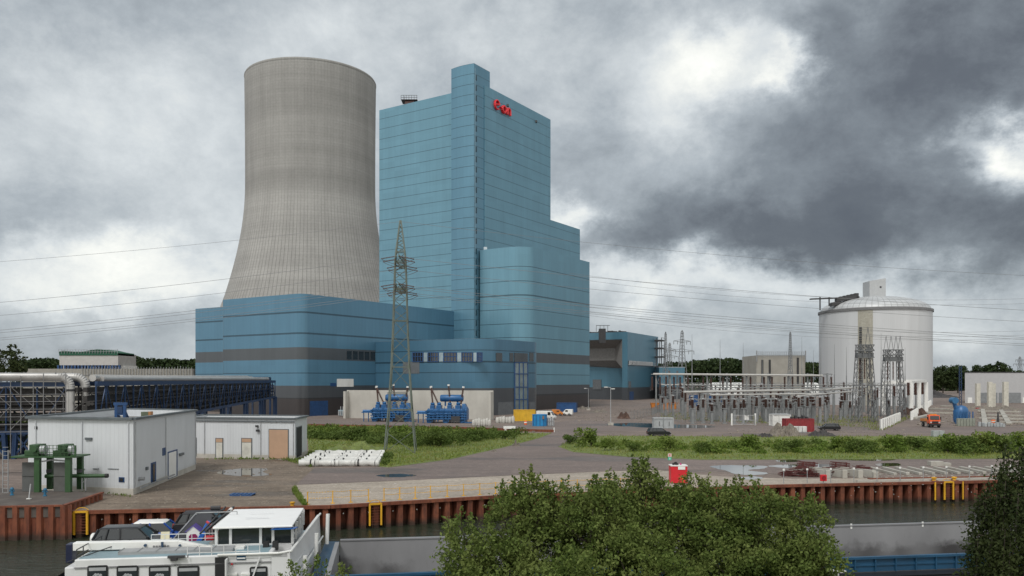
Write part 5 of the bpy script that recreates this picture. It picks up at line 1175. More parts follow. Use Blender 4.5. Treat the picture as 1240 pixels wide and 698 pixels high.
MB().box(2.6, -1.15, .45, 2.95, 1.15, .85).build('bumper', m_black, t, bevel=.05); MB().box(2.70, -.6, .95, 2.80, .6, 1.4).build('grille', m_black, t)
for s in (-1, 1):
    MB().box(2.70, s * .85 - .16, 1.0, 2.80, s * .85 + .16, 1.3).build('headlight', m_chr, t); MB().box(2.0, s * 1.35 - .1, 1.7, 2.15, s * 1.35 + .1, 2.3).build('mirror', m_black, t)
    for x in (1.9, -1.7): wheel(t, x, s * .98, .52, .34)
b = MB(); b.box(1.2, -.7, 2.75, 1.6, .7, 2.9); b.build('roof_light', M('beacon_orange', (.7, .25, .02), .3), t)
# ================================================================ building site on the right
loc = G(1169.5, 514.5) + Vector((0, 3, 0)); t = thing('site_mixer', 'tall blue round bodied machine with a raised drum on the building site', 'machine', loc)
b = MB(); b.lathe([(1.45, .3), (1.65, 1.0), (1.65, 3.0), (1.45, 3.6), (1.1, 4.1), (.4, 4.35)], 20, (.5, 0)); b.build('body', m_tblue, t, smooth=35); 
MB().add([], []).tube((-.6, 0, 3.7), (-1.15, 0, 5.1), .55, 12, .4).build('neck', m_tblue, t, smooth=40)
b = MB(); b.tube((-1.15, -.8, 5.5), (-1.15, .9, 5.5), .74, 18); b.build('drum', M('drum_blue', (.03, .13, .27), .4), t, smooth=40); b = MB(); b.box(-1.8, -2.15, .1, 2.2, -1.85, 1.2)
for k in range(6): b.box(-1.6 + .72 * k, -2.25, .1, -1.4 + .72 * k, -2.1, 3.0)
b.build('lower_frame', m_tblue, t)
for k in range(6):
    p = G(1160.5 + 3.6 * k, 516.3); o = MB().box(-.30, -.3, 0, .30, .3, 1.75).build('concrete_block', M('block_greenish', (.22, .235, .20), .85), bevel=.04); o.location = p; tag(o, 'upright grey green concrete block leaning before the blue site machine', 'block', 'upright blocks before the blue machine')
for k in range(9):
    p = G(1186 + 3.6 * k + (k % 2), 516.6 + .1 * k); o = MB().box(-.28, -.3, 0, .28, .3, 1.0 - .12 * (k % 3)).build('concrete_block', m_cgrey, bevel=.05); o.location = p; o.rotation_euler.z = random.uniform(-.3, .3); tag(o, 'small grey block in the row right of the blue site machine', 'block', 'small grey blocks on the site')
t = thing('concrete_block', 'lone grey cube standing on the road behind the green verge', 'block', G(1135.5, 529)); MB().box(-1.0, -.5, 0, 1.0, .5, 1.1).build('block', m_cgrey, t, bevel=.06); MB().box(-.02, -.52, .05, .02, -.49, 1.05).build('joint_seam', m_dark, t)
t = thing('traffic_barrel', 'orange barrel among the grey blocks on the building site', 'barrel', G(1202.5, 512.6)); MB().lathe([(.48, 0), (.48, .7), (.4, .8), (.1, .82)], 12).build('barrel', M('barrel_orange', (.62, .13, .02), .5), t, smooth=40); MB().lathe([(.5, .3), (.5, .5)], 12).build('band', m_white, t)
t = thing('site_post', 'dark tapered post on the building site beside the orange barrel', 'post', G(1208.5, 513)); MB().tube((0, 0, 0), (0, 0, 2.8), .34, 8, .12).build('post', m_dark, t); MB().box(-.5, -.4, 0, .5, .4, .25).build('foot', m_grey, t)
t = thing('site_crane', 'thin dark blue lattice mast behind the blue site machine', 'mast', (P(1163, 462, 330).x, 330, 0)); b = MB()
for sx in (-.5, .5): b.bar((sx, 0, 0), (sx, 0, 16), .16)
b.lattice(((-.5, 0, 0), (-.5, 0, 16)), ((.5, 0, 0), (.5, 0, 16)), 14, .1); b.build('mast', m_pb, t)
m_found = M('foundation_concrete', (.36, .345, .31), .85, 0, .15, .8, dirt=((.22, .19, .15), .6))
for k, (a, c) in enumerate((((1126, 496), (1168, 498)), ((1120, 501), (1158, 501.5)), ((1184, 499), (1236, 500)), ((1190, 503.5), (1245, 505)), ((1186, 507.5), (1240, 509)), ((1196, 512), (1250, 513.5)), ((1190, 497), (1193, 515)), ((1212, 498), (1222, 515)), ((1140, 492.5), (1166, 493.5)), ((1108, 508), (1124, 504)))):
    A_, B_ = G(*a), G(*c); o = MB().beam(A_ + Vector((0, 0, .25)), B_ + Vector((0, 0, .25)), 1.2, .5).build('foundation_beam', m_found, bevel=.05); tag(o, 'pale low concrete foundation strip on the muddy building site', 'foundation', 'foundation strips of the building site')
def mound(label, px0, px1, pyb, h, mat, depth=4, name='rubble_mound', seed=1, cat='mound'):
    a, c = G(px0, pyb), G(px1, pyb); w = (c - a).length; n, m = 26, 12; r = random.Random(seed); vs = []; fs = []
    for i in range(n + 1):
        for j in range(m + 1):
            u, v = i / n, j / m; e = max(0, math.sin(math.pi * u)) ** .7 * max(0, math.sin(math.pi * v)) ** .6
            bump = .55 + .25 * math.sin(5 * u * 3 + seed) + .25 * math.sin(9 * v + seed * 2 + 6 * u) + r.uniform(-.22, .22); vs.append((-w / 2 + w * u, depth * v, h * e * max(.1, bump) - .02))
    for i in range(n):
        for j in range(m): q = i * (m + 1) + j; fs.append((q, q + m + 1, q + m + 2, q + 1))
    o = MB().add(vs, fs).build(name, mat); o.location = (a + c) / 2; return tag(o, label, cat)
m_rub = mat_ground('rubble', (.19, .165, .135), (.12, .10, .085), (.27, .25, .22), s=1.2, fine=14); m_rubd = mat_ground('dark_rubble', (.05, .046, .045), (.035, .032, .032), (.09, .08, .08), s=1.2, fine=14); m_rubr = mat_ground('rusty_heap', (.10, .055, .038), (.06, .036, .03), (.15, .10, .08), s=1.2, fine=14)
mound('brown rubble mound on the road before the red container', 934, 976, 529, 2.6, m_rub, 5, seed=3)
mound('low dark rubble heap just right of the brown rubble mound', 984, 1016, 529, 1.4, m_rubd, 4, seed=5)
mound('flat dark heap left of the brown rubble mound', 918, 940, 530, .9, m_rubd, 3, seed=8)
mound('rusty earth heap at the end of the white slanting wall', 1109, 1131, 504, 2.6, m_rubr, 14, seed=4)
mound('brown earth bank behind the building site foundations', 1172, 1250, 497, 1.6, m_rub, 12, seed=9)
mound('long grey heap of material right behind the silo', 1127, 1167, 482, 4.2, m_rubd, 30, seed=12)
mound('scattered pale rubble strip at the corner of the bunker block', 698, 718, 496, 1.2, m_rub, 10, seed=14)
mound('pale rubble and pallets beside the roadside lamp', 716, 738, 500, 1.0, m_rub, 8, seed=15)
mound('rust brown stack beside the construction fence', 749, 765, 507.5, 2.0, m_rubr, 5, seed=16)
t = thing('steel_bundle', 'flat red bundle lying before the warehouse columns', 'bundle', G(1189, 496.5)); b = MB()
for k in range(4): b.bar((-1.9, .3 * k, .25), (1.9, .3 * k, .25), .28); b.bar((-1.7, .3 * k, .55), (1.6, .3 * k, .55), .28)
b.build('bars', M('bundle_red', (.42, .03, .035), .5), t)
# white tent hall far behind the switchyard
t = thing('storage_tent', 'long white tent roof far behind the switchyard busbars', 'tent', (P(866, 462, 560).x, 560, 0)); b = MB(); xa, xb = P(864, 462, 560).x, P(994, 462, 560).x; prf = [(math.cos(math.pi * k / 12) * 9, 1 + 8.2 * math.sin(math.pi * k / 12)) for k in range(13)]
b.add([(xa, 569 - y, z) for y, z in prf] + [(xb, 569 - y, z) for y, z in prf], [(i, i + 1, 14 + i, 13 + i) for i in range(12)] + [tuple(range(13)), tuple(range(25, 12, -1))]); b.build('canopy', m_white, t, world=True, smooth=40); MB().box(xa + 1, 561, 0, xb - 1, 577, 1.2).build('side_wall', m_grey, t, world=True)
# lamps
def lamp_post(label, px, py, h, double):
    t = thing('street_lamp', label, 'lamp post', G(px, py)); b = MB(); b.tube((0, 0, 0), (0, 0, h), .10, 8, .06)
    b.bar((0, 0, h), (-.9, 0, h + .1), .09)
    if double: b.bar((0, 0, h - .3), (.5, -.2, h - .25), .09)
    b.build('post', m_cap, t); MB().box(-1.5, -.2, h, -.7, .2, h + .16).build('lamp_head', m_white, t)
    if double: MB().box(.1, -.4, h - .4, .9, 0, h - .24).build('lamp_head', m_white, t)
    MB().box(-.6, -.4, 0, .6, .4, .55).build('base', m_plinth, t)
lamp_post('tall lamp post with two white heads before the conveyor building', 739.5, 515, 8.6, True)
lamp_post('tall lamp post at the right hand corner of the bunker block', 712.5, 497, 7.5, False)
lamp_post('lamp post with a white head beside the end of the blue pipe bridge', 300, 505, 7.6, False)
# ================================================================ quay furniture
def rail_run(label, pts, h=1.05, step=1.55):
    t = thing('barrier_rail', label, 'barrier', G(*pts[0])); ch = MB(); P3 = [G(*p) + Vector((0, .9, 0)) for p in pts]; pos = []
    for a, c in zip(P3, P3[1:]):
        n = max(1, round((c - a).length / step)); pos += [a.lerp(c, k / n) for k in range(n)]
    pos.append(P3[-1])
    for i, p in enumerate(pos):
        pb = MB(); pb.box(p.x - .035, p.y - .035, 0, p.x + .035, p.y + .035, h); pb.box(p.x - .16, p.y - .12, 0, p.x + .16, p.y + .12, .06); pb.build('post', m_yellow, t, world=True)
    for z in (h * .97, h * .52):
        ch = MB()
        for p, q in zip(pos, pos[1:]):
            n = 9
            for k in range(n):
                a, c = p.lerp(q, k / n), p.lerp(q, (k + .62) / n); zz = lambda f: z - .06 * 4 * f * (1 - f); ch.bar(a + Vector((0, 0, zz(k / n))), c + Vector((0, 0, zz((k + .62) / n))), .042)
        ch.build('chain', m_yellow, t, world=True)
    return t
rail_run('yellow posts and dotted chains along the quay, left of the ladder gap', [(369, 613.4), (400, 612), (444, 609.6)])
rail_run('yellow posts and dotted chains along the quay, right of the ladder gap', [(463, 608.4), (520, 605), (600, 600.2), (700, 596.3), (770, 593.8)])
t = thing('mooring_bollard', 'small yellow bollard at the rusty edge beside the apron corner', 'bollard', G(354, 613.6)); MB().lathe([(.16, 0), (.14, .22), (.22, .28), (.22, .36), (.08, .4)], 12).build('bollard', m_yellow, t, smooth=40); MB().box(-.3, -.3, 0, .3, .3, .05).build('base_plate', m_rust, t)
for px, py, l in ((1131, 582.7, 'small yellow bollard above the slim post left of the ladder frame'), (1155.5, 582.2, 'small yellow bollard right above the ladder frame by the birch')):
    t = thing('mooring_bollard', l, 'bollard', G(px, py)); MB().lathe([(.2, 0), (.16, .2), (.26, .26), (.26, .36), (.08, .4)], 12).build('bollard', m_yellow, t, smooth=40); MB().box(-.35, -.3, 0, .35, .3, .05).build('base_plate', m_rust, t)
o = MB().beam(G(1040, 584.8) + Vector((0, .5, .10)), G(1235, 580.6) + Vector((0, .5, .10)), .35, .16).build('kerb_stone', m_concrete); tag(o, 'pale kerb strip along the quay edge near the birch', 'kerb')
fp = thing('marker_post', 'thin grey post with a white cap along the quay storage area', 'post', (0, 0, 0), 0, 'thin white capped posts on the quay'); MB().tube((0, 0, 0), (0, 0, 1.35), .035, 6).build('post', m_grey, fp); MB().box(-.09, -.05, 1.3, .09, .05, 1.48).build('cap', m_white, fp)
for i, px in enumerate((949, 977.5, 1006, 1034, 1062, 1090, 1118, 1146, 1174, 1201, 1224)):
    p = G(px, 586.3 - (px - 949) * .02)
    if i == 0: fp.location = p
    else: dup(fp, p, random.uniform(-.3, .3))
t = thing('lifebuoy_box', 'small bright red box on a post at the quay edge', 'box', G(997, 586.2)); MB().box(-.3, -.15, .28, .3, .15, .9).build('box', M('signal_red', (.55, .015, .025), .4), t, bevel=.04); MB().lathe([(.12, 0), (.2, .01), (.2, .04)], 14).xform(Matrix.Translation((0, -.15, .6)) @ Matrix.Rotation(math.radians(90), 4, 'X')).build('ring', M('dark_red', (.25, .01, .015), .4), t); MB().tube((0, 0, 0), (0, 0, .3), .05, 6).build('post', m_grey, t)
# red cabinet half hidden by the tree
m_red = M('cabinet_red', (.56, .018, .028), .4, var=.08, dirt=((.35, .02, .03), .3))
t = thing('fuel_station', 'bright red cabinet with a white top label and hoses, behind the treetop', 'cabinet', G(822.5, 586)); MB().box(-.8, 0, .05, .8, 1.2, 1.7).build('cabinet', m_red, t, bevel=.03); MB().box(-.82, -.03, 1.7, .82, 1.22, 1.8).build('top_plate', m_white, t); MB().box(-.12, -.04, 1.38, .58, -.01, 1.68).build('label_plate', m_white, t)
b = MB(); b.box(-.58, .3, 1.8, -.4, .6, 1.98); b.tube((-.25, .4, 1.8), (-.35, .4, 2.08), .09, 8); b.tube((-.05, .4, 1.8), (-.28, .4, 2.05), .11, 8); b.build('hose', m_black, t); MB().tube((.25, .4, 1.8), (.18, .4, 1.98), .08, 8).build('filler_cap', M('pink_cap', (.5, .05, .2), .4), t)
t = thing('protection_post', 'thin yellow post with a cross bar before the red cabinet', 'post', G(827, 588.5)); b = MB(); b.tube((0, 0, 0), (0, 0, .95), .05, 8); b.build('post', m_yellow, t); MB().bar((-.3, 0, .75), (.3, 0, .75), .06).build('cross_bar', m_yellow, t)
t = thing('notice_sign', 'small white, red and green notice sign at the edge of the green verge', 'sign', G(811, 557.6)); MB().tube((0, .03, 0), (0, .03, .9), .035, 6).build('post', m_grey, t); MB().box(-.24, -.01, .42, .24, .02, .86).build('upper_panel', M('sign_pink', (.62, .45, .43), .5), t); MB().box(-.22, -.012, -.0, .22, .018, .40).build('lower_panel', M('sign_green', (.05, .42, .28), .5), t)
MB().box(-.05, -.02, .52, .05, -.011, .76).build('symbol', m_red, t); MB().box(-.03, -.02, .1, .07, -.013, .3).build('symbol', m_white, t)
# wrapped rolls on the meadow edge
m_wrap = M('white_wrap', (.56, .56, .54), .45, 0, .12, 1.2, dirt=((.38, .36, .33), .5), bump=.4)
for k in range(7):
    f = k / 6; a, c = G(359 + 20 * f, 566.0 - 12.5 * f), G(457.5 + 7 * f, 565.8 - 12.8 * f); d = c - a; h = .38 - .04 * (k % 2); n = 24
    b = MB()
    for i in range(n):
        r0, r1 = (.40 + .05 * math.sin(i * 1.7 + k) + .03 * math.sin(i * 4.1) for i in (i, i + 1)); b.tube(a + d * (i / n) + Vector((0, 1 + .1 * math.sin(i), h)), a + d * ((i + 1) / n) + Vector((0, 1 + .1 * math.sin(i + 1), h)), r0, 10, r1, cap=i in (0, n - 1))
    o = b.build('wrapped_roll', m_wrap, smooth=50); tag(o, ('white wrapped roll in front of all others at the meadow edge' if k == 0 else 'white wrapped roll lying behind the front roll at the meadow edge'), 'roll', None if k == 0 else 'wrapped rolls at the meadow edge')
    b = MB()
    for i in range(3): u = (i + .5 + .3 * (k % 2)) / 3.4; p = a + d * u + Vector((0, 1, h)); b.tube(p, p + d.normalized() * .12, .475, 10)
    b.build('strap', m_black, o)
# blue pallet on the yard
t = thing('blue_pallet', 'flat blue pallet frame lying on the bare yard', 'pallet', G(291.5, 601)); b = MB()
for y in (0, .5, 1.0): b.box(-.95, y - .06, 0, .95, y + .06, .12)
for k in range(6): x = -.9 + .36 * k; b.box(x - .12, -.08, .12, x + .12, 1.08, .15)
b.build('slat', M('pallet_blue', (.02, .07, .19), .6), t)
# rebar and concrete bays on the right part of the quay
m_rebar = M('rebar_rust', (.085, .022, .020), .8, .1, .35, 2)
def rebar_pile(label, px0, px1, py, h, seed, cage=None):
    r = random.Random(seed); a, c = G(px0, py), G(px1, py); t = thing('rebar_pile', label, 'rebar pile', a); b = MB(); w = (c - a).length
    for k in range(int(150 * w / 3.5)):
        u = r.random(); zz = h * r.random() ** 1.2 * math.sin(math.pi * min(max(u, .1), .9)); p = a + (c - a) * u + Vector((0, r.uniform(0, 2.2), .05 + zz)); ang = r.uniform(-.5, .5); L = r.uniform(.6, 1.6); b.bar(p - Vector((math.cos(ang), math.sin(ang), r.uniform(-.15, .15))) * L / 2, p + Vector((math.cos(ang), math.sin(ang), r.uniform(-.15, .15))) * L / 2, .05)
    b.build('bars', m_rebar, t, world=True)
    if cage:
        b = MB(); x0, x1, y0, y1 = cage; Y = a.y + 4; p0, p1 = P(x0, y1, Y), P(x1, y0, Y); n = 14
        for dy in (0, .7):
            for zz in (p0.z, (p0.z + p1.z) / 2, p1.z): b.bar((p0.x, Y + dy, zz), (p1.x, Y + dy, zz - .15 * (zz > p0.z)), .07)
            for k in range(n): x = p0.x + (p1.x - p0.x) * k / (n - 1); b.bar((x, Y + dy, p0.z), (x, Y + dy, p1.z - .1), .045)
        for x in (p0.x + .4, p1.x - .4): b.bar((x, Y, 0), (x, Y, p1.z), .12)
        b.build('cage_frame', m_rebar, t, world=True)
    return t
rebar_pile('dark red rebar pile with a raised cage, left of the concrete bays', 955, 998, 578, .9, 1, (968, 990, 559.5, 565))
rebar_pile('rebar heap with a cage in the first concrete bay', 1008, 1021, 577.5, .8, 2, (1008, 1029, 560, 566))
rebar_pile('small rebar heap in the second concrete bay', 1028, 1040, 577, .7, 3)
rebar_pile('rebar heap leaning on the third bay wall', 1040, 1058, 576.5, 1.0, 4, (1040, 1056, 565.5, 569))
for k, px in enumerate((1003.5, 1023.5, 1042.5, 1061)):
    a = G(px, 579.5); t = MB(); t.box(-.25, 0, 0, .25, .5, .85 if k < 3 else .65); t.add([(-.26, .5, 0), (.26, .5, 0), (-1.2, 6.0, 0), (-1.7, 6.0, 0), (-.2, .5, .8), (.2, .5, .8), (-1.3, 6.0, .6), (-1.7, 6.0, .6)], [(0,1,2,3),(4,5,6,7),(0,1,5,4),(1,2,6,5),(2,3,7,6),(3,0,4,7)])
    o = t.build('bay_wall', m_found, bevel=.03); o.location = a; tag(o, ('pale concrete bay wall nearest the red quay box', 'pale concrete bay wall, second from the red quay box', 'pale concrete bay wall with rebar leaning on its right', 'lower pale concrete bay wall beside the first sleepers')[k], 'wall')
for k in range(11):
    px = 1062 + 15.5 * k; a, c = G(px - 8, 568.2 - .08 * k), G(px + 22, 576 - .25 * k); o = MB().beam(a + Vector((0, 0, .14)), c + Vector((0, 0, .14)), .36, .28).build('concrete_sleeper', m_found, bevel=.03); tag(o, 'long pale concrete sleeper lying slantwise on the quay', 'sleeper', 'concrete sleepers on the quay')
o = MB().box(-1.3, 0, 0, .2, 1.0, .55).box(.25, .2, 0, 1.2, 1.0, .35).build('concrete_slab', m_found, bevel=.03); o.location = G(1141, 564.8); tag(o, 'pale stacked concrete slabs lying behind the quay sleepers', 'slab')
o = MB().beam(G(1052, 580.6) + Vector((0, 0, .05)), G(1225, 577.4) + Vector((0, 0, .05)), .5, .10).build('rail_strip', m_rust); tag(o, 'thin rusty crane rail lying along the quay before the sleepers', 'rail')
# rusty edging of the overgrown basin
t = thing('basin_wall', 'thin rusty sheet edging along the back of the overgrown basin', 'edging', G(380, 517)); b = MB(); pts = [(374, 516.2), (470, 518.2), (560, 520), (636, 522.6), (671, 523.6)]
for a, c in zip(pts, pts[1:]): b.beam(G(*a) + Vector((0, 0, .2)), G(*c) + Vector((0, 0, .2)), .3, .55)
b.build('edging', m_rust, t, world=True); MB().tube(G(671, 523.6), G(671, 523.6) + Vector((0, 0, .9)), .12, 8).build('end_post', m_white, t, world=True)
for k, (px, py) in enumerate(((625, 541), (598, 547.5), (646, 524.5))): o = mound(('pale stone heap at the bend of the road', 'flat pale slab on the grass beside the road', 'pale slab at the back edge of the basin')[k], px - (5, 4, 3)[k], px + (5, 4, 3)[k], py, (1.0, .4, .5)[k], m_rub, 1.5, 'stone_heap', 20 + k, 'stones')

# loose stones and scraps lying about
m_scrap = M('scrap', (.22, .19, .16), .85, 0, .6, 3)
def litter(poly_px, n, s0, s1, mat, seed):
    r = random.Random(seed); b = MB(); (xa, ya), (xb, yb) = poly_px
    for _ in range(n):
        p = G(r.uniform(xa, xb), r.uniform(ya, yb)); s = r.uniform(s0, s1); a = r.uniform(0, 3.1); d = Vector((math.cos(a), math.sin(a), 0)) * s * r.uniform(.6, 1.6); b.tube(p + Vector((0, 0, s * .25)) - d, p + Vector((0, 0, s * r.uniform(.1, .4))) + d, s * r.uniform(.3, .8), 5, s * r.uniform(.2, .6))
    o = b.build('debris', mat); o['kind'] = 'stuff'
litter(((130, 572), (352, 613)), 420, .025, .09, m_scrap, 1); litter(((240, 557), (372, 575)), 160, .03, .10, m_scrap, 2); litter(((1112, 494), (1240, 516)), 420, .10, .45, m_scrap, 3)
litter(((690, 492), (800, 512)), 260, .06, .28, m_scrap, 4); litter(((880, 519), (1100, 526)), 160, .06, .22, m_scrap, 5); litter(((380, 584), (1200, 604)), 120, .02, .06, m_bag, 6); litter(((1040, 571), (1220, 579)), 160, .04, .13, m_found, 7); litter(((560, 506), (720, 519)), 120, .05, .16, m_scrap, 8); litter(((420, 508), (600, 516)), 100, .05, .15, m_scrap, 9)
# ================================================================ the inland ship in the foreground
m_ship = M('ship_white', (.66, .665, .67), .35, 0, .06, .7, dirt=((.45, .44, .42), .35)); m_hold = M('hold_grey', (.235, .235, .245), .55, .2, .16, .25, dirt=((.12, .115, .115), .5)); m_hull = M('hull_black', (.013, .013, .015), .45); m_sblue = M('gunwale_blue', (.014, .066, .132), .4, 0, .2, .8, dirt=((.02, .04, .07), .5)); m_deckb = M('deck_blue_grey', (.20, .285, .32), .6, 0, .15, 1, dirt=((.12, .15, .17), .5)); m_red2 = M('red_plastic', (.5, .03, .04), .4)
ship = thing('cargo_ship', 'long inland cargo ship, white living quarters left and an empty grey hold right', 'ship', SH(0, 0, -2), ROTS)
def L3(s, t, z): return (s, t, z + 2)                    # ship-local: along, across, height over the plant ground
def sbox(b, s0, t0, z0, s1, t1, z1): return b.box(s0, t0, z0 + 2, s1, t1, z1 + 2)
def SB(name, mat, s0, t0, z0, s1, t1, z1, par=None, **k): return sbox(MB(), s0, t0, z0, s1, t1, z1).build(name, mat, par or ship, **k)
# hull below the deck
hp = [(-18.6, .6), (-16.5, -1.0), (70, -1.0), (70, 9.6), (-16.5, 9.6), (-18.6, 8.2)]
b = MB()
ring = lambda z, k: [(s, t, z + 2) for s, t in hp]
n = len(hp); b.v = ring(-3.2, 0) + ring(-.35, 0); b.f = [(i, (i + 1) % n, n + (i + 1) % n, n + i) for i in range(n)]; b.build('hull', m_hull, ship)
SB('side_deck', m_hull, -4.6, -1.0, -.42, 69, -.08, -.34); SB('side_deck', m_hull, -4.6, 8.75, -.42, 69, 9.6, -.34)
b = MB(); sbox(b, -4.2, -.06, -.30, 69, .02, .50); sbox(b, -4.2, -.20, .40, 69, .04, .52); sbox(b, -4.2, -.12, .02, 69, -.06, .10); 
for k in range(60): s = -4 + 1.2 * k; sbox(b, s, -.17, -.30, s + .07, -.06, .40)
b.build('near_coaming', m_sblue, ship)
def mat_hold():
    t = NT('hold_wall'); x, y, z = t.sep(); c = t.scale((.25, .25, .26), t.remap(t.noise(.3, 5, .6, mul=(1, 1, .4)), .3, .7, .85, 1.12))
    n = t.math('ADD', z, t.math('MULTIPLY', t.noise(.55, 6, .7), -2.4)); pm = t.remap(t.noise(.11, 3, .6, mul=(1, 1, .2)), .46, .58, 0, 1); c = t.mix(t.math('MULTIPLY', t.remap(n, -2.35, -1.75, .9, 0), pm), c, (.035, .033, .034)); s = t.noise(3, 5, .7, mul=(1, 1, .2)); c = t.mix(t.remap(s, .62, .78, 0, .4), c, (.13, .12, .11))
    return t.out(c, .5, .1)
m_holdw = mat_hold()
b = MB(); sbox(b, -4.0, 8.55, -1.6, 69, 8.75, .55); b.build('far_hold_wall', m_holdw, ship); SB('hold_floor', m_hull, -4.1, .02, -1.75, 69, 8.6, -1.6)
SB('hold_bulkhead', m_holdw, -4.3, .03, -1.6, -4.05, 8.54, .50)
b = MB(); sbox(b, -4.0, 8.50, .55, 69, 8.85, .62); b.build('coaming_rail', m_hold, ship)
b = MB()
for k in range(14): s = 3.1 + 5.1 * k; sbox(b, s, 8.52, .38, s + .11, 8.56, .72)
b.build('marker_bolt', m_white, ship)
SB('bollard', m_white, 22.1, -.75, -.34, 22.35, -.45, -.1); MB().box(21.9, -.8, 1.88, 22.75, -.35, 1.96).build('bollard_cap', m_white, ship)
# superstructure
cabin = MB(); A = -15.55; Bs = -5.55
sbox(cabin, A, -.55, -2.0, Bs - 1.2, 3.3, 1.77); cabin.build('cabin', m_ship, ship, bevel=.05)
b = MB(); sbox(b, A, 3.32, -2.0, -12.55, 9.2, .68); sbox(b, A - 1.5, 3.4, .42, A - .01, 9.1, .66); b.build('car_deck', m_deckb, ship); b = MB(); sbox(b, -12.53, 3.32, -2.0, Bs, 9.2, 1.13); b.build('play_deck', m_deckb, ship)
SB('roof_deck', m_deckb, A + .15, -.40, 1.77, Bs - 1.4, 3.2, 1.79)
b = MB(); sbox(b, A + 1.7, .1, 1.78, A + 6.9, 1.0, 1.93)
for k in range(6): sbox(b, A + 1.7 + .85 * k, .08, 1.93, A + 1.74 + .85 * k, 1.02, 1.96)
b.build('hatch_cover', M('hatch_grey', (.27, .275, .28), .6), ship)
b = MB(); sbox(b, A, -.60, 1.36, Bs - 1.2, -.55, 1.42); b.build('rubbing_strake', m_hold, ship)
def mats_curtain(): return M('lace_curtain', (.34, .35, .36), .7)
m_win = M('cabin_glass', (.03, .036, .04), .08, 0, .2, 2); m_cur = mats_curtain(); m_frm = M('window_rubber', (.02, .02, .022), .4)
def ship_t(px, py, tt=-.55):                             # ship-local s and height of a photo point on an upright plane t = tt
    p = on(px, py, SH(0, tt), -S2); d = p - SO; return d.dot(S1), p.z
for k, (x0, x1, y0) in enumerate(((106, 131, 685.2), (141.5, 168, 685.5), (180.5, 206.5, 685.5), (215, 241.5, 685.8), (302.5, 324, 686.5))):
    s0, zt = ship_t(x0, y0); s1, _ = ship_t(x1, y0); zb = zt - .85; r = .09
    w = MB().prof([(x, z + 2) for x, z in round_poly([(s0, zb), (s1, zb), (s1, zt), (s0, zt)], r, 4)], -.60, -.50).build('window_frame', m_frm, ship)
    g = SB('pane', m_win, s0 + .07, -.612, zb + .07, s1 - .07, -.59, zt - .08, w)
    SB('blind', m_cur, s0 + .08, -.618, zt - .24, s1 - .08, -.611, zt - .09, w)
    b = MB(); cx = (s0 + s1) / 2
    for i in range(9): a = math.pi * 2 * i / 9; b.tube((cx + .17 * math.cos(a), -.617, zb + 2.32 + .12 * math.sin(a)), (cx + .17 * math.cos(a), -.611, zb + 2.32 + .12 * math.sin(a)), .06 + .02 * (i % 2), 6)
    if k in (0, 1, 2): b.build('lace_pattern', m_cur, w)
s0, zt = ship_t(260.5, 673.5); s1, _ = ship_t(276, 673.5); dr = SB('doorway', m_frm, s0, -.60, -1.2, s1, -.50, zt - .06); SB('door_leaf', m_ship, s1 - .05, -1.05, -1.2, s1 + .02, -.58, zt - .1, dr)
s0, zt = ship_t(286.5, 672.5); s1, zb = ship_t(298, 678); w = SB('vent_window', m_sblue, s0, -.60, zb, s1, -.5, zt, bevel=.03); SB('vent_shutter', m_white, s0 + .03, -.615, zb + .06, s1 - .02, -.6, zb + .12, w)
s0, zt = ship_t(281, 683); MB().tube((s0, -.62, zt + 2), (s0, -.55, zt + 2), .05, 10).build('lifebuoy_hook', m_red2, ship)
b = MB(); s0, z0 = ship_t(296, 698); s1, z1 = ship_t(300, 677); b.bar((s0 - .6, -.64, -.2), (s1 + .55, -.64, z1 + 2 + .05), .07); b.build('stair_stringer', m_ship, ship)
b = MB()
for x in (276.5, 292): s, z = ship_t(x, 696); sbox(b, s, -.72, z - .03, s + .42, -.5, z + .07)
b.build('step_trim', m_white, ship)
b = MB(); s0, z0 = ship_t(204, 675.5); sbox(b, s0, -.75, z0, s0 + .75, -.55, z0 + .10); sbox(b, s0 + .15, -.8, z0 - .12, s0 + .42, -.6, z0 + .02); b.bar((s0 + .9, -.7, z0 + 2), (s0 + .9, -.7, z0 + 2.14), .04); b.build('bracket', m_dark, ship)
# bulwark of the front end of the quarters
b = MB()
b.slab([L3(-8.7, -.58, 1.6), L3(-5.9, -.58, 1.6), L3(-5.9, -.58, 1.78), L3(-8.7, -.58, 1.78)], .10)
b.slab([L3(-6.75, -.58, -1.2), L3(-5.6, -.58, -1.2), L3(-5.9, -.58, 1.78), L3(-6.75, -.58, 1.78)], .10)
b.slab([L3(-5.6, -.6, -1.0), L3(-5.1, 9.2, -1.0), L3(-5.25, 9.2, 2.05), L3(-5.9, -.6, 1.78)], .12)
b.slab([L3(-5.7, -.5, 1.0), L3(-6.6, -.5, 1.0), L3(-6.6, 9.0, 1.0), L3(-5.35, 9.0, 1.0)], .08)
b.build('bulwark', m_ship, ship)
b = MB(); b.path([L3(-9.2, -.62, 1.8), L3(-6.4, -.62, 1.8), L3(-5.85, -.4, 1.84), L3(-5.2, 9.2, 2.1)], .06, 8); b.path([L3(-5.62, -.5, .55), L3(-5.05, 9.2, .75)], .05, 8); b.build('bulwark_rail', m_white, ship)
for (s, tt, z0, z1) in ((-5.35, .7, -.1, 1.35), (-5.1, 4.6, .2, 1.75), (-4.75, 8.3, .45, 2.2)):
    b = MB(); b.tube(L3(s, tt, z0), L3(s + .05, tt + .1, z1), .11, 10); b.build('fender_post', m_white, ship, smooth=40)
b = MB(); b.slab([L3(-5.45, -.8, -.8), L3(-4.4, -.8, -.5), L3(-4.1, 9.3, .40), L3(-4.9, 9.3, .42)], .08); b.build('fore_gangway', m_sblue, ship)
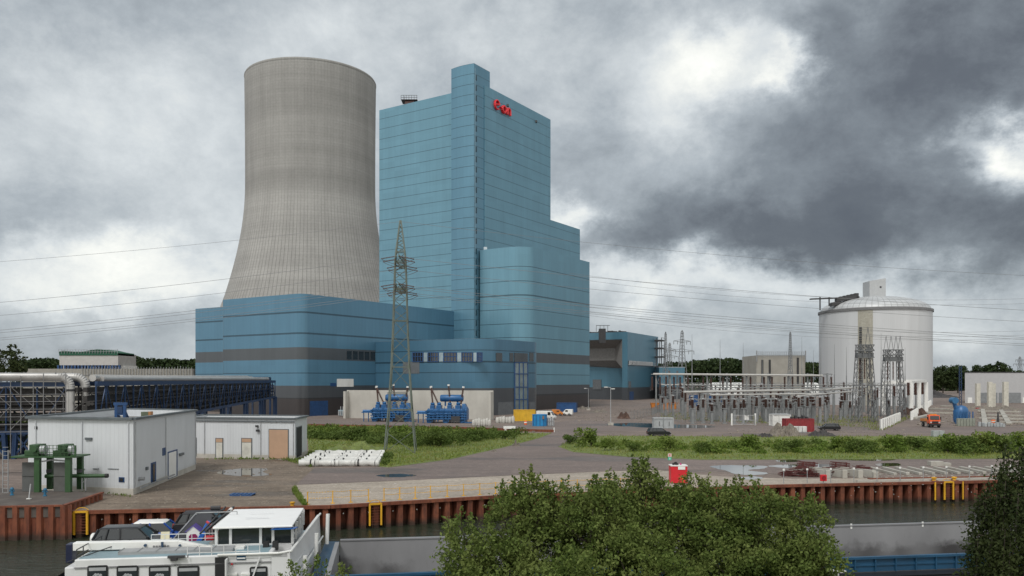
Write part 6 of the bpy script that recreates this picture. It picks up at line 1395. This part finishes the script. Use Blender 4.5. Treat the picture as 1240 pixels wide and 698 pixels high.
# wheelhouse
wh = [(-9.75, 1.5), (-5.95, 1.3), (-5.95, 7.2), (-9.75, 7.5)]
b = MB(); ov = [(-9.8, 1.25), (-5.95, 1.1), (-5.95, 7.0), (-9.8, 7.2)]; zr = [2.70, 2.72, 2.70, 2.68]
b.prism(ov, [z + 2 for z in zr], [z + 2.10 for z in zr]); roof = b.build('wheelhouse_roof', M('roof_white', (.78, .78, .78), .4, 0, .03), ship, bevel=.03)
b = MB(); sbox(b, -8.6, 3.4, 2.88, -7.4, 3.5, 2.885); sbox(b, -8.6, 5.0, 2.905, -7.4, 5.08, 2.91); b.build('roof_seam', m_ship, roof)
sp, zz = ship_t(328, 641, 1.1); b = MB(); b.slab([L3(sp, 1.0, 2.66), L3(sp + 1.15, .95, 2.68), L3(sp + 1.3, 1.35, 2.70), L3(sp + .15, 1.4, 2.68)], .03); b.build('solar_panel', M('solar_blue', (.02, .10, .34), .2), roof)
b = MB(); sbox(b, -9.7, 1.55, .68, -6.0, 7.3, 1.85); b.build('wheelhouse_wall', m_ship, ship)
b = MB(); hexa(b, -9.6, -6.05, 1, 3.85, -9.6, -6.05, 1, 4.60); b.v = [(x, 1.65 if y < 0 else 7.2, z) for x, y, z in b.v]; b.build('wheelhouse_glass', M('wheelhouse_glass', (.025, .032, .034), .06), ship)
for s in (-9.68, -9.0, -7.55, -6.95, -6.0):
    for tt in (1.6, 7.25): MB().bar(L3(s, tt, 1.8), L3(s, tt, 2.66), .13).build('window_post', m_ship, ship)
for tt in (3, 4.6, 6): MB().bar(L3(-5.98, tt, 1.8), L3(-5.95, tt, 2.7), .12).build('window_post', m_ship, ship)
for k, s in enumerate((-6.9, -7.35)): SB('deck_chair', m_black, s, .9, 1.63, s + .26, 1.3, 2.05)
SB('deck_table', m_white, -9.0, .6, 1.63, -8.2, 1.2, 1.9)
b = MB(); 
for k in range(7): b.bar(L3(-10.6 + .55 * k, -.45, 1.63), L3(-10.6 + .55 * k, -.45, 2.25), .03)
for z in (1.9, 2.25): b.bar(L3(-10.6, -.45, z), L3(-7.3, -.45, z), .03)
b.build('deck_railing', m_ship, ship); b = MB(); b.bar(L3(-13.2, 3.3, 2.15), L3(-9.9, 3.3, 2.15), .035); b.bar(L3(-13.2, 3.3, 1.9), L3(-9.9, 3.3, 1.9), .03)
for k in range(6): b.bar(L3(-13.2 + .66 * k, 3.3, 1.6), L3(-13.2 + .66 * k, 3.3, 2.15), .03)
b.build('deck_railing', m_ship, ship)
# mast and folded gear left of the wheelhouse
b = MB(); b.tube(L3(-10.35, 5.2, 2.35), L3(-9.9, 6.9, 2.85), .09, 10); b.build('searchlight_mast', m_white, ship); b = MB(); b.bar(L3(-10.2, 1.6, 2.55), L3(-9.9, 7.6, 2.85), .10); b.bar(L3(-10.5, 1.8, 2.4), L3(-10.3, 7.4, 2.9), .07); b.tube(L3(-10.9, 6.4, 3.0), L3(-10.4, 6.4, 3.0), .12, 8); b.build('boom_stay', m_dark, ship)
# stern fittings
for k in range(3): b = MB(); b.tube(L3(-18.3 + .62 * k, .2 - .5 * k, -1.4), L3(-18.3 + .62 * k, .2 - .5 * k, .62), .24, 14); o = b.build('stern_bollard', m_dark, ship, smooth=40); MB().tube(L3(-18.3 + .62 * k, .2 - .5 * k, .62), L3(-18.3 + .62 * k, .2 - .5 * k, .76), .25, 14).build('cap', m_white, o, smooth=40)
SB('stern_house', m_ship, -16.1, -.2, -2, -15.56, 3.0, 1.35, bevel=.05)
b = MB()
for z in (1.9, 2.2): b.bar(L3(-15.5, -.4, z), L3(-15.5, 3.1, z), .04)
for k in range(5): b.bar(L3(-15.5, -.4 + .85 * k, 1.6), L3(-15.5, -.4 + .85 * k, 2.2), .04)
b.bar(L3(-15.9, -.5, 1.65), L3(-13.7, 2.0, 2.2), .04); b.build('stern_railing', m_dark, ship)
# car crane boom lying over the roof
cr = thing('deck_crane', 'white folded crane boom lying across the ship roof before the cars', 'crane', SH(-10, 1.3, 1.68), ROTS)
def CL(s, t, z): return (s + 10, t - 2.2, z - 1.6)
b = MB(); b.add([CL(-16.2, 2.0, 1.78), CL(-11.4, 2.1, 1.74), CL(-11.4, 2.5, 1.74), CL(-16.2, 2.5, 1.78), CL(-16.2, 2.0, 2.16), CL(-11.4, 2.1, 2.10), CL(-11.4, 2.5, 2.10), CL(-16.2, 2.5, 2.16)], [(0,3,2,1),(4,5,6,7),(0,1,5,4),(1,2,6,5),(2,3,7,6),(3,0,4,7)]); b.build('boom', m_white, cr, bevel=.03)
b = MB(); b.add([CL(-11.42, 2.1, 1.74), CL(-9.5, 1.5, 1.66), CL(-9.5, 1.8, 1.66), CL(-11.42, 2.5, 1.74), CL(-11.42, 2.1, 2.10), CL(-9.5, 1.5, 1.82), CL(-9.5, 1.8, 1.82), CL(-11.42, 2.5, 2.10)], [(0,3,2,1),(4,5,6,7),(0,1,5,4),(1,2,6,5),(2,3,7,6),(3,0,4,7)]); b.build('jib', m_white, cr, bevel=.02)
b = MB(); b.box(*CL(-16.5, 1.95, 1.2), *CL(-16.21, 2.55, 2.12)); b.build('slew_column', M('navy', (.008, .012, .04), .4), cr, bevel=.04)
b = MB(); b.bar(CL(-12.1, 1.95, 1.63), CL(-12.1, 1.95, 2.1), .10); b.tube(CL(-12.9, 1.95, 1.95), CL(-12.9, 2.1, 1.95), .07, 8); b.tube(CL(-11.3, 1.95, 1.9), CL(-11.3, 2.1, 1.9), .06, 8); b.build('boom_rest', M('rest_blue', (.02, .05, .10), .4), cr)
s, z = ship_t(200, 659.5, 2.0); b = MB()
for k in range(6): b.box(*CL(s - .35 + .13 * k, 2.02, z - .05), *CL(s - .27 + .13 * k, 2.06, z + .04))
b.build('lettering', m_hold, cr)
# cars and belongings on the car deck
def shipcar(px, t_, z, rz=0): return SH(0, 0) 
p = SH(-14.8, 5.7, .70); car('parked_car', 'dark grey off-road car with a white spare wheel cover, on the ship', p, ROTS, 3.75, 1.7, 1.55, M('car_graphite', (.022, .023, .026), .3, .2, .08), hood=.24, tail=.03, spare=True)
p = SH(-13.9, 7.9, .70); car('parked_car', 'small blue car with a white roof, parked at the far side of the ship', p, ROTS, 3.5, 1.62, 1.45, M('car_blue', (.015, .065, .30), .3, .1, .06), m_white, hood=.28)
p = SH(-11.4, 8.3, 1.15); car('parked_car', 'black low car under a cover behind the wheelhouse side of the ship deck', p, ROTS, 3.6, 1.6, 1.40, M('car_black', (.012, .012, .014), .5), M('soft_top', (.03, .03, .034), .9), hood=.28)
t = thing('windbreak_tent', 'dark mesh tent over the ship deck beside the toys', 'tent', SH(-11.5, 5.4, 1.15), ROTS); m_tent = M('mesh_dark', (.045, .047, .055), .8)
b = MB(); b.slab([(-1.3, -.8, .1), (.9, -.8, .1), (.9, -.2, 1.75), (.1, -.2, 1.75)], .03); b.slab([(.1, -.2, 1.75), (.9, -.2, 1.75), (1.3, 1.4, 1.7), (.2, 1.4, 1.7)], .03); b.slab([(-1.3, -.8, .1), (.1, -.2, 1.75), (.2, 1.4, 1.7), (-1.2, 1.6, .1)], .03); b.build('canopy', m_tent, t)
b = MB()
for q in (((.1, -.2, 1.78), (2.2, -.2, 1.80)), ((.1, -.2, 0), (.1, -.2, 1.78)), ((2.2, -.2, 0), (2.2, -.2, 1.8)), ((-1.3, -.82, .1), (.1, -.22, 1.78))): b.bar(*q, .05)
b.build('tent_pole', m_cap, t)
t = thing('playhouse', 'white toy playhouse with a magenta door and purple roof', 'playhouse', SH(-11.35, 4.2, 1.15), ROTS); b = MB(); b.prof([(-.35, 0), (.35, 0), (.35, .95), (0, 1.25), (-.35, .95)], 0, .6); b.build('wall', m_white, t, bevel=.03)
b = MB(); b.prof([(-.22, .35), (.22, .35), (.22, .7), (.1, .85), (-.1, .85), (-.22, .7)], -.02, .0); b.build('door', M('magenta', (.22, .01, .08), .5), t); b = MB(); b.slab([(0, -.05, 1.3), (.42, -.05, .95), (.42, .65, .95), (0, .65, 1.3)], .05); b.slab([(0, .65, 1.3), (-.42, .65, .95), (-.42, -.05, .95), (0, -.05, 1.3)], .05); b.build('roof', M('lilac', (.10, .07, .28), .5), t)
t = thing('toy_slide', 'blue toy slide leaning beside the white playhouse', 'slide', SH(-10.85, 4.1, 1.15), ROTS); b = MB(); b.slab([(-.5, 0, .15), (-.25, 0, .1), (.45, 0, 1.45), (.2, 0, 1.5)], .25); b.build('chute', M('toy_blue', (.02, .13, .50), .4), t, bevel=.03); b = MB(); b.bar((.3, .3, 0), (.32, .1, 1.4), .07); b.bar((.5, .3, 0), (.42, .1, 1.4), .07); b.build('leg', m_cap, t)
t = thing('folded_parasol', 'folded red and white parasol leaning on the ship railing', 'parasol', SH(-9.9, 4.0, 1.2), ROTS); b = MB(); b.tube((-.75, 0, 1.45), (.55, 0, .45), .06, 8, .17); b.build('fabric', M('parasol_red', (.55, .06, .07), .6), t, smooth=40); MB().tube((.55, 0, .45), (.85, 0, .2), .025, 6).build('pole', m_white, t); MB().tube((-.5, -.05, 1.3), (.4, -.1, .62), .05, 8, .11).build('white_stripe', m_white, t)
for k, (s, tt, l, m_) in enumerate(((-12.75, 3.9, 'cream plastic chair beside the dark ship tent', M('chair_cream', (.62, .58, .42), .5)), (-10.0, 4.6, 'black folding chair beside the folded parasol', m_black), (-9.55, 4.3, 'black folding chair nearest the wheelhouse', m_black))):
    t = thing('deck_chair', l, 'chair', SH(s, tt, 1.15), ROTS + .3 * k); MB().box(-.22, -.22, .42, .22, .22, .47).build('seat', m_, t); MB().slab([(-.22, .22, .45), (.22, .22, .45), (.22, .32, .98), (-.22, .32, .98)], .04).build('backrest', m_, t)
    for sx in (-.2, .2):
        for sy in (-.2, .2): MB().bar((sx, sy, 0), (sx, sy, .45), .04).build('leg', m_, t)
t = thing('toy_crate', 'small crate of red and blue toys on the ship deck', 'crate', SH(-10.3, 3.8, 1.15), ROTS); MB().box(-.45, -.25, 0, .45, .25, .55).build('crate', M('crate_mix', (.10, .16, .26), .6), t); MB().box(-.4, -.2, .55, .1, .2, .78).build('toy', m_red2, t, bevel=.05); MB().box(.12, -.15, .55, .4, .2, .7).build('toy', m_yellow, t, bevel=.04)
o = MB().lathe([(.42, 0), (.5, .25), (.2, .5), (.05, .52)], 12).build('covered_heap', M('tarp_grey', (.22, .22, .21), .8)); o.location = SH(-9.6, 2.3, 1.63); o.scale = (1.2, .8, .8); tag(o, 'grey covered heap on the ship roof beside the white jib', 'heap')
# ================================================================ vegetation
def mat_leaf(name, c0, c1, c2, trans=.25, s=1.0):
    t = NT(name); r = t.geo.outputs['Random Per Island']; n = t.noise(s, 3, .6)
    c = t.mix(r, c0, c1); c = t.mix(t.remap(n, .42, .68, 0, .85), c, c2); t.out(c, .65, 0, .12)
    tr = t.N.new('ShaderNodeBsdfTranslucent'); t.L.new(c, tr.inputs['Color']); mx = t.N.new('ShaderNodeMixShader'); mx.inputs[0].default_value = trans
    o = t.N['Material Output']; t.L.new(t.b.outputs[0], mx.inputs[1]); t.L.new(tr.outputs[0], mx.inputs[2]); t.L.new(mx.outputs[0], o.inputs['Surface']); return t.m
m_leaf = mat_leaf('leaf_mid', (.046, .074, .016), (.145, .195, .050), (.175, .205, .062), .32, s=.9)
m_leafd = mat_leaf('leaf_dark', (.022, .034, .013), (.046, .060, .020), (.040, .050, .016), .18)  # the birch's shade is put into this darker leaf colour
m_shrub = mat_leaf('shrub_leaf', (.085, .138, .022), (.140, .205, .040), (.185, .220, .058), s=.25)
m_shrubd = mat_leaf('shrub_leaf_dark', (.055, .090, .018), (.100, .145, .034), (.120, .160, .042), s=.25)
m_blade = mat_leaf('grass_blade', (.130, .190, .030), (.205, .245, .056), (.255, .235, .090), s=.3)
m_wood = mat_leaf('far_leaf', (.022, .038, .014), (.036, .056, .020), (.045, .062, .024), .1, .03)
m_bark = M('bark', (.055, .045, .034), .9, 0, .3, 4)
def leaf_cloud(name, pos, size, mat, up=.0, aspect=.55, par=None):
    """One rhombic leaf face at every point, turned every way (up: share of the upward direction in the leaf axis)."""
    n = len(pos); pos = np.asarray(pos, dtype=np.float64); size = np.broadcast_to(np.asarray(size, dtype=np.float64), (n,))[:, None]
    a = RNG.normal(size=(n, 3)); a[:, 2] += up * 3; a /= np.linalg.norm(a, axis=1)[:, None]; w = RNG.normal(size=(n, 3)); b_ = np.cross(a, w); b_ /= np.linalg.norm(b_, axis=1)[:, None] + 1e-9
    v = np.empty((n, 4, 3)); v[:, 0] = pos - a * size * .5; v[:, 1] = pos + b_ * size * aspect * .5; v[:, 2] = pos + a * size * .5; v[:, 3] = pos - b_ * size * aspect * .5
    if up > .5: v += a[:, None] * (size * .5)[:, None]
    if par is not None:
        inv = np.array(wm(par).inverted()); v = v @ inv[:3, :3].T + inv[:3, 3]
    me = bpy.data.meshes.new(name); me.vertices.add(4 * n); me.vertices.foreach_set('co', v.reshape(-1)); me.loops.add(4 * n); me.loops.foreach_set('vertex_index', np.arange(4 * n, dtype=np.int32))
    me.polygons.add(n); me.polygons.foreach_set('loop_start', np.arange(0, 4 * n, 4, dtype=np.int32)); me.update(calc_edges=True); me.materials.append(mat)
    o = bpy.data.objects.new(name, me); COL.objects.link(o)
    if par is not None: o.parent = par
    return o
def in_poly(pts, n):
    pts = np.array(pts, dtype=float); lo, hi = pts.min(0), pts.max(0); out = np.empty((0, 2))
    while len(out) < n:
        q = RNG.uniform(lo, hi, size=(n * 2, 2)); ins = np.zeros(len(q), bool); j = len(pts) - 1
        for i in range(len(pts)):
            c = ((pts[i, 1] > q[:, 1]) != (pts[j, 1] > q[:, 1])) & (q[:, 0] < (pts[j, 0] - pts[i, 0]) * (q[:, 1] - pts[i, 1]) / (pts[j, 1] - pts[i, 1] + 1e-12) + pts[i, 0]); ins ^= c; j = i
        out = np.vstack([out, q[ins]])
    return out[:n]
def ground_xy(q): Y = H * 1000.0 / (q[:, 1] - 462.0); return np.stack([(q[:, 0] - 620) / 1000.0 * Y, Y, np.zeros(len(q))], 1)
V1 = [(372, 519), (470, 520.5), (560, 522), (655, 525), (668, 524.8), (652, 531), (610, 542), (545, 556.5), (470, 566.3), (458, 565), (463, 552), (385, 551), (374, 556)]
V2 = [(676, 541), (690, 535), (712, 528.5), (760, 528), (900, 529), (1240, 528), (1400, 528), (1400, 554.5), (1050, 556.5), (850, 556.8), (760, 553.5), (694, 547.5)]
sheet('verge_soil', V1, .022, m_grassland); sheet('verge_soil', V2, .022, m_grassland)
def grass(name, poly, n, hmin, hmax, mat):
    p = ground_xy(in_poly(poly, n)); o = leaf_cloud(name, p, RNG.uniform(hmin, hmax, n), mat, up=.8, aspect=.30); o['kind'] = 'stuff'; return o
grass('grass', V1, 16000, .15, .42, m_blade); grass('grass', V2, 20000, .15, .45, m_blade)
grass('weeds', [(300, 556.2), (374, 556), (379, 567), (374, 566), (340, 557.2), (238, 557)], 900, .15, .5, m_shrub); grass('weeds', [(357, 590), (372, 612.5), (366, 612.5), (353, 595)], 700, .12, .4, m_shrub); grass('weeds', [(800, 500), (1065, 505), (1062, 519), (990, 516.5), (800, 508)], 5000, .2, .6, m_blade)
grass('weeds', [(90, 600), (125, 592), (160, 601), (158, 603), (120, 598)], 250, .1, .3, m_shrub); grass('weeds', [(1110, 500), (1125, 492), (1118, 500), (1070, 522), (1050, 521)], 800, .2, .6, m_blade)
def undergrowth(name, poly, nclump, leaves, r, h, size, mat):
    c = ground_xy(in_poly(poly, nclump)); rr = RNG.uniform(.6, 1.25, nclump) * r; hh = RNG.uniform(.45, 1.25, nclump) * h
    d = RNG.normal(size=(nclump, leaves, 3)); d /= np.linalg.norm(d, axis=2)[:, :, None]; d *= RNG.uniform(.55, 1.0, (nclump, leaves, 1)); d[:, :, 2] = np.abs(d[:, :, 2])
    p = c[:, None, :] + d * np.stack([rr, rr, hh], 1)[:, None, :]; p[:, :, 2] += .05; p = p.reshape(-1, 3); o = leaf_cloud(name, p, RNG.uniform(.6, 1.3, len(p)) * size, mat); o['kind'] = 'stuff'; return o
undergrowth('undergrowth', [(374, 520.5), (560, 523), (640, 526), (600, 531), (560, 538), (500, 541.5), (455, 540), (430, 535), (374, 532)], 330, 110, 1.4, 1.25, .40, m_shrubd)
undergrowth('undergrowth', [(374, 521), (530, 523), (600, 526), (540, 531), (450, 530), (374, 528)], 150, 110, 1.3, 1.3, .40, m_shrub)
undergrowth('undergrowth', [(697, 542), (722, 536.5), (900, 537.5), (1240, 536), (1400, 536), (1400, 549), (1050, 550), (850, 549.5), (760, 547)], 330, 90, 1.1, .75, .32, m_shrub)
undergrowth('undergrowth', [(860, 539), (1000, 538), (1240, 534), (1400, 534), (1400, 548), (1050, 549), (900, 547)], 90, 100, 1.0, 1.15, .32, m_shrubd)
undergrowth('undergrowth', [(376, 551), (385, 551), (380, 556.5), (372, 556)], 14, 60, .6, .5, .22, m_shrub); undergrowth('undergrowth', [(464, 551), (474, 552), (470, 563), (458, 565)], 20, 60, .6, .7, .22, m_shrubd)
mound('grassy hump in the meadow behind the white wrapped rolls', 386, 464, 549, 1.3, m_grassland, 9, 'grass_mound', 31)
# individual shrubs
def shrub_mesh(seed, n, h, r, size, mat, name='foliage', par=None):
    k = 9; c = np.stack([RNG.normal(0, r * .45, k), RNG.normal(0, r * .45, k), RNG.uniform(.25, .8, k) * h], 1); d = RNG.normal(size=(k, n // k, 3)); d /= np.linalg.norm(d, axis=2)[:, :, None]; d *= RNG.uniform(.4, 1, (k, n // k, 1))
    p = (c[:, None] + d * np.array([r * .5, r * .5, h * .28])).reshape(-1, 3); p[:, 2] = np.maximum(p[:, 2], .05); return leaf_cloud(name, p, RNG.uniform(.6, 1.3, len(p)) * size, mat, par=None)
def shrub(label, x, y, h, r, mat, group, size=.34, n=900):
    t = thing('shrub', label, 'shrub', (x, y, 0), 0, group); o = shrub_mesh(0, n, h, r, size, mat); o.parent = t
    b = MB(); [b.tube((0, 0, 0), (random.uniform(-r, r) * .4, random.uniform(-r, r) * .4, h * .7), .06, 5, .02) for _ in range(4)]; b.build('stem', m_bark, t); return t
SB1 = shrub('leafy green shrub on the verge before the switchyard', 0, 0, 2.6, 1.6, m_shrub, 'shrubs on the verge'); SB2 = shrub('leafy green shrub on the verge before the switchyard', 0, 0, 2.2, 1.9, m_shrubd, 'shrubs on the verge')
for i, (px, py, s) in enumerate(((716, 541, 1.25), (690, 538, .8), (732, 546, .8), (766, 547, .7), (812, 546, .9), (851, 549, .8), (905, 545, 1.0), (960, 548, 1.0), (1012, 546, .9), (1040, 549, 1.0), (1078, 548, 1.1), (1110, 545, 1.0), (1148, 549, 1.15), (1166, 550, 1.3), (1188, 548, 1.3), (1212, 549, 1.4), (1231, 546, 1.2))):
    g = G(px, py); src = SB1 if i % 2 == 0 else SB2
    if i < 2: src.location = g; src.scale = (s, s, s * .9)
    else: dup(src, g, random.uniform(0, 6), None, (s, s, s * .9))
for i, (px, py, s, l) in enumerate(((532, 541, 1.1, 'broad dark shrub in the middle of the overgrown basin'), (575, 534, .9, 'small dark shrub at the right of the overgrown basin, before the ballast bags'), (612, 532, .7, 'last small shrub at the right tip of the overgrown basin'), (430, 533, 1.0, 'round shrub left of the pylon in the overgrown basin'))): dup(SB2, G(px, py), random.uniform(0, 6), l, (s * 1.3, s * 1.3, s)); 
for o in COL.objects:
    if o.name.startswith('shrub') and o.parent is None and 'basin' in o.get('label', ''): del o['group']
# trees
def tree(name, label, base, lobes, per, size, mat, r0=.25, fork=.5, cl=.50, sprigs=0, group=None, dense=1.0):
    """Trunk and limbs reaching into each lobe (centre, radii); leaves sit in clumps through every lobe, thicker towards its skin."""
    t = thing(name, label, 'tree', base, 0, group); base = Vector(base); cen = sum((Vector(c) for c, _ in lobes), Vector()) / len(lobes); fk = base.lerp(Vector((cen.x, cen.y, cen.z)), fork)
    b = MB(); b.tube(base, fk, r0, 9, r0 * .7)
    for c, rad in lobes:
        c = Vector(c); mid = fk.lerp(c, .55) + Vector((random.uniform(-.2, .2), random.uniform(-.2, .2), .1)); b.tube(fk, mid, r0 * .5, 7, r0 * .32); b.tube(mid, c, r0 * .32, 6, r0 * .16)
        for k in range(9): d = Vector((random.gauss(0, 1), random.gauss(0, 1), random.gauss(.3, 1))).normalized(); e = Vector((c.x + d.x * rad[0] * .85, c.y + d.y * rad[1] * .85, c.z + d.z * rad[2] * .85)); b.tube(mid.lerp(c, random.random()), e, r0 * .10, 5, .012)
    b.build('trunk', m_bark, t, world=True); P_ = []; S_ = []
    for c, rad in lobes:
        vol = (rad[0] * rad[1] * rad[2]) ** (2 / 3); k = max(6, int(dense * 11.5 * vol / (cl * cl))); d = RNG.normal(size=(k, 3)); d /= np.linalg.norm(d, axis=1)[:, None]; d *= RNG.uniform(.45, 1.02, (k, 1)) ** .6
        cc = np.array(c) + d * np.array(rad); rr = cl * RNG.uniform(.45, 1.2, (k, 1, 1)); q = RNG.normal(size=(k, per, 3)); q /= np.linalg.norm(q, axis=2)[:, :, None]; q *= RNG.uniform(.15, 1.0, (k, per, 1)) ** .7; q[:, :, 2] *= .75
        P_.append((cc[:, None] + q * rr).reshape(-1, 3))
        for s in range(sprigs):
            a = RNG.uniform(-1, 1, 2) * .75; zt = rad[2] * math.sqrt(max(.1, 1 - a[0] ** 2 * .8 - a[1] ** 2 * .8)); bp = np.array([c[0] + a[0] * rad[0], c[1] + a[1] * rad[1], c[2] + zt * .9]); L = RNG.uniform(.2, .6); m = int(34 * L / .5); f = RNG.uniform(0, 1, (m, 1)); dr = np.array([RNG.normal(0, .25), RNG.normal(0, .25), 1.0])
            P_.append(bp + dr * f * L + RNG.normal(0, .085, (m, 3)) * (1.2 - f))
    P_ = np.concatenate(P_); leaf_cloud('crown', P_, RNG.uniform(.45, 1.5, len(P_)) * size, mat, par=t); return t
def LB(px, py, Y, rx, rz, dy=None): return (tuple(P(px, py, Y)), (rx * Y / 1000, (dy or rx) * Y / 1000, rz * Y / 1000))
tree('leafy_tree', 'leafy green tree, left part of the mass before the ship hold', (-1.0, 29, .3), [LB(568, 676, 28, 40, 48), LB(626, 640, 29, 34, 52, 55), LB(598, 712, 27, 66, 62), LB(655, 672, 28.5, 42, 66), LB(676, 632, 29, 34, 46), LB(640, 596, 29, 14, 16)], 84, .115, m_leaf, sprigs=14)
tree('leafy_tree', 'leafy green tree, tallest and middle part of the mass before the ship hold', (4.4, 30, .3), [LB(732, 645, 29, 46, 60, 60), LB(782, 630, 30, 34, 56, 60), LB(700, 650, 28, 34, 56), LB(765, 715, 27, 85, 76), LB(828, 662, 29, 42, 66), LB(836, 626, 30, 34, 44), LB(735, 622, 30, 34, 42), LB(775, 580, 30, 14, 16)], 84, .115, m_leaf, sprigs=14)
tree('leafy_tree', 'leafy green tree, right part of the mass before the ship hold', (8.3, 29.5, .3), [LB(872, 650, 30, 44, 62, 55), LB(925, 652, 29, 48, 58), LB(972, 658, 28, 34, 56), LB(905, 630, 30, 40, 42), LB(900, 716, 28, 92, 70), LB(984, 706, 27, 40, 56)], 84, .115, m_leaf, sprigs=14)
tree('leafy_bush', 'low leafy bush in front of the tree mass at the lower edge', (1.7, 24, .4), [LB(688, 722, 24, 46, 50), LB(650, 735, 24, 40, 40)], 70, .115, m_leaf, .1, sprigs=5)
tree('leafy_bush', 'sparse young bush whose top shows before the ship bow bulwark', (-6.9, 29, .3), [LB(352, 704, 29, 16, 14), LB(385, 700, 29, 16, 12), LB(412, 704, 29, 12, 12)], 20, .11, m_leaf, .07, sprigs=5, dense=.5, cl=.4)
# drooping birch at the right edge
bt = thing('birch_tree', 'dark drooping birch reaching into the picture from the right', 'tree', (16.2, 23.5, .3)); b = MB(); b.tube((16.2, 23.5, .3), (16.0, 23.4, 9.5), .24, 9, .1); P_ = []
for k in range(150):
    z0 = RNG.uniform(3.2, 8.2); x0 = RNG.uniform(0, 1); tipx = 16.0 - (1.4 + 1.0 * (1 - abs(z0 - 5.4) / 3.5)) * x0 ** .45 * (1.0 if z0 < 7.2 else .86); y0 = 23.5 + RNG.uniform(-1.0, 1.4); L = RNG.uniform(.9, 2.6)
    if k % 3 == 0: b.tube((16.0, 23.4, z0 - .4), (tipx, y0, z0), .03, 5, .012)
    b.tube((tipx, y0, z0), (tipx - .1, y0, z0 - L), .012, 4, .005); m = int(110 * L); f = RNG.uniform(0, 1, (m, 1)); sw = RNG.normal(0, .10, 3)
    P_.append(np.array([tipx, y0, z0]) + np.array([-.15, 0, -1.0]) * f * L + RNG.normal(0, .12, (m, 3)) + sw * f)
b.build('trunk', m_bark, bt, world=True); P_ = np.concatenate(P_); leaf_cloud('crown', P_, RNG.uniform(.6, 1.3, len(P_)) * .11, m_leafd, par=bt)
# left edge tree and growth under the pipe bridge
g = P(10, 462, 175); tree('bare_tree', 'thin crowned tree rising behind the pipe bridge at the left edge', (g.x, 175, 0), [LB(4, 436, 175, 15, 15), LB(18, 432, 176, 10, 14), LB(12, 446, 174, 18, 10), LB(26, 446, 176, 8, 8)], 16, .62, m_leafd, .3, dense=.55, cl=1.1)
for k, (px, Y, s) in enumerate(((28, 118, 1.5), (5, 112, 1.8), (120, 128, 1.3), (90, 122, 1.2))): g = P(px, 462, Y); o = dup(SB2, (g.x, Y, 0), k, 'dark shrub growing under the blue pipe bridge', (s, s, s * 1.5)); o['group'] = 'shrubs under the pipe bridge'
# far woods
def wood(name, crowns, size, per, mat):
    P_ = []
    for px, Y, ytop, r in crowns:
        c = P(px, ytop, Y); zt = c.z; n = per; d = RNG.normal(size=(n, 3)); d /= np.linalg.norm(d, axis=1)[:, None]; d[:, 2] = d[:, 2] * .9; rr = np.array([r, r, r * .85]); d *= RNG.uniform(.75, 1.03, (n, 1)); P_.append(np.array([c.x, Y, zt - r * .85]) + d * rr)
        m = per // 2; q = np.stack([RNG.uniform(-r, r, m), RNG.uniform(-r * .6, r * .6, m), RNG.uniform(0, 1, m)], 1); q[:, 2] = q[:, 2] * max(1, zt - r); P_.append(np.array([c.x, Y, 0]) + q)
    P_ = np.concatenate(P_); o = leaf_cloud(name, P_, RNG.uniform(.6, 1.3, len(P_)) * size, mat, aspect=.8); o['kind'] = 'stuff'; return o
rr = random.Random(5)
wood('far_wood', [(26 + 4.0 * k, rr.uniform(640, 700), 434.5 + rr.uniform(-1.6, 1.4) - (3.0 if 140 < 26 + 4 * k < 168 else 0), rr.uniform(6, 9)) for k in range(55)], 2.3, 300, m_wood)
wood('far_wood', [(722 + 4.2 * k, rr.uniform(760, 860), 438 - 5.0 * math.exp(-((722 + 4.2 * k - 872) / 38) ** 2) + rr.uniform(-1.2, 1.6) + (2.5 if k < 20 else 0), rr.uniform(8, 11)) for k in range(70)], 2.6, 300, m_wood)
wood('far_wood', [(1120 + 4.2 * k, rr.uniform(840, 920), 449 + rr.uniform(-1.0, 1.5), rr.uniform(7, 9)) for k in range(34)], 2.4, 260, m_wood)
for k, (px, yt, r, l) in enumerate(((1142, 444.5, 9, 'round far tree just right of the white silo'), (1160, 443.5, 9.5, 'round far tree between the silo and the warehouse'), (1190, 442, 10, 'left one of the big far trees rising above the warehouse roof'), (1208, 439.5, 12, 'biggest far tree rising above the warehouse roof'), (858, 457, 5, 'small far tree behind the columns of the switchyard'))):
    Y = 700; c = P(px, yt, Y); zt = c.z; tree('far_tree', l, (c.x, Y, 0), [((c.x, Y, zt - r * .8), (r, r, r * .85)), ((c.x - r * .5, Y + 2, zt - r * 1.3), (r * .7, r * .7, r * .7)), ((c.x + r * .5, Y, zt - r * 1.25), (r * .75, r * .7, r * .7))], 16, 2.0, m_wood, .6, cl=2.6, dense=1.0)
